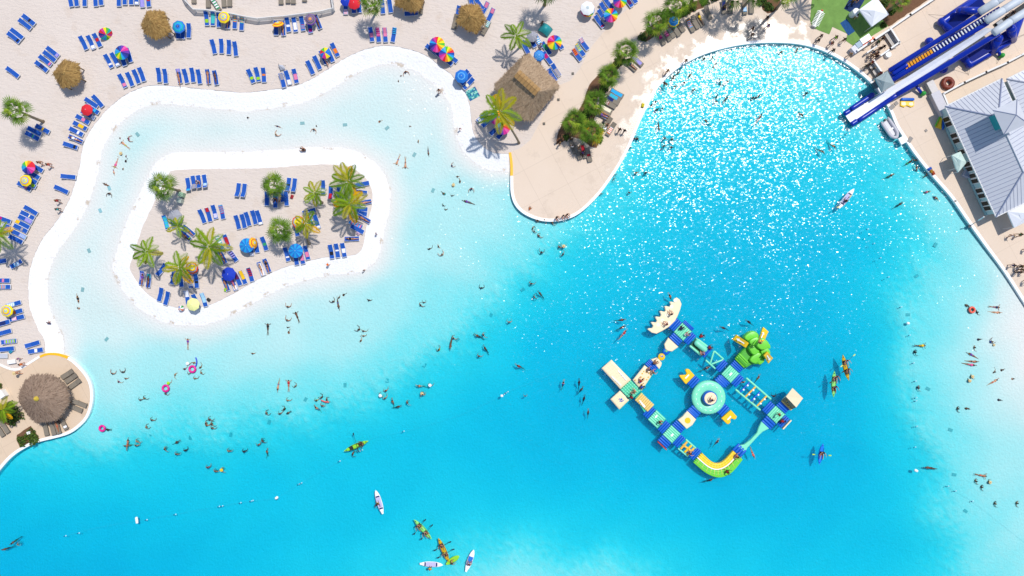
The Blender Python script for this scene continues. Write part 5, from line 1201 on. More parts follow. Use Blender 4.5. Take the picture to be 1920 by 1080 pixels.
# ------------------------------------------------------------------ giant inflatable slide
def big_slide():
    B = mat('082a9e', .3, .08, 1.5); BD = mat('0a1f78', .35, .1, 1.5); LN = mat('f0f1f4', .5, .04, 2, .01); CAPM = mat('c2c9d0', .45, .05, 2); ORN = mat('f0a31e', .5, .05, 2); PB = mat('0f48c8', .3, .06, 2); DK = mat('14161c', .6, .1, 2)
    p0 = P(1700, 140, .35); o = empty('inflatable_slide', p0); tag(o, 'giant blue inflatable water slide with a white lane', 'water slide')
    V = lambda x, y, z: P(x, y, z) - p0
    x0, y0, z0 = 1588, 225, .45; x1, y1, z1 = 1868, 47, 7.5
    def zat(x): return z0 + (z1 - z0) * max(0, min(1, (x - 1640) / (x1 - 1640))) ** 1.15 if x > 1640 else z0
    def tube(name, a, b, r, m, dz=.0, n=12, k=8):
        mb = MB(); pts = []
        for i in range(k + 1):
            x = a[0] + (b[0] - a[0]) * i / k; y = a[1] + (b[1] - a[1]) * i / k; pts.append(V(x, y, zat(x) + dz))
        d0 = (pts[1] - pts[0]).normalized(); d1 = (pts[-1] - pts[-2]).normalized()
        pts = [pts[0] - d0 * r * .35] + pts + [pts[-1] + d1 * r * .35]
        mb.tube(pts, [r * .7] + [r] * (k + 1) + [r * .7], n); return mb.build(name, m, o, True)
    # lane
    mb = MB(); n = 24
    for i in range(n + 1):
        f = i / n; a = (1585.5 + (1848 - 1585.5) * f, 217 + (52 - 217) * f); b = (1597 + (1866 - 1597) * f, 232.5 + (53 - 232.5) * f)
        zz = zat((a[0] + b[0]) / 2); q, r = V(*a, zz), V(*b, zz); c = (q + r) / 2; c.z -= .1; w = .012 * (i % 2)
        mb.v += [tuple(q + Vector((0, 0, w))), tuple(c + Vector((0, 0, w))), tuple(r + Vector((0, 0, w))), tuple(q - Vector((0, 0, .8))), tuple(r - Vector((0, 0, .8)))]
    for i in range(n):
        k = 5 * i; mb.f += [(k, k + 1, k + 6, k + 5), (k + 1, k + 2, k + 7, k + 6), (k, k + 5, k + 8, k + 3), (k + 2, k + 4, k + 9, k + 7), (k + 3, k + 8, k + 9, k + 4)]
    mb.mi = [0] * len(mb.f); mb.build('slide_lane', LN, o)
    tube('lower_left_tube', (1596, 204), (1637, 177), .35, B); tube('end_tube', (1584, 213), (1592, 208), .35, B); tube('end_tube', (1597, 233), (1606, 227), .35, B)
    tube('right_tube', (1610, 226), (1680, 179), .33, B, .05); tube('right_tube', (1682, 177.5), (1872, 62), .37, B, .1)
    tube('middle_tube', (1672, 151), (1852, 43), .32, B, .1)
    tube('left_tube', (1668, 132), (1838, 26), .33, B, .1); tube('left_inner_tube', (1674, 139), (1700, 122), .33, B, 0)
    # stair lane base, pad, steps
    def quad(name, pts, m, dz=0.0, th=.12):
        mb = MB(); t = [V(x, y, zat(x) + dz) for x, y in pts]; mb.add(t + [v - Vector((0, 0, th)) for v in t], [(0, 1, 2, 3), (7, 6, 5, 4), (0, 4, 5, 1), (1, 5, 6, 2), (2, 6, 7, 3), (3, 7, 4, 0)]); return mb.build(name, m, o)
    quad('stair_bed', [(1669, 138), (1676, 149), (1882, 22), (1873, 12)], BD, -.25)
    quad('landing_pad', [(1669, 139), (1675, 148), (1699, 133), (1693, 122)], PB, -.1)
    for k in range(10):
        f = k / 9.5; x, y = 1695 + 50 * f, 122.5 - 29.5 * f; quad('orange_step', [(x, y), (x + 5.5, y + 9.5), (x + 9, y + 7.3), (x + 3.5, y - 2.2)], ORN, .0)
    for k in range(21):
        f = k / 20; x, y = 1748 + 118 * f, 91 - 72 * f; quad('white_step', [(x, y), (x + 6, y + 8.5), (x + 8, y + 7), (x + 2, y - 1.3)], IWHT, .0)
    for a, b in (((1838, 22), (1868, 3)), ((1869, 2), (1892, -13)), ((1850, 39), (1880, 20)), ((1882, 18.5), (1920, -5)), ((1864, 61), (1893, 41)), ((1896, 39), (1930, 18))): tube('top_cap', a, b, .52, CAPM, .45, k=3)
    quad('top_deck', [(1862, 46), (1870, 57), (1935, 12), (1925, 2)], DK, -.5); quad('grey_mat', [(1868, 43), (1874, 49), (1884, 42), (1878, 36)], mat('9aa0a8', .6), -.3)
    # side frames resting on the ground
    def leg(pts, r, m, nm='frame_tube'):
        mb = MB()
        q = [V(*a) for a in pts]; mb.tube(q, r, 14); 
        for e in q: mb.ball(e, r * 1.01, 14, 8)
        mb.build(nm, m, o, True)
    leg([(1783, 60, 1.1), (1766, 41, 1.1), (1800, 19, 1.2), (1848, -12, 1.4)], .6, B); leg([(1800, 20, 2.8), (1836, 20, 3.8)], .5, B)
    quad('frame_web', [(1772, 44), (1784, 56), (1850, 10), (1838, -4)], BD, -3.2)
    leg([(1807, 108, 1.0), (1818, 121, 1.0), (1858, 97, 1.1), (1898, 74, 1.2), (1912, 34, 1.6)], .56, B); leg([(1858, 97, 1.2), (1872, 72, 3.5)], .6, B); leg([(1898, 74, 1.3), (1896, 54, 4.6)], .6, B)
    quad('frame_web', [(1807, 106), (1820, 118), (1900, 70), (1895, 52)], BD, -4.4)
    for x, y in ((1742, 78), (1769, 130)): 
        mb = MB(); mb.ball(V(x, y, 1.2), .6, 12, 8); mb.build('side_bulge', B, o, True)
    # air hoses with green blowers and guy ropes
    for a, b in (((1718, 161), (1728, 175)), ((1872, 94), (1875, 104))):
        mb = MB(); mb.tube([V(*a, 1.2), V(*b, .75)], .22, 8); mb.build('air_hose', B, o, True)
        mb = MB(); mb.lathe([(0, .9), (.25, .85), (.34, .6), (.34, .25), (.2, .02)], 12, V(b[0] - .5, b[1] + 2, .35)); mb.build('blower', mat('2f9a3e', .5), o, True)
    for a, b in (((1782, 30, 1.5), (1741, 27, .4)), ((1782, 50, 1.5), (1752, 48, .4)), ((1820, 118, 1.0), (1816, 141, .4)), ((1795, 125, 1.0), (1815, 139, .4)), ((1880, 100, 1.2), (1869, 120, .4)), ((1905, 70, 1.2), (1925, 63, .4))):
        mb = MB(); mb.tube([V(*a), V(*b)], .02, 4); mb.build('guy_rope', mat('4a4640'), o)
big_slide()
# ------------------------------------------------------------------ canopies
def tent(corners, ez, peak, pz, label, m, legs=True, base=.38, name='canopy_tent', grp='shade canopies'):
    E = [P(x, y, ez) for x, y in corners]; A_ = P(*peak, pz); c0 = sum(E, Vector()) / len(E); c0.z = base; o = empty(name, c0); E = [e - c0 for e in E]; A_ = A_ - c0; n = len(E)
    for i in range(n):
        a, b = E[i], E[(i + 1) % n]; mb = MB(); mid = (a + b) / 2; mm = mid.lerp(A_, .5) - Vector((0, 0, .06)); a2, b2 = a.lerp(A_, .5) , b.lerp(A_, .5)
        mb.add([a, b, b2, mm, a2, A_], [(0, 1, 2, 3, 4), (4, 3, 2, 5)]); mb.build('roof_panel', m, o)
        mb = MB(); dz = Vector((0, 0, -.25)); mb.add([a, b, b + dz, a + dz], [(0, 1, 2, 3)]); mb.build('valance', m, o)
        if legs: mb = MB(); mb.tube([(a.x * .97, a.y * .97, 0), a * .97], .035, 6); mb.build('leg', FW, o)
    tag(o, label, 'canopy', grp); return o
CW = mat('e6e6ea', .6, .03, 2)
tent([(1611, 18), (1643, -6), (1667, 27), (1635, 50)], 2.7, (1641, 20), 3.5, 'white square canopy tent over the lawn', CW)
tent([(1641, 147), (1664, 133), (1678, 158), (1654, 173)], 3.0, (1659, 153), 3.7, 'grey square canopy at the foot of the slide stairs', mat('93a0a2', .6, .05, 2))
tent([(1785, 291), (1801, 284), (1813, 304), (1797, 323), (1793, 316)], 2.6, (1802, 301), 3.2, 'pale mint canopy beside the clubhouse wall', mat('c3d6cc', .6, .05, 2))
tent([(1889, 397), (1930, 376), (1948, 404), (1902, 427)], 2.9, (1930, 400), 4.0, 'white canopy below the clubhouse corner', CW)
# ------------------------------------------------------------------ clubhouse
def metal_roof(name, o, NWpx, n_len, w_len, ez, rise, seam, m, ms, off, hipS=True):
    """hip roof; n runs away from the pool, w runs along the pool side (photo pixels at eave height)"""
    nx, ny = .898, -.44; wx, wy = .417, .909; hw = n_len / 2
    Q = lambda a, b, z: P(NWpx[0] + nx * a + wx * b, NWpx[1] + ny * a + wy * b, ez) * 1.0
    def V(a, b, f):
        p = Q(a, b, ez); return Vector((p.x, p.y, ez + rise * f)) - off
    c = [V(0, 0, 0), V(n_len, 0, 0), V(n_len, w_len, 0), V(0, w_len, 0)]; r0 = V(hw, hw, 1); r1 = V(hw, w_len - hw, 1)
    faces = [(c[0], c[1], r0, None), (c[0], r0, r1, c[3]), (c[3], r1, c[2], None), (c[1], c[2], r1, r0)]
    for f in faces:
        mb = MB(); p = [q for q in f if q is not None]; mb.add(p + [q - Vector((0, 0, .1)) for q in p], [tuple(range(len(p)))] + [(i, (i + 1) % len(p), len(p) + (i + 1) % len(p), len(p) + i) for i in range(len(p))]); rp = mb.build('roof_panel', m, o)
    def seam_bar(a, b):
        mb = MB(); mb.tube([a + Vector((0, 0, .012)), b + Vector((0, 0, .012))], .03, 4); mb.build('seam', ms, o)
    k = seam
    while k < n_len:
        t = min(k, n_len - k) / hw; seam_bar(V(k, 0, 0), V(k, hw * t, t)); 
        if hipS: seam_bar(V(k, w_len, 0), V(k, w_len - hw * t, t))
        k += seam
    k = seam
    while k < w_len:
        t = min(1, min(k, w_len - k) / hw); seam_bar(V(0, k, 0), V(hw * t, k, t)); seam_bar(V(n_len, k, 0), V(n_len - hw * t, k, t)); k += seam
    for a, b in ((c[0], r0), (c[1], r0), (c[2], r1), (c[3], r1), (r0, r1)):
        mb = MB(); mb.tube([a + Vector((0, 0, .03)), b + Vector((0, 0, .03))], .11, 6); mb.build('ridge_cap', ms if a is not r0 else m, o)
    for a, b in zip(c, c[1:] + c[:1]):
        mb = MB(); mb.tube([a + Vector((0, 0, -.06)), b + Vector((0, 0, -.06))], .10, 6); mb.build('gutter', FW, o)
    return V, c
def clubhouse():
    ez, rise = 3.2, 2.6; p0 = P(1850, 290, .35); o = empty('clubhouse', p0); rm = mat('c2c4cb', .45, .06, 1.2); rs = mat('8a90a8', .5, .05, 2)
    V, c = metal_roof('roof', o, (1772.5, 199.4), 118, 228, ez, rise, 7.6, rm, rs, p0)
    wm = mat('a9c6c6', .7, .06, 2); tr = FW; ins = 5.0
    def Wp(a, b, z): q = V(a, b, 0); q.z = z - .35; return q
    mb = MB(); q = [Wp(ins, ins, .35), Wp(118 - ins, ins, .35), Wp(118 - ins, 228 - ins, .35), Wp(ins, 228 - ins, .35)]; mb.prism(q, 0, ez - .4); mb.build('wall', wm, o)
    az = math.atan2((q[3] - q[0]).y, (q[3] - q[0]).x); gl = mat('3d362c', .15, .1, 2)
    for k, b in enumerate((24, 34, 58, 69, 92, 118, 128, 142, 153, 173, 184, 200, 210)):
        w = Wp(ins, b, 1.65); nrm = (q[0] - q[1]).normalized(); f = MB(); f.box(w + nrm * .03, (.78, .10, 1.75), az); fr = f.build('window', tr, o); g = MB(); g.box(w + nrm * .075, (.58, .04, 1.5), az); g.build('pane', gl, fr)
    mb = MB(); s0, s1 = Wp(ins - .5, ins, .35), Wp(ins - .5, 228 - ins, .35); mb.box((s0 + s1) / 2 + Vector((0, 0, .35)), ((s1 - s0).length, .16, .5), az); mb.build('plinth', mat('8fb4b6', .7), o)
    # cupola on the ridge
    b0 = V(59, 66, 1); b0.z = ez + rise - .35; cu = MB(); cu.box((b0.x, b0.y, b0.z + .5), (1.7, 2.0, 3.4), az + R(90)); cp = cu.build('cupola', mat('2f9a9c', .6, .06, 2), o)
    zt = b0.z + 2.25; mb = MB(); e = 1.75; M_ = Matrix.Rotation(az, 3, 'Z'); cs = [M_ @ Vector((sx * e, sy * e, 0)) + Vector((b0.x, b0.y, zt)) for sx, sy in ((-1, -1), (1, -1), (1, 1), (-1, 1))]; t = Vector((b0.x, b0.y, zt + 1.2))
    mb.add(cs + [t], [(0, 1, 4), (1, 2, 4), (2, 3, 4), (3, 0, 4), (0, 3, 2, 1)]); mb.build('cupola_roof', rm, cp)
    for a in cs: mb = MB(); mb.tube([a, t], .06, 5); mb.build('ridge_cap', rs, cp)
    # louvred box on the shaded side
    tag(o, 'clubhouse with a grey standing seam hip roof and teal cupola', 'building')
    p1 = P(1930, 200, .35); o2 = empty('pavilion_building', p1); V2, c2 = metal_roof('roof', o2, (1888, 148), 96, 210, 3.2, 2.2, 7.6, mat('dcdde2', .45, .05, 1.2), mat('aaacb8', .5), p1)
    mb = MB(); mb.prism([V2(5, 5, 0), V2(91, 5, 0), V2(91, 205, 0), V2(5, 205, 0)], 0, 2.8); mb.build('wall', mat('b9c4c6', .7), o2); tag(o2, 'white-roofed building cut by the right edge', 'building')
clubhouse()
# ------------------------------------------------------------------ walls, railings, benches on the right deck
def wallrun(pts, h, th, label, m=FW, cap=True, name='low_wall', cat='wall'):
    p0 = P(*pts[0], .35); o = empty(name, p0)
    for a, b in zip(pts, pts[1:]):
        A_, B_ = P(*a, .35) - p0, P(*b, .35) - p0; d_ = B_ - A_; az = math.atan2(d_.y, d_.x); c = (A_ + B_) / 2
        q = MB(); q.box((c.x, c.y, h / 2), (d_.length, th, h), az); q.build('panel', m, o)
        if cap: q = MB(); q.box((c.x, c.y, h + .03), (d_.length + th * .6, th + .1, .06), az); q.build('cap', FW, o)
        for f in ([0, 1] if d_.length < 3 else [i / int(d_.length / 2.2) for i in range(int(d_.length / 2.2) + 1)]):
            q = MB(); v = A_ + d_ * f; q.box((v.x, v.y, h / 2 + .05), (th + .12, th + .12, h + .12), az); q.build('post', FW, o)
    tag(o, label, cat, 'white railings and fences')
GWL = mat('cfcac6', .6, .05, 2)
wallrun([(1602, 99), (1632, 79), (1662, 59)], 1.15, .16, 'white railing between the lawn and the queue')
wallrun([(1664, 57), (1700, 32), (1745, 2), (1765, -12)], 1.0, .14, 'long white railing along the mulch bed')
wallrun([(1663, 58), (1679, 83)], 1.1, .12, 'short white railing at the queue end'); wallrun([(1679, 84), (1662, 96), (1645, 108)], 1.1, .12, 'white railing along the lower side of the queue'); wallrun([(1632, 118), (1648, 141)], 1.1, .12, 'white railing beside the slide entrance'); wallrun([(1621, 102), (1637, 91)], .9, .07, 'short handrail in the middle of the queue')
wallrun([(1763, 178), (1800, 158), (1840, 139), (1880, 121), (1935, 92)], 1.1, .12, 'white fence running behind the clubhouse'); wallrun([(1762, 180), (1772, 204)], 1.0, .12, 'short white railing beside the roof corner')
def bench(x, y, a, L, label):
    p = P(x, y, .35); o = empty('bench', p, -R(a))
    for k in range(3): q = MB(); q.box((-.24 + .24 * k, 0, .44), (.225, L, .05)); q.build('slat', mat('bdb6ae', .7, .1, 3), o)
    for s in (-1, 1): q = MB(); q.box((0, s * L * .4, .21), (.6, .08, .42)); q.build('leg', mat('5a5752'), o)
    q = MB(); q.box((.42, 0, .75), (.06, L, .5)); q.build('backrest', mat('b4aca6', .7), o)
    tag(o, label, 'bench', 'grey benches on the right deck')
bench(1668, 77, -33, 2.4, 'grey bench at the end of the queue'); bench(1637, 133, -33, 2.6, 'grey bench beside the slide entrance')
boxthing('planter', 'planter', 'grey block planter beside the brown donut float', 1744, 168, (1.0, 2.1, .8), 28, mat('b8b2ae', .7), .35, mat('cfc9c4', .7)); boxthing('storage_box', 'box', 'long grey storage box beside the roof corner', 1757, 196, (1.3, 3.4, .9), 26, mat('a9a6aa', .6), .35, mat('c2bfc4', .6))
boxthing('cooler', 'cooler', 'white cooler chest behind the white railing', 1619, 76, (1.5, .8, .7), 33, IWHT, .38); boxthing('cooler', 'cooler', 'grey cooler beside the white chest', 1607, 86, (.8, .75, .6), 33, mat('8fa6b8', .5), .38)
boxthing('bin', 'bin', 'narrow white counter in front of the railing', 1598, 96, (.7, 1.0, .9), 40, mat('c9c9d2', .5), .35)
def barrel(x, y, r, h, m, label, z=.35):
    p = P(x, y, z); o = empty('drum', p); q = MB(); q.lathe([(r, 0), (r * 1.03, h * .3), (r, h * .5), (r * 1.03, h * .7), (r, h), (r * .85, h + .03)], 20); q.build('body', m, o, True); q = MB(); q.lathe([(r * .86, h + .02), (r * .5, h + .05), (0, h + .05)], 20); q.build('lid', IWHT, o, True); tag(o, label, 'drum')
barrel(1597, 28, .45, 1.5, IWHT, 'white drum standing on the lawn by the tent', .38); barrel(1663, 104, .42, .5, IWHT, 'round white drum on the deck by the queue')
boxthing('orange_board', 'board', 'orange rescue board along the white railing', 1626, 80, (1.9, .45, .3), 33, mat('e0521c', .45), .38)
boxthing('safety_box', 'box', 'small yellow sign box by the slide entrance', 1642, 137, (.5, .45, .25), -30, mat('d8c832', .5), .35)
boxthing('pool_step', 'pool step', 'white pool step hanging on the edge by the dinghy', 1689.5, 264, (.75, .95, .3), 28, IWHT, .2); boxthing('step_box', 'step', 'grey steps beside the slide at the pool edge', 1640, 160, (.9, .9, .6), 30, mat('58666c', .6), .35)
for x, y, a, l, w, h_ in [(1672, 201, 40, 'larger grey floor hatch beside the slide', .75, .55), (1680, 194, 40, 'smaller grey floor hatch beside the slide', .5, .45), (1706, 262, 58, 'grey floor hatch near the pool step', .8, .5), (1736, 245, 40, 'dark square drain on the right deck', .32, .32), (1791, 377, 0, 'round drain on the lower right deck', .25, .25)]:
    boxthing('floor_hatch', 'hatch', l, x, y, (w, h_, .02), a, mat('a39c98', .6), .352, mat('8d8680', .6), 'floor hatches on the right deck')
# donut float
def donut():
    p = P(1775, 157, .35); o = empty('donut_float', p); br = mat('7a3320', .5, .35, 2.2, .04); q = MB(); n = 24
    q.tube([(.62 * math.cos(2 * math.pi * i / n) * (1 + .06 * math.sin(i * 1.7)), .62 * math.sin(2 * math.pi * i / n), .28) for i in range(n + 1)], .33, 10, cap=False); q.build('ring', br, o, True)
    rd = random.Random(2)
    for k in range(14):
        a = rd.uniform(0, 6.28); r = .62 + rd.uniform(-.2, .2); q = MB(); q.box((r * math.cos(a), r * math.sin(a), .6), (.14, .04, .03), rd.uniform(0, 3)); q.build('sprinkle', [mat('b06a58'), mat('4a1a12')][k % 2], o)
    tag(o, 'brown donut float lying on the deck below the slide', 'float')
donut()
def matfloat():
    p = P(1700, 193, .35); o = empty('float_mat', p, R(-2)); q = MB(); q.sausage((-.95, .42, .2), (.95, .48, .2), .22, 10); q.build('blue_roll', IBLU, o, True)
    q = MB(); q.prism([(-.95, .2), (.97, .22), (.97, -.45), (.55, -.62), (0, -.42), (-.1, -.42), (-.4, -.65), (-.95, -.48)], 0, .2, .06); q.build('yellow_mat', IYEL, o)
    for s in (-.5, .55): q = MB(); q.prism([(s - .32, .0), (s + .2, .08), (s + .32, -.3), (s, -.42), (s - .32, -.3)], .18, .22); q.build('pale_patch', BEI, o)
    tag(o, 'yellow and blue float mat lying on the deck by the slide', 'float')
matfloat()
def fin():
    p = P(1761, 229, .35); o = empty('sail_float', p, R(-14)); q = MB(); q.add([(-.4, -.9, .1), (.55, -.95, .1), (-.05, 1.2, .5), (.1, -.5, .55)], [(0, 1, 3), (1, 2, 3), (2, 0, 3), (0, 2, 1)]); q.build('yellow_body', IYEL, o); q = MB(); q.sausage((.62, -1.0, .3), (0, 1.4, .5), .16, 8); q.build('blue_edge', IBLU, o, True); q = MB(); q.sausage((-.5, -.8, .2), (-.15, 1.1, .4), .10, 8); q.build('green_edge', IGRN, o, True)
    tag(o, 'yellow pointed float leaning in the clubhouse shadow', 'float')
fin()
blanket(1589, 51, 1.1, 2.1, 33, ['1d4a7c', '214f86'], 'navy mat lying flat on the lawn', .385); blanket(1604, 4, 1.9, 3.2, -30, ['152a52', '1b3362'], 'dark navy mat at the top of the lawn', .385)
boxthing('bench_table', 'table', 'grey table beside the mint canopy', 1812, 322, (.9, 1.7, .7), -24, mat('a6a9b8', .6), .35)
def rack():
    p = P(1531, 37, .385); o = empty('slatted_rack', p, -R(26)); q = MB(); q.box((0, 0, .55), (.16, 2.4, .1)); q.build('spine', IWHT, o)
    for k in range(10): q = MB(); q.box((0, -.95 + .21 * k, .62), (1.1, .06, .06)); q.build('slat', IWHT, o)
    for s in (-1, 1): q = MB(); q.box((0, s * 1.1, .27), (.6, .1, .54)); q.build('foot', IWHT, o)
    q = MB(); q.box((0, 1.22, .68), (.25, .16, .08)); q.build('red_tip', mat('c03028'), o); tag(o, 'white slatted rack standing on the lawn', 'rack')
rack()
def lamp():
    b = P(1818, 424, .35); t = P(1845, 406.5, 3.6); o = empty('lamp_post', b); q = MB(); v = t - b; q.tube([(0, 0, 0), v * .62], .05, 7); q.build('pole', mat('8f9296', .5), o); q = MB(); q.tube([v * .62, v], .075, 7); q.build('arm', IWHT, o); q = MB(); q.box((0, 0, .05), (.4, .4, .1)); q.build('base', mat('55585c'), o); tag(o, 'slim white post leaning over the pool edge', 'post')
lamp()
for x, y, c, l in [(1742, 317, '1c55b0', 'blue tote bag at the pool edge'), (1745, 321, 'b07a1c', 'mustard tote bag at the pool edge'), (1748.5, 325, 'b0441c', 'rust tote bag at the pool edge'), (1205, 198, 'd8c416', 'yellow bag at the wet pool edge'), (548, 369, 'a02030', 'red and grey bag beside the island fan palm'), (22, 659, '2a8fb0', 'blue and red bag pile beside a west lounger'), (672, 438, 'c0a0b8', 'pink bag under the island rim loungers'), (424, 543, '9fd028', 'lime bag at the royal blue parasol'), (392, 562, '2a2c30', 'black bag beside the pale blue towel'), (1132, 228, '3a3a3e', 'dark bag beside the palm bed')]:
    p = P(x, y, .35); o = empty('bag', p, random.uniform(0, 3)); q = MB(); q.prism([(-.26, -.18), (.26, -.18), (.26, .18), (-.26, .18)], 0, .36, .08); q.build('body', mat(c, .8, .2, 4), o); q = MB(); q.tube([(-.15, 0, .34), (-.08, 0, .52), (.08, 0, .52), (.15, 0, .34)], .02, 5); q.build('handle', mat('2a2622'), o); tag(o, l, 'bag', 'bags left beside the pool')
# ------------------------------------------------------------------ people
def skin_mesh(name, V_, E_, Rr, root, sub=1):
    me = bpy.data.meshes.new(name); me.from_pydata(V_, E_, []); ob = bpy.data.objects.new(name, me); COL.objects.link(ob)
    ob.modifiers.new('Skin', 'SKIN'); ob.modifiers.new('Sub', 'SUBSURF').levels = sub
    for i, d_ in enumerate(me.skin_vertices[0].data): d_.radius = (Rr[i], Rr[i]); d_.use_root = (i == root)
    dg = bpy.context.evaluated_depsgraph_get(); nm = bpy.data.meshes.new_from_object(ob.evaluated_get(dg)); bpy.data.objects.remove(ob); bpy.data.meshes.remove(me)
    nm.name = name; nm.polygons.foreach_set('use_smooth', [True] * len(nm.polygons)); return nm
def body(pel, up, fwd, aL, aR, lL, lR, head=None, foot=None):
    """forward kinematics; directions are (upper, lower) per limb; returns joints"""
    n = lambda v: Vector(v).normalized()
    up = n(up); fwd = n(fwd); rt = fwd.cross(up).normalized(); pel = Vector(pel); J = {}
    J['pel'] = pel; J['waist'] = pel + up * .17; J['chest'] = pel + up * .37; J['neck'] = pel + up * .53
    hd = n(head) if head else up; J['head'] = J['neck'] + hd * .10 + fwd * .02; J['crown'] = J['head'] + hd * .13
    for s, a, l, t in ((-1, aL, lL, 'L'), (1, aR, lR, 'R')):
        sh = pel + up * .46 + rt * .185 * s; el = sh + n(a[0]) * .29; wr = el + n(a[1]) * .25; pm = wr + n(a[1]) * .07
        hp = pel - up * .03 + rt * .09 * s; kn = hp + n(l[0]) * .43; an = kn + n(l[1]) * .42; fd = n(l[2]) if len(l) > 2 else fwd
        J.update({'sh' + t: sh, 'el' + t: el, 'wr' + t: wr, 'pm' + t: pm, 'hp' + t: hp, 'kn' + t: kn, 'an' + t: an, 'he' + t: an - fd * .04 + n(l[1]) * .04, 'to' + t: an + fd * .19 + n(l[1]) * .05})
        hv = n(a[1]); sd = hv.cross(fwd); sd = sd.normalized() if sd.length > .1 else rt; cu = sd.cross(hv)
        for k in range(4):
            o = (k - 1.5) * .021; ln = (.062, .078, .082, .068)[k]
            J[f'f{k}a{t}'] = pm + hv * .035 + sd * o; J[f'f{k}b{t}'] = J[f'f{k}a{t}'] + (hv + cu * .12 + sd * (k - 1.5) * .05) * ln * .5; J[f'f{k}c{t}'] = J[f'f{k}b{t}'] + (hv + cu * .4) * ln * .5
        J[f'tha{t}'] = wr + hv * .025 + sd * .035; J[f'thb{t}'] = J[f'tha{t}'] + (hv * .6 + sd) * .04
    J['fwd'] = fwd; J['hd'] = hd; J['rt'] = rt; J['up'] = up
    return J
RAD = {'pel': .125, 'waist': .112, 'chest': .132, 'neck': .058, 'head': .088, 'crown': .068, 'sh': .062, 'el': .043, 'wr': .03, 'pm': .036, 'hp': .088, 'kn': .056, 'an': .04, 'he': .035, 'to': .034}
PREC = {}
def make_pose(key, *a, **k):
    J = body(*a, **k); names = ['pel', 'waist', 'chest', 'neck', 'head', 'crown']; E_ = [('pel', 'waist'), ('waist', 'chest'), ('chest', 'neck'), ('neck', 'head'), ('head', 'crown')]
    for t in 'LR':
        E_ += [('chest', 'sh' + t), ('sh' + t, 'el' + t), ('el' + t, 'wr' + t), ('wr' + t, 'pm' + t), ('pel', 'hp' + t), ('hp' + t, 'kn' + t), ('kn' + t, 'an' + t), ('an' + t, 'to' + t)]
        names += [q + t for q in ('sh', 'el', 'wr', 'pm', 'hp', 'kn', 'an', 'to')]
    idx = {q: i for i, q in enumerate(names)}
    rad = [RAD[q if q in RAD else q[:-1]] for q in names]
    me = skin_mesh('person_body', [J[q] for q in names], [(idx[a_], idx[b_]) for a_, b_ in E_], rad, 0)
    bm = bmesh.new(); bm.from_mesh(me)
    ex = MB(); f, hd, rt = J['fwd'], J['hd'], J['rt']; hc = J['head'] + hd * .03
    ex.ball(hc + f * .095 - hd * .01, .018, 6, 4, sc=(1, 1, 1)); ex.ball(hc + f * .08 - hd * .045, .022, 6, 4)
    for s in (-1, 1): ex.ball(hc + rt * .088 * s, .024, 6, 4); ex.ball(hc + f * .078 + rt * .034 * s + hd * .018, .012, 6, 4)
    for t in 'LR':
        for k_ in range(4): ex.tube([J['pm' + t], J[f'f{k_}a{t}'], J[f'f{k_}b{t}'], J[f'f{k_}c{t}']], [.014, .0105, .0095, .0075], 5)
        ex.tube([J['wr' + t], J['tha' + t], J['thb' + t]], [.018, .013, .009], 5)
    vs = [bm.verts.new(v) for v in ex.v]
    for fc in ex.f: bm.faces.new([vs[i] for i in fc])
    bm.to_mesh(me); bm.free(); me.polygons.foreach_set('use_smooth', [True] * len(me.polygons))
    # clothing and hair follow the same joints
    hl = {t: J['hp' + t].lerp(J['kn' + t], .45) for t in 'LR'}
    sv = [J['pel'], J['pel'].lerp(J['waist'], .5), J['hpL'], J['hpR'], hl['L'], hl['R']]
    sh = skin_mesh('shorts', sv, [(0, 1), (0, 2), (0, 3), (2, 4), (3, 5)], [.138, .130, .102, .102, .092, .092], 0)
    tv = [J['pel'].lerp(J['waist'], .6), J['waist'], J['chest'], J['chest'].lerp(J['neck'], .55), J['shL'], J['shR']]
    tp = skin_mesh('top', tv, [(0, 1), (1, 2), (2, 3), (2, 4), (2, 5)], [.146, .145, .17, .105, .09, .09], 2)
    hm = MB(); hm.ball(hc + hd * .035 - f * .022, .112, 10, 7, sc=(1, 1, 1)); hm.ball(hc - f * .06 - hd * .05, .07, 8, 5)
    hair = hm.mesh('hair', [mat('2a1c14', .8, .2, 9)], True)
    ht = MB(); ht.lathe([(.0, .13), (.08, .12), (.105, .05), (.12, .0), (.24, -.03), (.25, -.02)], 16)
    R_ = Vector((0, 0, 1)).rotation_difference(hd).to_matrix(); ht.v = [tuple(R_ @ Vector(v) + hc + hd * .06) for v in ht.v]; hat = ht.mesh('hat', [mat('d8c49a', .85, .1, 6)], True)
    lo = MB(); lo.tube([hc - f * .09 + hd * .03, hc - f * .13 - hd * .1, J['neck'] - f * .15 - hd * .12], [.07, .06, .03], 7); 
    PREC[key] = (me, sh, tp, hair, hat, lo.mesh('long_hair', [mat('2a1c14', .8, .2, 9)], True))
Z = (0, 0, 1); Y = (0, 1, 0)
make_pose('stand', (0, 0, .93), (0, .02, 1), Y, ((-.28, .05, -1), (-.05, .3, -1)), ((.28, .05, -1), (.05, .25, -1)), ((-.06, 0, -1), (-.03, 0, -1)), ((.06, 0, -1), (.03, 0, -1)))
make_pose('walk', (0, 0, .92), (0, .06, 1), Y, ((-.25, .4, -1), (-.05, .7, -1)), ((.25, -.45, -1), (.05, -.1, -1)), ((-.05, -.3, -1), (-.03, -.55, -1)), ((.05, .4, -1), (.03, -.05, -1)))
make_pose('wave', (0, 0, .93), (0, .02, 1), Y, ((-.9, .2, .35), (-.5, .3, .8)), ((.6, .2, -.8), (.3, .8, -.2)), ((-.1, 0, -1), (-.05, 0, -1)), ((.1, 0, -1), (.05, 0, -1)))
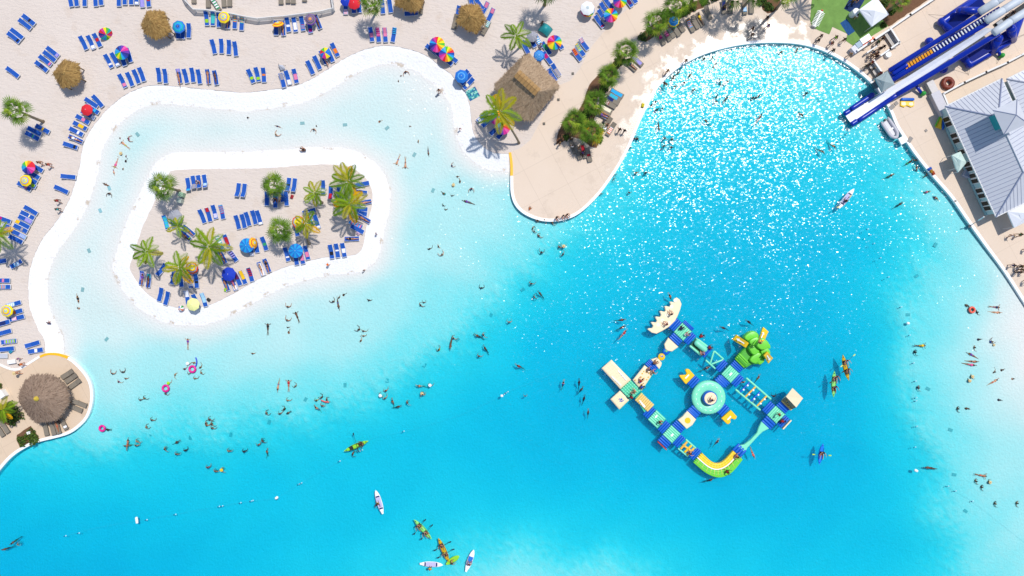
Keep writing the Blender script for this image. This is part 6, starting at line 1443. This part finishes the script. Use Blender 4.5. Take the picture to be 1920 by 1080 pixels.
make_pose('tread', (0, -.02, -.50), (0, .08, 1), Y, ((-.62, .35, -.6), (.2, 1, -.15)), ((.72, .3, -.5), (-.2, 1, -.25)), ((-.12, .15, -1), (-.03, -.2, -1), (0, .4, -1)), ((.12, .1, -1), (.03, -.15, -1), (0, .4, -1)))
make_pose('hug', (0, -.02, -.52), (.05, .1, 1), Y, ((-.5, .6, -.6), (.7, .7, -.2)), ((.9, .1, -.25), (.4, .8, .1)), ((-.1, .1, -1), (-.03, -.15, -1), (0, .4, -1)), ((.12, .1, -1), (.03, -.15, -1), (0, .4, -1)))
make_pose('wade', (0, -.02, -.22), (0, .22, 1), Y, ((-.75, .6, -.4), (-.1, 1, -.1)), ((.75, .5, -.4), (.1, 1, -.1)), ((-.1, .12, -1), (-.05, -.15, -1)), ((.1, .0, -1), (.05, -.15, -1)))
make_pose('swim', (0, -.2, -.42), (0, 1, 1.15), (0, .1, -1), ((.7, .6, -.1), (.15, 1, .1)), ((-.75, .5, -.25), (-.1, 1, -.15)), ((.2, -.7, -.8), (.15, -.6, -.95), (0, -1, -.3)), ((-.2, -.8, -.7), (-.2, -1, -.2), (0, -1, -.3)), head=(0, .8, .8))
make_pose('crawl', (0, -.25, -.09), (0, 1, .08), (0, -.1, -1), ((.4, 1, .15), (.05, 1, -.1)), ((-.5, -.8, .05), (-.1, -1, -.05)), ((.12, -1, -.05), (.06, -1, .02), (0, -1, -.2)), ((-.12, -1, -.1), (-.05, -1, -.12), (0, -1, -.2)), head=(0, 1, .25))
make_pose('float', (0, -.25, -.08), (0, 1, .12), (0, -.1, 1), ((-.95, .4, .02), (-.9, .5, .02)), ((.95, .4, .02), (.9, .4, .02)), ((-.28, -1, .02), (-.15, -1, -.05), (0, -.4, 1)), ((.28, -1, .02), (.15, -1, -.05), (0, -.4, 1)), head=(0, 1, .2))
make_pose('lie', (0, -.06, .50), (0, .92, .34), (0, -.34, .92), ((-.55, -.7, -.1), (-.1, -1, -.02)), ((.8, .2, .0), (-.1, .9, .3)), ((-.15, -1, -.04), (-.05, -1, -.04), (0, -.4, 1)), ((.17, -.9, .3), (.02, -.95, -.4), (0, -.6, .8)))
make_pose('prone', (0, -.02, .48), (0, 1, .1), (0, .1, -1), ((.6, .8, -.05), (-.5, .8, .0)), ((-.6, .8, -.05), (.5, .8, .0)), ((.1, -1, .0), (.03, -1, .0), (0, -1, -.2)), ((-.1, -1, .0), (-.03, -1, .0), (0, -1, -.2)), head=(0, 1, .35))
make_pose('sit', (0, -.1, .46), (0, .05, 1), Y, ((-.4, .35, -.8), (.2, .9, -.2)), ((.4, .35, -.8), (-.2, .9, -.2)), ((-.15, 1, -.05), (-.02, .25, -1)), ((.15, 1, -.05), (.02, .2, -1)))
make_pose('paddle', (0, -.1, .34), (0, -.12, 1), Y, ((-.7, .6, -.45), (-.3, .9, .2)), ((.7, .6, -.45), (.3, .9, .1)), ((-.2, .95, .2), (-.05, .95, -.3), (0, .4, 1)), ((.2, .95, .2), (.05, .95, -.3), (0, .4, 1)))
make_pose('kneel', (0, 0, .42), (0, .2, 1), Y, ((-.6, .5, -.6), (.2, .9, -.3)), ((.6, .5, -.6), (-.2, .9, -.3)), ((-.15, .75, -.55), (-.02, -1, -.12), (0, -1, 0)), ((.15, .75, -.55), (.02, -1, -.12), (0, -1, 0)))
make_pose('crouch', (0, -.1, .36), (0, .75, .65), Y, ((-.5, .5, -.8), (.1, .7, -.7)), ((.5, .5, -.8), (-.1, .7, -.7)), ((-.3, .9, -.05), (-.05, -.3, -1)), ((.3, .9, -.05), (.05, -.3, -1)), head=(0, .8, .6))
SKN = {'l': 'c98f6e', 'm': 'a9704e', 'd': '6b4229', 'k': '46291a'}
CLC = {'red': 'b01c28', 'blue': '1c4fae', 'navy': '1c2450', 'black': '17171b', 'green': '1f6b3c', 'lime': '9fd62a', 'yellow': 'e2bf22', 'orange': 'e0702a', 'pink': 'd9588f', 'purple': '6a3a98', 'white': 'e6e6e8', 'teal': '2a9a9a', 'grey': '8a8c94', 'tan': 'b08a68', 'coral': 'd8564a'}
HRC = ['2a1c14', '1c1410', '5a3a22', '8a6a3c', '33241a']
rdp = random.Random(11)
def person(x, y, pose, a, skin, cloth, label, group, z=None, kid=False, hat=None, top=None):
    """cloth = colour; top None -> shorts only, True -> same colour, else a colour"""
    me, sh, tp, hair, hat_m, lo = PREC[pose]
    p = P(x, y, z if z is not None else 0.0); o = empty('person', p, -R(a)); s = (.66 if kid else (1.0 if z is not None else .92)) * rdp.uniform(.95, 1.05); o.scale = (s, s, s)
    if top is None: link('body', me, mat(SKN[skin], .55, .1, 6), o); link('shorts', sh, mat(CLC[cloth], .7, .15, 8), o)
    else:
        link('body', me, mat(SKN[skin], .55, .1, 6), o); link('shorts', sh, mat(CLC[cloth], .7, .15, 8), o); link('top', tp, mat(CLC[cloth if top is True else top], .7, .15, 8), o)
    link('hair', hair, mat(rdp.choice(HRC), .8, .2, 9), o)
    if hat: link('hat', hat_m, mat(CLC.get(hat, 'd8c49a') if hat != 'straw' else 'd8bf8a', .85, .1, 6), o)
    elif top is not None and rdp.random() < .5: link('long_hair', lo, mat(rdp.choice(HRC), .8, .2, 9), o)
    return tag(o, label, 'person', group)
VERB = {'stand': 'standing', 'walk': 'walking', 'wave': 'with raised arm', 'tread': 'chest-deep', 'hug': 'chest-deep', 'wade': 'wading', 'swim': 'swimming', 'crawl': 'swimming', 'float': 'floating', 'lie': 'lying', 'prone': 'lying face down', 'sit': 'sitting', 'paddle': 'paddling', 'kneel': 'kneeling', 'crouch': 'crouching'}
def crowd(place, items, group=None, z=None, vest=False):
    """x y pose heading skin cloth [top=..] [hat=..] [kid] [z=..]"""
    its = [i.split() for i in items.strip().split('\n')]; its.sort(key=lambda i: float(i[0])); n = len(its)
    looks = []
    for it in its:
        top = None; hat = None
        for w in it[6:]:
            if w.startswith('top='): top = w[4:]
            if w.startswith('hat='): hat = w[4:]
        c = it[5]
        if top in ('1', c): d_ = c + ' swimsuit'
        elif top: d_ = top + (' vest' if vest else ' top')
        else: d_ = c + ' shorts'
        if hat: d_ = (hat + ' hat')
        looks.append(('child' if 'kid' in it else 'person') + ' ' + VERB[it[2]] + ' in ' + d_)
    for i, it in enumerate(its):
        x, y, a = float(it[0]), float(it[1]), float(it[3]); top = None; hat = None; zz = z
        for w in it[6:]:
            if w.startswith('top='): top = w[4:]
            if w.startswith('hat='): hat = w[4:]
            if w.startswith('z='): zz = float(w[2:])
        if top == '1': top = True
        lab = looks[i]
        if looks.count(lab) > 1:
            k_ = looks[:i].count(lab); m_ = looks.count(lab); lab = (ordinal(k_, m_) if m_ > 2 else ('left' if k_ == 0 else 'right')) + ' ' + lab
        person(x, y, it[2], a, it[4], it[5], lab + ' ' + place, group or 'bathers in the lagoon', zz, 'kid' in it, hat, top)
LD = 'people on the beach and decks'
# --- shallow channel, west
crowd('at the west channel bend', "225 259 tread 90 l purple top=1 kid\n241 261 wade 80 m pink top=1\n232 270 float -50 l lime\n228 288 tread -90 d lime hat=straw\n236 293 tread 90 m purple top=1 kid\n217 308 float 200 l pink top=1 hat=straw\n235 304 swim 20 k navy top=1\n213 322 crawl 170 l blue kid\n231 317 tread -80 m tan kid")
crowd('in the narrow west channel', "200 347 crawl -60 d black\n206 362 wade 190 d tan")
crowd('above the lower west bank', "146 561 crawl -10 m black top=1\n149 579 swim -60 l black top=1")
crowd('on the white lower west bank', "95 606 crouch -60 m navy top=1 kid", LD, .15)
# --- north channel
crowd('beneath the crest of the north bank', "761 134 wade 170 m tan \n752 142 tread 180 m navy kid\n747 152 tread 90 m black top=1 kid")
crowd('on the white bank by the peninsula', "824 173 stand 170 m tan z=.05\n863 243 walk 150 l coral top=1 z=.12 kid", LD)
crowd('along the north channel', "465 221 tread 0 d black\n521 237 crawl -70 m navy top=1 kid\n518 254 wade 40 l tan\n593 236 hug 60 d white top=1 kid\n590 242 wade 200 l blue\n710 229 swim 55 l blue")
crowd('at the island north waterline', "572 282 crouch -70 m black top=1 z=.05", LD)
crowd('off the island northeast tip', "745 303 float 200 l blue\n760 309 float 180 l navy\n769 237 tread 0 m green kid\n784 265 tread 90 m black\n803 286 crawl 175 d blue kid")
crowd('in the group off the peninsula', "847 311 wade 60 m purple top=1 kid\n858 331 tread 0 m red kid\n863 340 hug -100 m red\n851 347 tread -80 m yellow hat=straw\n834 364 swim -60 d teal top=1\n848 367 tread 0 d green kid\n884 353 wade 180 l purple top=1\n876 378 crawl -70 d purple top=1\n831 385 tread 40 d teal top=1 kid\n836 393 tread 0 d black kid")
crowd('left of the peninsula tip', "805 467 hug -20 d black \n822 462 tread 60 l tan\n830 478 wade -40 l teal")
crowd('on the east white bank of the island', "707 439 stand 60 m blue top=1 kid z=.05\n684 507 stand -30 l tan kid z=.0\n617 497 walk 30 m navy top=1 hat=orange z=.16 kid", LD)
# --- around the peninsula tip
crowd('clustered under the peninsula tip', "999 427 hug 100 m coral\n1002 434 tread 60 m blue kid\n1010 442 hug 40 l coral top=1\n1008 415 wade 0 m red\n1021 411 wade 200 m green top=1\n1035 417 hug 60 m navy top=1\n1015 474 wade 10 d teal\n1049 463 hug 20 m coral top=1\n1057 462 tread 0 l tan hat=straw\n1056 477 hug -60 m coral")
crowd('at the peninsula tip', "993 392 crouch 30 m orange top=1 kid z=.36\n1044 409 sit 140 m black top=1 z=.38\n1056 406 sit 160 l white z=.38\n1063 404 sit 140 m navy z=.38", LD)
crowd('off the right flank of the peninsula', "1150 328 hug 0 k navy\n1151 335 tread 120 m red kid\n1127 363 tread 30 d black kid\n1180 361 tread 20 m purple top=1 kid\n1193 324 tread 0 m tan\n1211 324 tread 0 d green\n1180 278 tread -20 k black\n1191 251 tread 20 d lime kid\n1195 260 hug 60 d blue\n1189 260 tread 0 m purple top=1")
# --- sun glints
crowd('in the glints near the wet deck', "1246 259 hug 30 m coral\n1260 261 hug 40 d tan\n1245 274 tread 0 l coral\n1259 276 tread 20 k navy\n1235 239 crawl 175 d black\n1229 191 tread 10 m black\n1222 197 tread -10 d orange\n1231 206 swim 60 k blue\n1242 203 tread 60 m tan kid\n1283 155 tread 0 m purple top=1\n1266 162 tread 0 l white\n1301 168 hug 30 d black\n1293 143 wade -20 m tan\n1263 143 tread 0 m coral\n1271 137 hug -20 l coral\n1262 147 tread 10 m navy")
crowd('out in the dense glints', "1344 182 wade -50 d teal\n1343 190 hug 20 k navy\n1362 185 swim 30 d black\n1412 183 tread 0 k black\n1421 181 swim 60 d navy\n1325 227 swim -60 d tan\n1425 220 crawl 30 d coral\n1350 152 swim -30 d teal\n1362 154 swim 60 d navy\n1464 98 tread 0 m coral\n1494 95 swim 20 k navy\n1320 110 hug 20 m coral\n1335 108 tread 60 m navy\n1341 122 swim 30 d black\n1511 176 wade 20 k teal\n1503 214 swim 150 d coral\n1563 273 swim 140 l teal\n1541 283 swim 130 d tan")
crowd('near the right pool edge', "1671 329 swim 60 d tan\n1688 383 swim 50 d black\n1706 304 swim 50 d lime\n1717 301 tread 20 m tan\n1720 316 swim -30 l pink\n1737 329 tread -60 m red\n1738 360 swim 75 l black top=pink\n1754 370 swim 130 l navy top=1")
# --- middle of the lagoon
crowd('south of the island', "541 576 wade 0 m tan\n556 591 float -20 d black\n539 601 wade 20 m red\n540 614 tread 0 d black kid\n541 625 swim 10 m green\n502 613 float 0 d black top=1\n474 663 tread 0 m teal\n643 554 swim 50 d black\n636 558 tread -60 d tan\n626 566 wade -40 d orange\n634 572 crawl 170 d blue\n692 563 tread 10 d black")
crowd('in the knot of four mid lagoon', "674 618 wade -60 d teal\n681 621 hug 10 m tan\n682 630 tread 0 m green\n677 639 hug -70 l red")
crowd('below the pair of floor panels', "521 725 crawl 190 l blue\n541 719 float 0 l red top=1\n554 724 tread -60 m tan")
crowd('below mid lagoon', "539 751 hug 10 l orange\n499 775 tread 60 m black\n525 776 hug -30 m tan\n533 767 tread -80 d green top=1\n539 775 swim 60 k black\n593 751 hug -20 l lime top=1\n603 745 tread -60 d teal\n612 749 hug 60 m red\n604 761 tread 20 l navy\n594 766 swim -40 l blue")
crowd('in the arc above deeper water', "723 733 hug -30 l red top=1\n713 742 tread 40 l coral hat=white\n722 747 hug -40 l coral\n736 754 swim -10 m coral\n746 763 swim 70 d black\n763 755 hug 60 m tan\n791 737 hug 130 m tan hat=straw\n792 740 tread 20 l pink\n806 723 hug 0 m tan hat=white\n787 724 swim -80 l white")
crowd('in the open middle lagoon', "788 572 hug 40 m tan\n795 567 tread 0 m coral kid\n903 540 tread 0 k black\n996 532 hug 10 m red\n1002 557 tread 60 d black\n1013 551 swim -40 d tan\n955 604 tread 0 l pink\n896 630 swim -60 d navy\n906 628 hug 60 l coral\n850 634 hug 30 l white\n845 646 crawl 190 d green\n823 656 hug -60 m lime top=yellow\n910 654 swim -30 d black\n898 668 hug 10 m coral\n973 687 swim -60 m red top=1")
crowd('in the ring around the pink float', "352 682 tread 20 m white hat=white\n364 680 hug 190 m navy\n346 692 hug -30 l purple top=1\n354 701 tread 0 d blue kid\n376 689 hug -60 m tan\n377 699 tread 60 m tan\n365 710 hug 0 m orange\n328 702 hug 110 l navy\n316 719 hug -20 l lime hat=lime\n310 738 tread 60 m purple top=1")
crowd('beside the round deck', "212 701 wade 10 m navy\n232 698 wade -20 d tan\n222 716 hug 30 l purple top=1\n236 710 tread 0 m tan\n200 806 swim 90 k green\n263 750 tread 0 d black\n270 747 hug 30 d green")
crowd('in the lower left arc', "284 788 hug 10 m tan\n274 801 tread 60 m coral\n239 830 crawl 10 m red\n256 828 hug 30 l orange\n238 836 swim -90 m tan\n255 836 hug -10 l tan\n308 842 hug 60 m navy\n330 830 swim 60 d tan\n330 852 hug 10 m tan\n347 845 hug -30 k black top=1\n428 846 hug 10 m coral\n457 847 hug -10 k navy top=1\n392 787 hug 20 m white top=navy\n386 794 tread 60 m orange\n387 798 hug 0 l coral\n396 795 hug 50 m tan\n397 803 hug 20 m tan\n389 877 hug -20 m purple top=1\n403 884 hug 10 m coral\n415 881 hug 60 l tan hat=yellow\n485 834 tread -30 m coral top=1\n491 827 hug 40 d black\n500 848 swim 10 m black")
crowd('alone near the bottom left corner', "24 1017 swim -130 d green\n9 1030 swim -100 d navy\n33 1021 tread 60 m orange kid")
crowd('sitting on the white shallows below the island', "352 641 float 0 l purple top=1")
# --- right shallows
crowd('around the coral ring', "1812 572 swim 120 d tan\n1822 581 tread 0 m orange kid\n1832 585 hug 70 d lime")
crowd('at the bright right shallows', "1868 576 float 95 m purple top=navy\n1869 586 crawl 95 l tan\n1834 637 swim 75 k navy top=1\n1857 641 wade 60 d blue top=1\n1863 647 tread 60 m tan hat=straw kid\n1827 651 hug 90 m black\n1822 665 crawl -60 m purple top=1\n1826 678 crawl 95 m black\n1821 684 crawl 100 m pink top=1\n1822 706 hug 60 l red hat=straw\n1817 714 tread 60 m tan hat=straw\n1865 698 hug -60 m pink\n1877 695 swim 60 k teal\n1865 715 crawl 60 l coral\n1897 711 swim 75 m tan\n1872 750 swim 90 k navy top=1")
crowd('along the right buoy line', "1729 648 float 90 d yellow top=1\n1716 660 hug 80 k black top=1\n1722 727 hug 80 m navy top=1\n1796 766 hug 90 d red\n1812 766 swim 95 d tan")
crowd('in the lower right ring', "1843 892 float 100 m coral\n1830 902 hug 80 m navy\n1855 904 tread 80 m tan hat=straw\n1841 913 hug 95 d black")
crowd('in the lower right shallows', "1742 877 crawl -80 d black\n1866 944 hug 90 d tan\n1907 943 hug 100 m coral")
# --- swimmers near the water park
VS = 'visitors at the floating water park'
crowd('left of the water park', "1166 600 swim 80 m red top=1\n1167 614 swim 60 m red top=1\n1170 625 crawl 40 l blue top=red\n1056 720 swim 10 l navy top=blue\n1086 718 swim 0 k navy top=1\n1090 731 swim 30 d black top=navy\n1095 748 swim 10 k navy top=1\n1103 774 swim 0 m navy top=1\n985 743 tread 0 m tan kid", VS, None, True)
crowd('around the water park tubes', "1257 556 swim -30 l navy top=orange\n1357 615 swim -70 d red top=navy\n1405 604 swim -60 d navy top=1\n1422 709 swim 20 m yellow\n1451 743 tread 0 k red top=1\n1394 717 tread -20 l red top=1\n1412 757 tread 80 m pink top=1\n1345 829 swim 25 l pink top=navy\n1412 852 crawl 160 l red top=coral\n1325 691 swim 60 l navy top=1\n1331 901 swim 60 d black top=navy", VS, None, True)
crowd('on the inflatable pieces', "1257 588 sit -30 m tan top=navy z=.5\n1248 607 sit -60 l blue top=red z=.5\n1275 616 crouch 60 k navy top=1 z=.55\n1285 627 crouch 70 l white top=grey z=.55\n1312 631 crouch 60 d navy top=red z=.4\n1328 652 crouch 70 d navy top=red z=.4\n1315 663 sit 0 l navy top=1 z=.3\n1226 680 crouch 60 m black z=.5\n1215 693 kneel 60 m tan top=blue z=.6\n1223 698 kneel 60 l grey top=navy z=.6\n1200 715 crouch 30 l blue top=red z=.6\n1201 726 crouch 60 d black top=blue z=.6\n1189 734 kneel -60 l red top=1 z=.6\n1184 745 crouch -40 k black top=red z=.6\n1236 790 sit 110 m black top=1 z=.56\n1422 641 sit 40 m blue top=navy z=3.0\n1456 775 stand 100 m black top=coral z=.56\n1463 789 crouch 80 k black top=red z=.56\n1291 848 kneel 90 l navy top=red z=.4\n1379 855 kneel 60 m pink top=coral z=.52\n1361 883 kneel 100 k black top=red z=.5\n1332 750 kneel 30 m tan top=blue z=1.55", VS, None, True)
# --- boats
BT = 'paddlers on kayaks and boards'
crowd('on a kayak or board', "680 831 paddle -110 d navy top=1 z=.1\n661 851 tread 100 d orange top=1 z=0\n784 985 paddle 138 m navy top=1 z=.1\n797 998 paddle 138 m yellow top=teal z=.1\n827 1022 paddle 156 m red top=1 z=.1\n834 1036 paddle 156 m lime top=1 z=.1\n1565 707 paddle 182 l navy top=1 z=.1\n1563 726 paddle 182 m black top=blue z=.1\n1585 677 paddle 167 l blue top=1 z=.1\n1588 693 paddle 167 m navy top=1 z=.1\n1540 849 paddle 188 l blue top=black z=.1\n708 942 kneel 160 d yellow top=black z=.06\n808 1061 stand 190 m navy top=yellow z=.06\n880 1056 kneel 10 m white top=navy z=.06\n847 1053 kneel 60 m lime top=navy z=.06\n1582 377 sit 38 d navy top=1 z=-.3", BT)
# --- sunbathers
crowd('on a blue lounger', "429 42 lie 3 l coral top=1\n392 145 prone -4 m tan\n406 147 lie -8 d navy\n338 148 lie -8 m tan\n597 43 lie -20 d black\n145 262 lie -66 m white top=1\n612 114 lie -24 l white\n518 375 sit 180 d navy\n527 370 lie 180 l tan top=1\n374 342 sit 172 m white top=1\n348 442 lie -48 d orange\n356 434 lie -48 m black\n419 482 lie -25 m blue\n425 533 lie -20 m sky\n439 531 lie -20 m pink top=1\n491 504 lie -18 l black top=tan\n502 498 prone -18 m black top=1\n270 523 lie 8 m purple top=1\n281 527 lie 8 d tan\n661 448 lie -90 l black top=1\n684 381 lie -100 l tan\n683 411 lie -60 m navy\n581 411 lie -20 l red top=1\n532 55 lie -4 m tan top=1".replace(' sky', ' teal'), LD, .33)
crowd('on a taupe lounger', "791 8 sit 40 k black top=1\n1311 37 lie -28 d yellow top=1\n1369 13 sit 20 d white top=purple\n1183 124 lie -48 l navy top=1\n1132 214 lie -62 m tan\n1130 218 lie -62 m purple top=1\n1138 236 sit 200 l navy\n1356 17 sit 30 k navy top=black", LD, .33)
crowd('walking on the west sand', "82 307 walk -60 m tan\n99 311 walk -60 m pink top=coral\n115 378 walk -60 d red top=1\n116 394 walk -60 d teal top=1\n40 672 walk 250 m purple top=1 kid\n48 682 walk -70 l orange top=1\n40 698 walk -80 l tan hat=straw\n1017 48 stand -30 d navy\n1015 89 stand -40 m tan top=white".replace('1017 48 stand -30 d navy\n1015 89 stand -40 m tan top=white', ''), LD, .345)
crowd('beside the silver parasol', "1016 48 stand -30 d navy\n1013 89 walk -40 m tan top=white\n1005 76 stand 80 m black top=yellow", LD, .345)
crowd('on the wet deck', "1249 137 walk 20 m tan\n1245 157 crouch 150 k black\n1407 58 walk 60 d tan\n1406 70 walk 40 d black\n1436 53 walk 40 m purple top=1\n1434 38 walk 40 d navy top=black\n1160 246 walk 10 d navy top=black\n1169 248 walk 10 k tan top=black\n1283 118 stand 40 m coral", LD, .36)
crowd('beside the lawn', "1534 72 walk 50 k tan\n1529 80 walk 50 d black top=1\n1561 75 walk 50 d blue top=lime\n1554 86 walk 50 m blue top=red\n1577 79 walk 40 k tan\n1556 99 walk 50 k black\n1588 107 walk 50 m grey", LD, .36)
crowd('queueing for the slide', "1622 86 stand 60 d tan top=white\n1640 83 stand 60 k navy top=green\n1648 77 stand 60 d black top=1\n1631 102 stand 40 k purple top=grey\n1637 105 walk 60 m tan\n1644 95 stand 20 d black top=1\n1650 92 stand 60 k tan\n1628 109 stand 40 d tan\n1637 110 stand 60 d black top=1\n1624 125 stand 50 k red top=black\n1629 121 stand 60 d coral top=red\n1632 133 walk -60 k black top=1\n1645 141 stand 60 k red top=1\n1641 144 stand 60 d tan\n1618 128 stand 40 k tan", LD, .36)
crowd('climbing the slide stairs', "1774 79 crouch 60 d tan z=3.4", LD)
crowd('at the top of the slide', "1893 27 sit -120 d navy top=black z=7.2", LD)
crowd('under the tent on the lawn', "1600 35 stand 60 l tan top=white z=.385\n1592 8 walk 60 k black top=1 z=.385\n1601 5 walk 60 l yellow top=navy z=.385", LD)
crowd('on the lower right deck', "1890 443 walk 200 m white top=1\n1904 441 walk -80 m green top=1\n1892 498 walk -100 d purple top=navy\n1905 500 stand 60 k black\n1911 499 walk 60 m tan\n1902 511 stand 30 k navy top=1\n1914 510 stand 60 m blue top=1\n1906 506 walk 40 d tan\n1919 528 stand 60 d tan\n1919 468 walk 60 m coral", LD, .36)
crowd('in the shade of the palm bed', "1046 264 stand -30 m navy\n1049 271 stand 100 d tan\n1070 262 sit 30 k pink top=black\n1072 277 stand 20 d teal top=white\n1092 288 sit 200 k purple top=1\n1085 279 stand -60 m yellow", LD, .36)
crowd('under the round hut eave', "105 789 sit 170 d navy top=blue\n113 787 sit 170 k purple top=black\n110 796 lie -16 m coral", LD, .36)

for k_, v_ in LABELS.items():
    if len(v_) > 1: print('DUP', k_, v_)
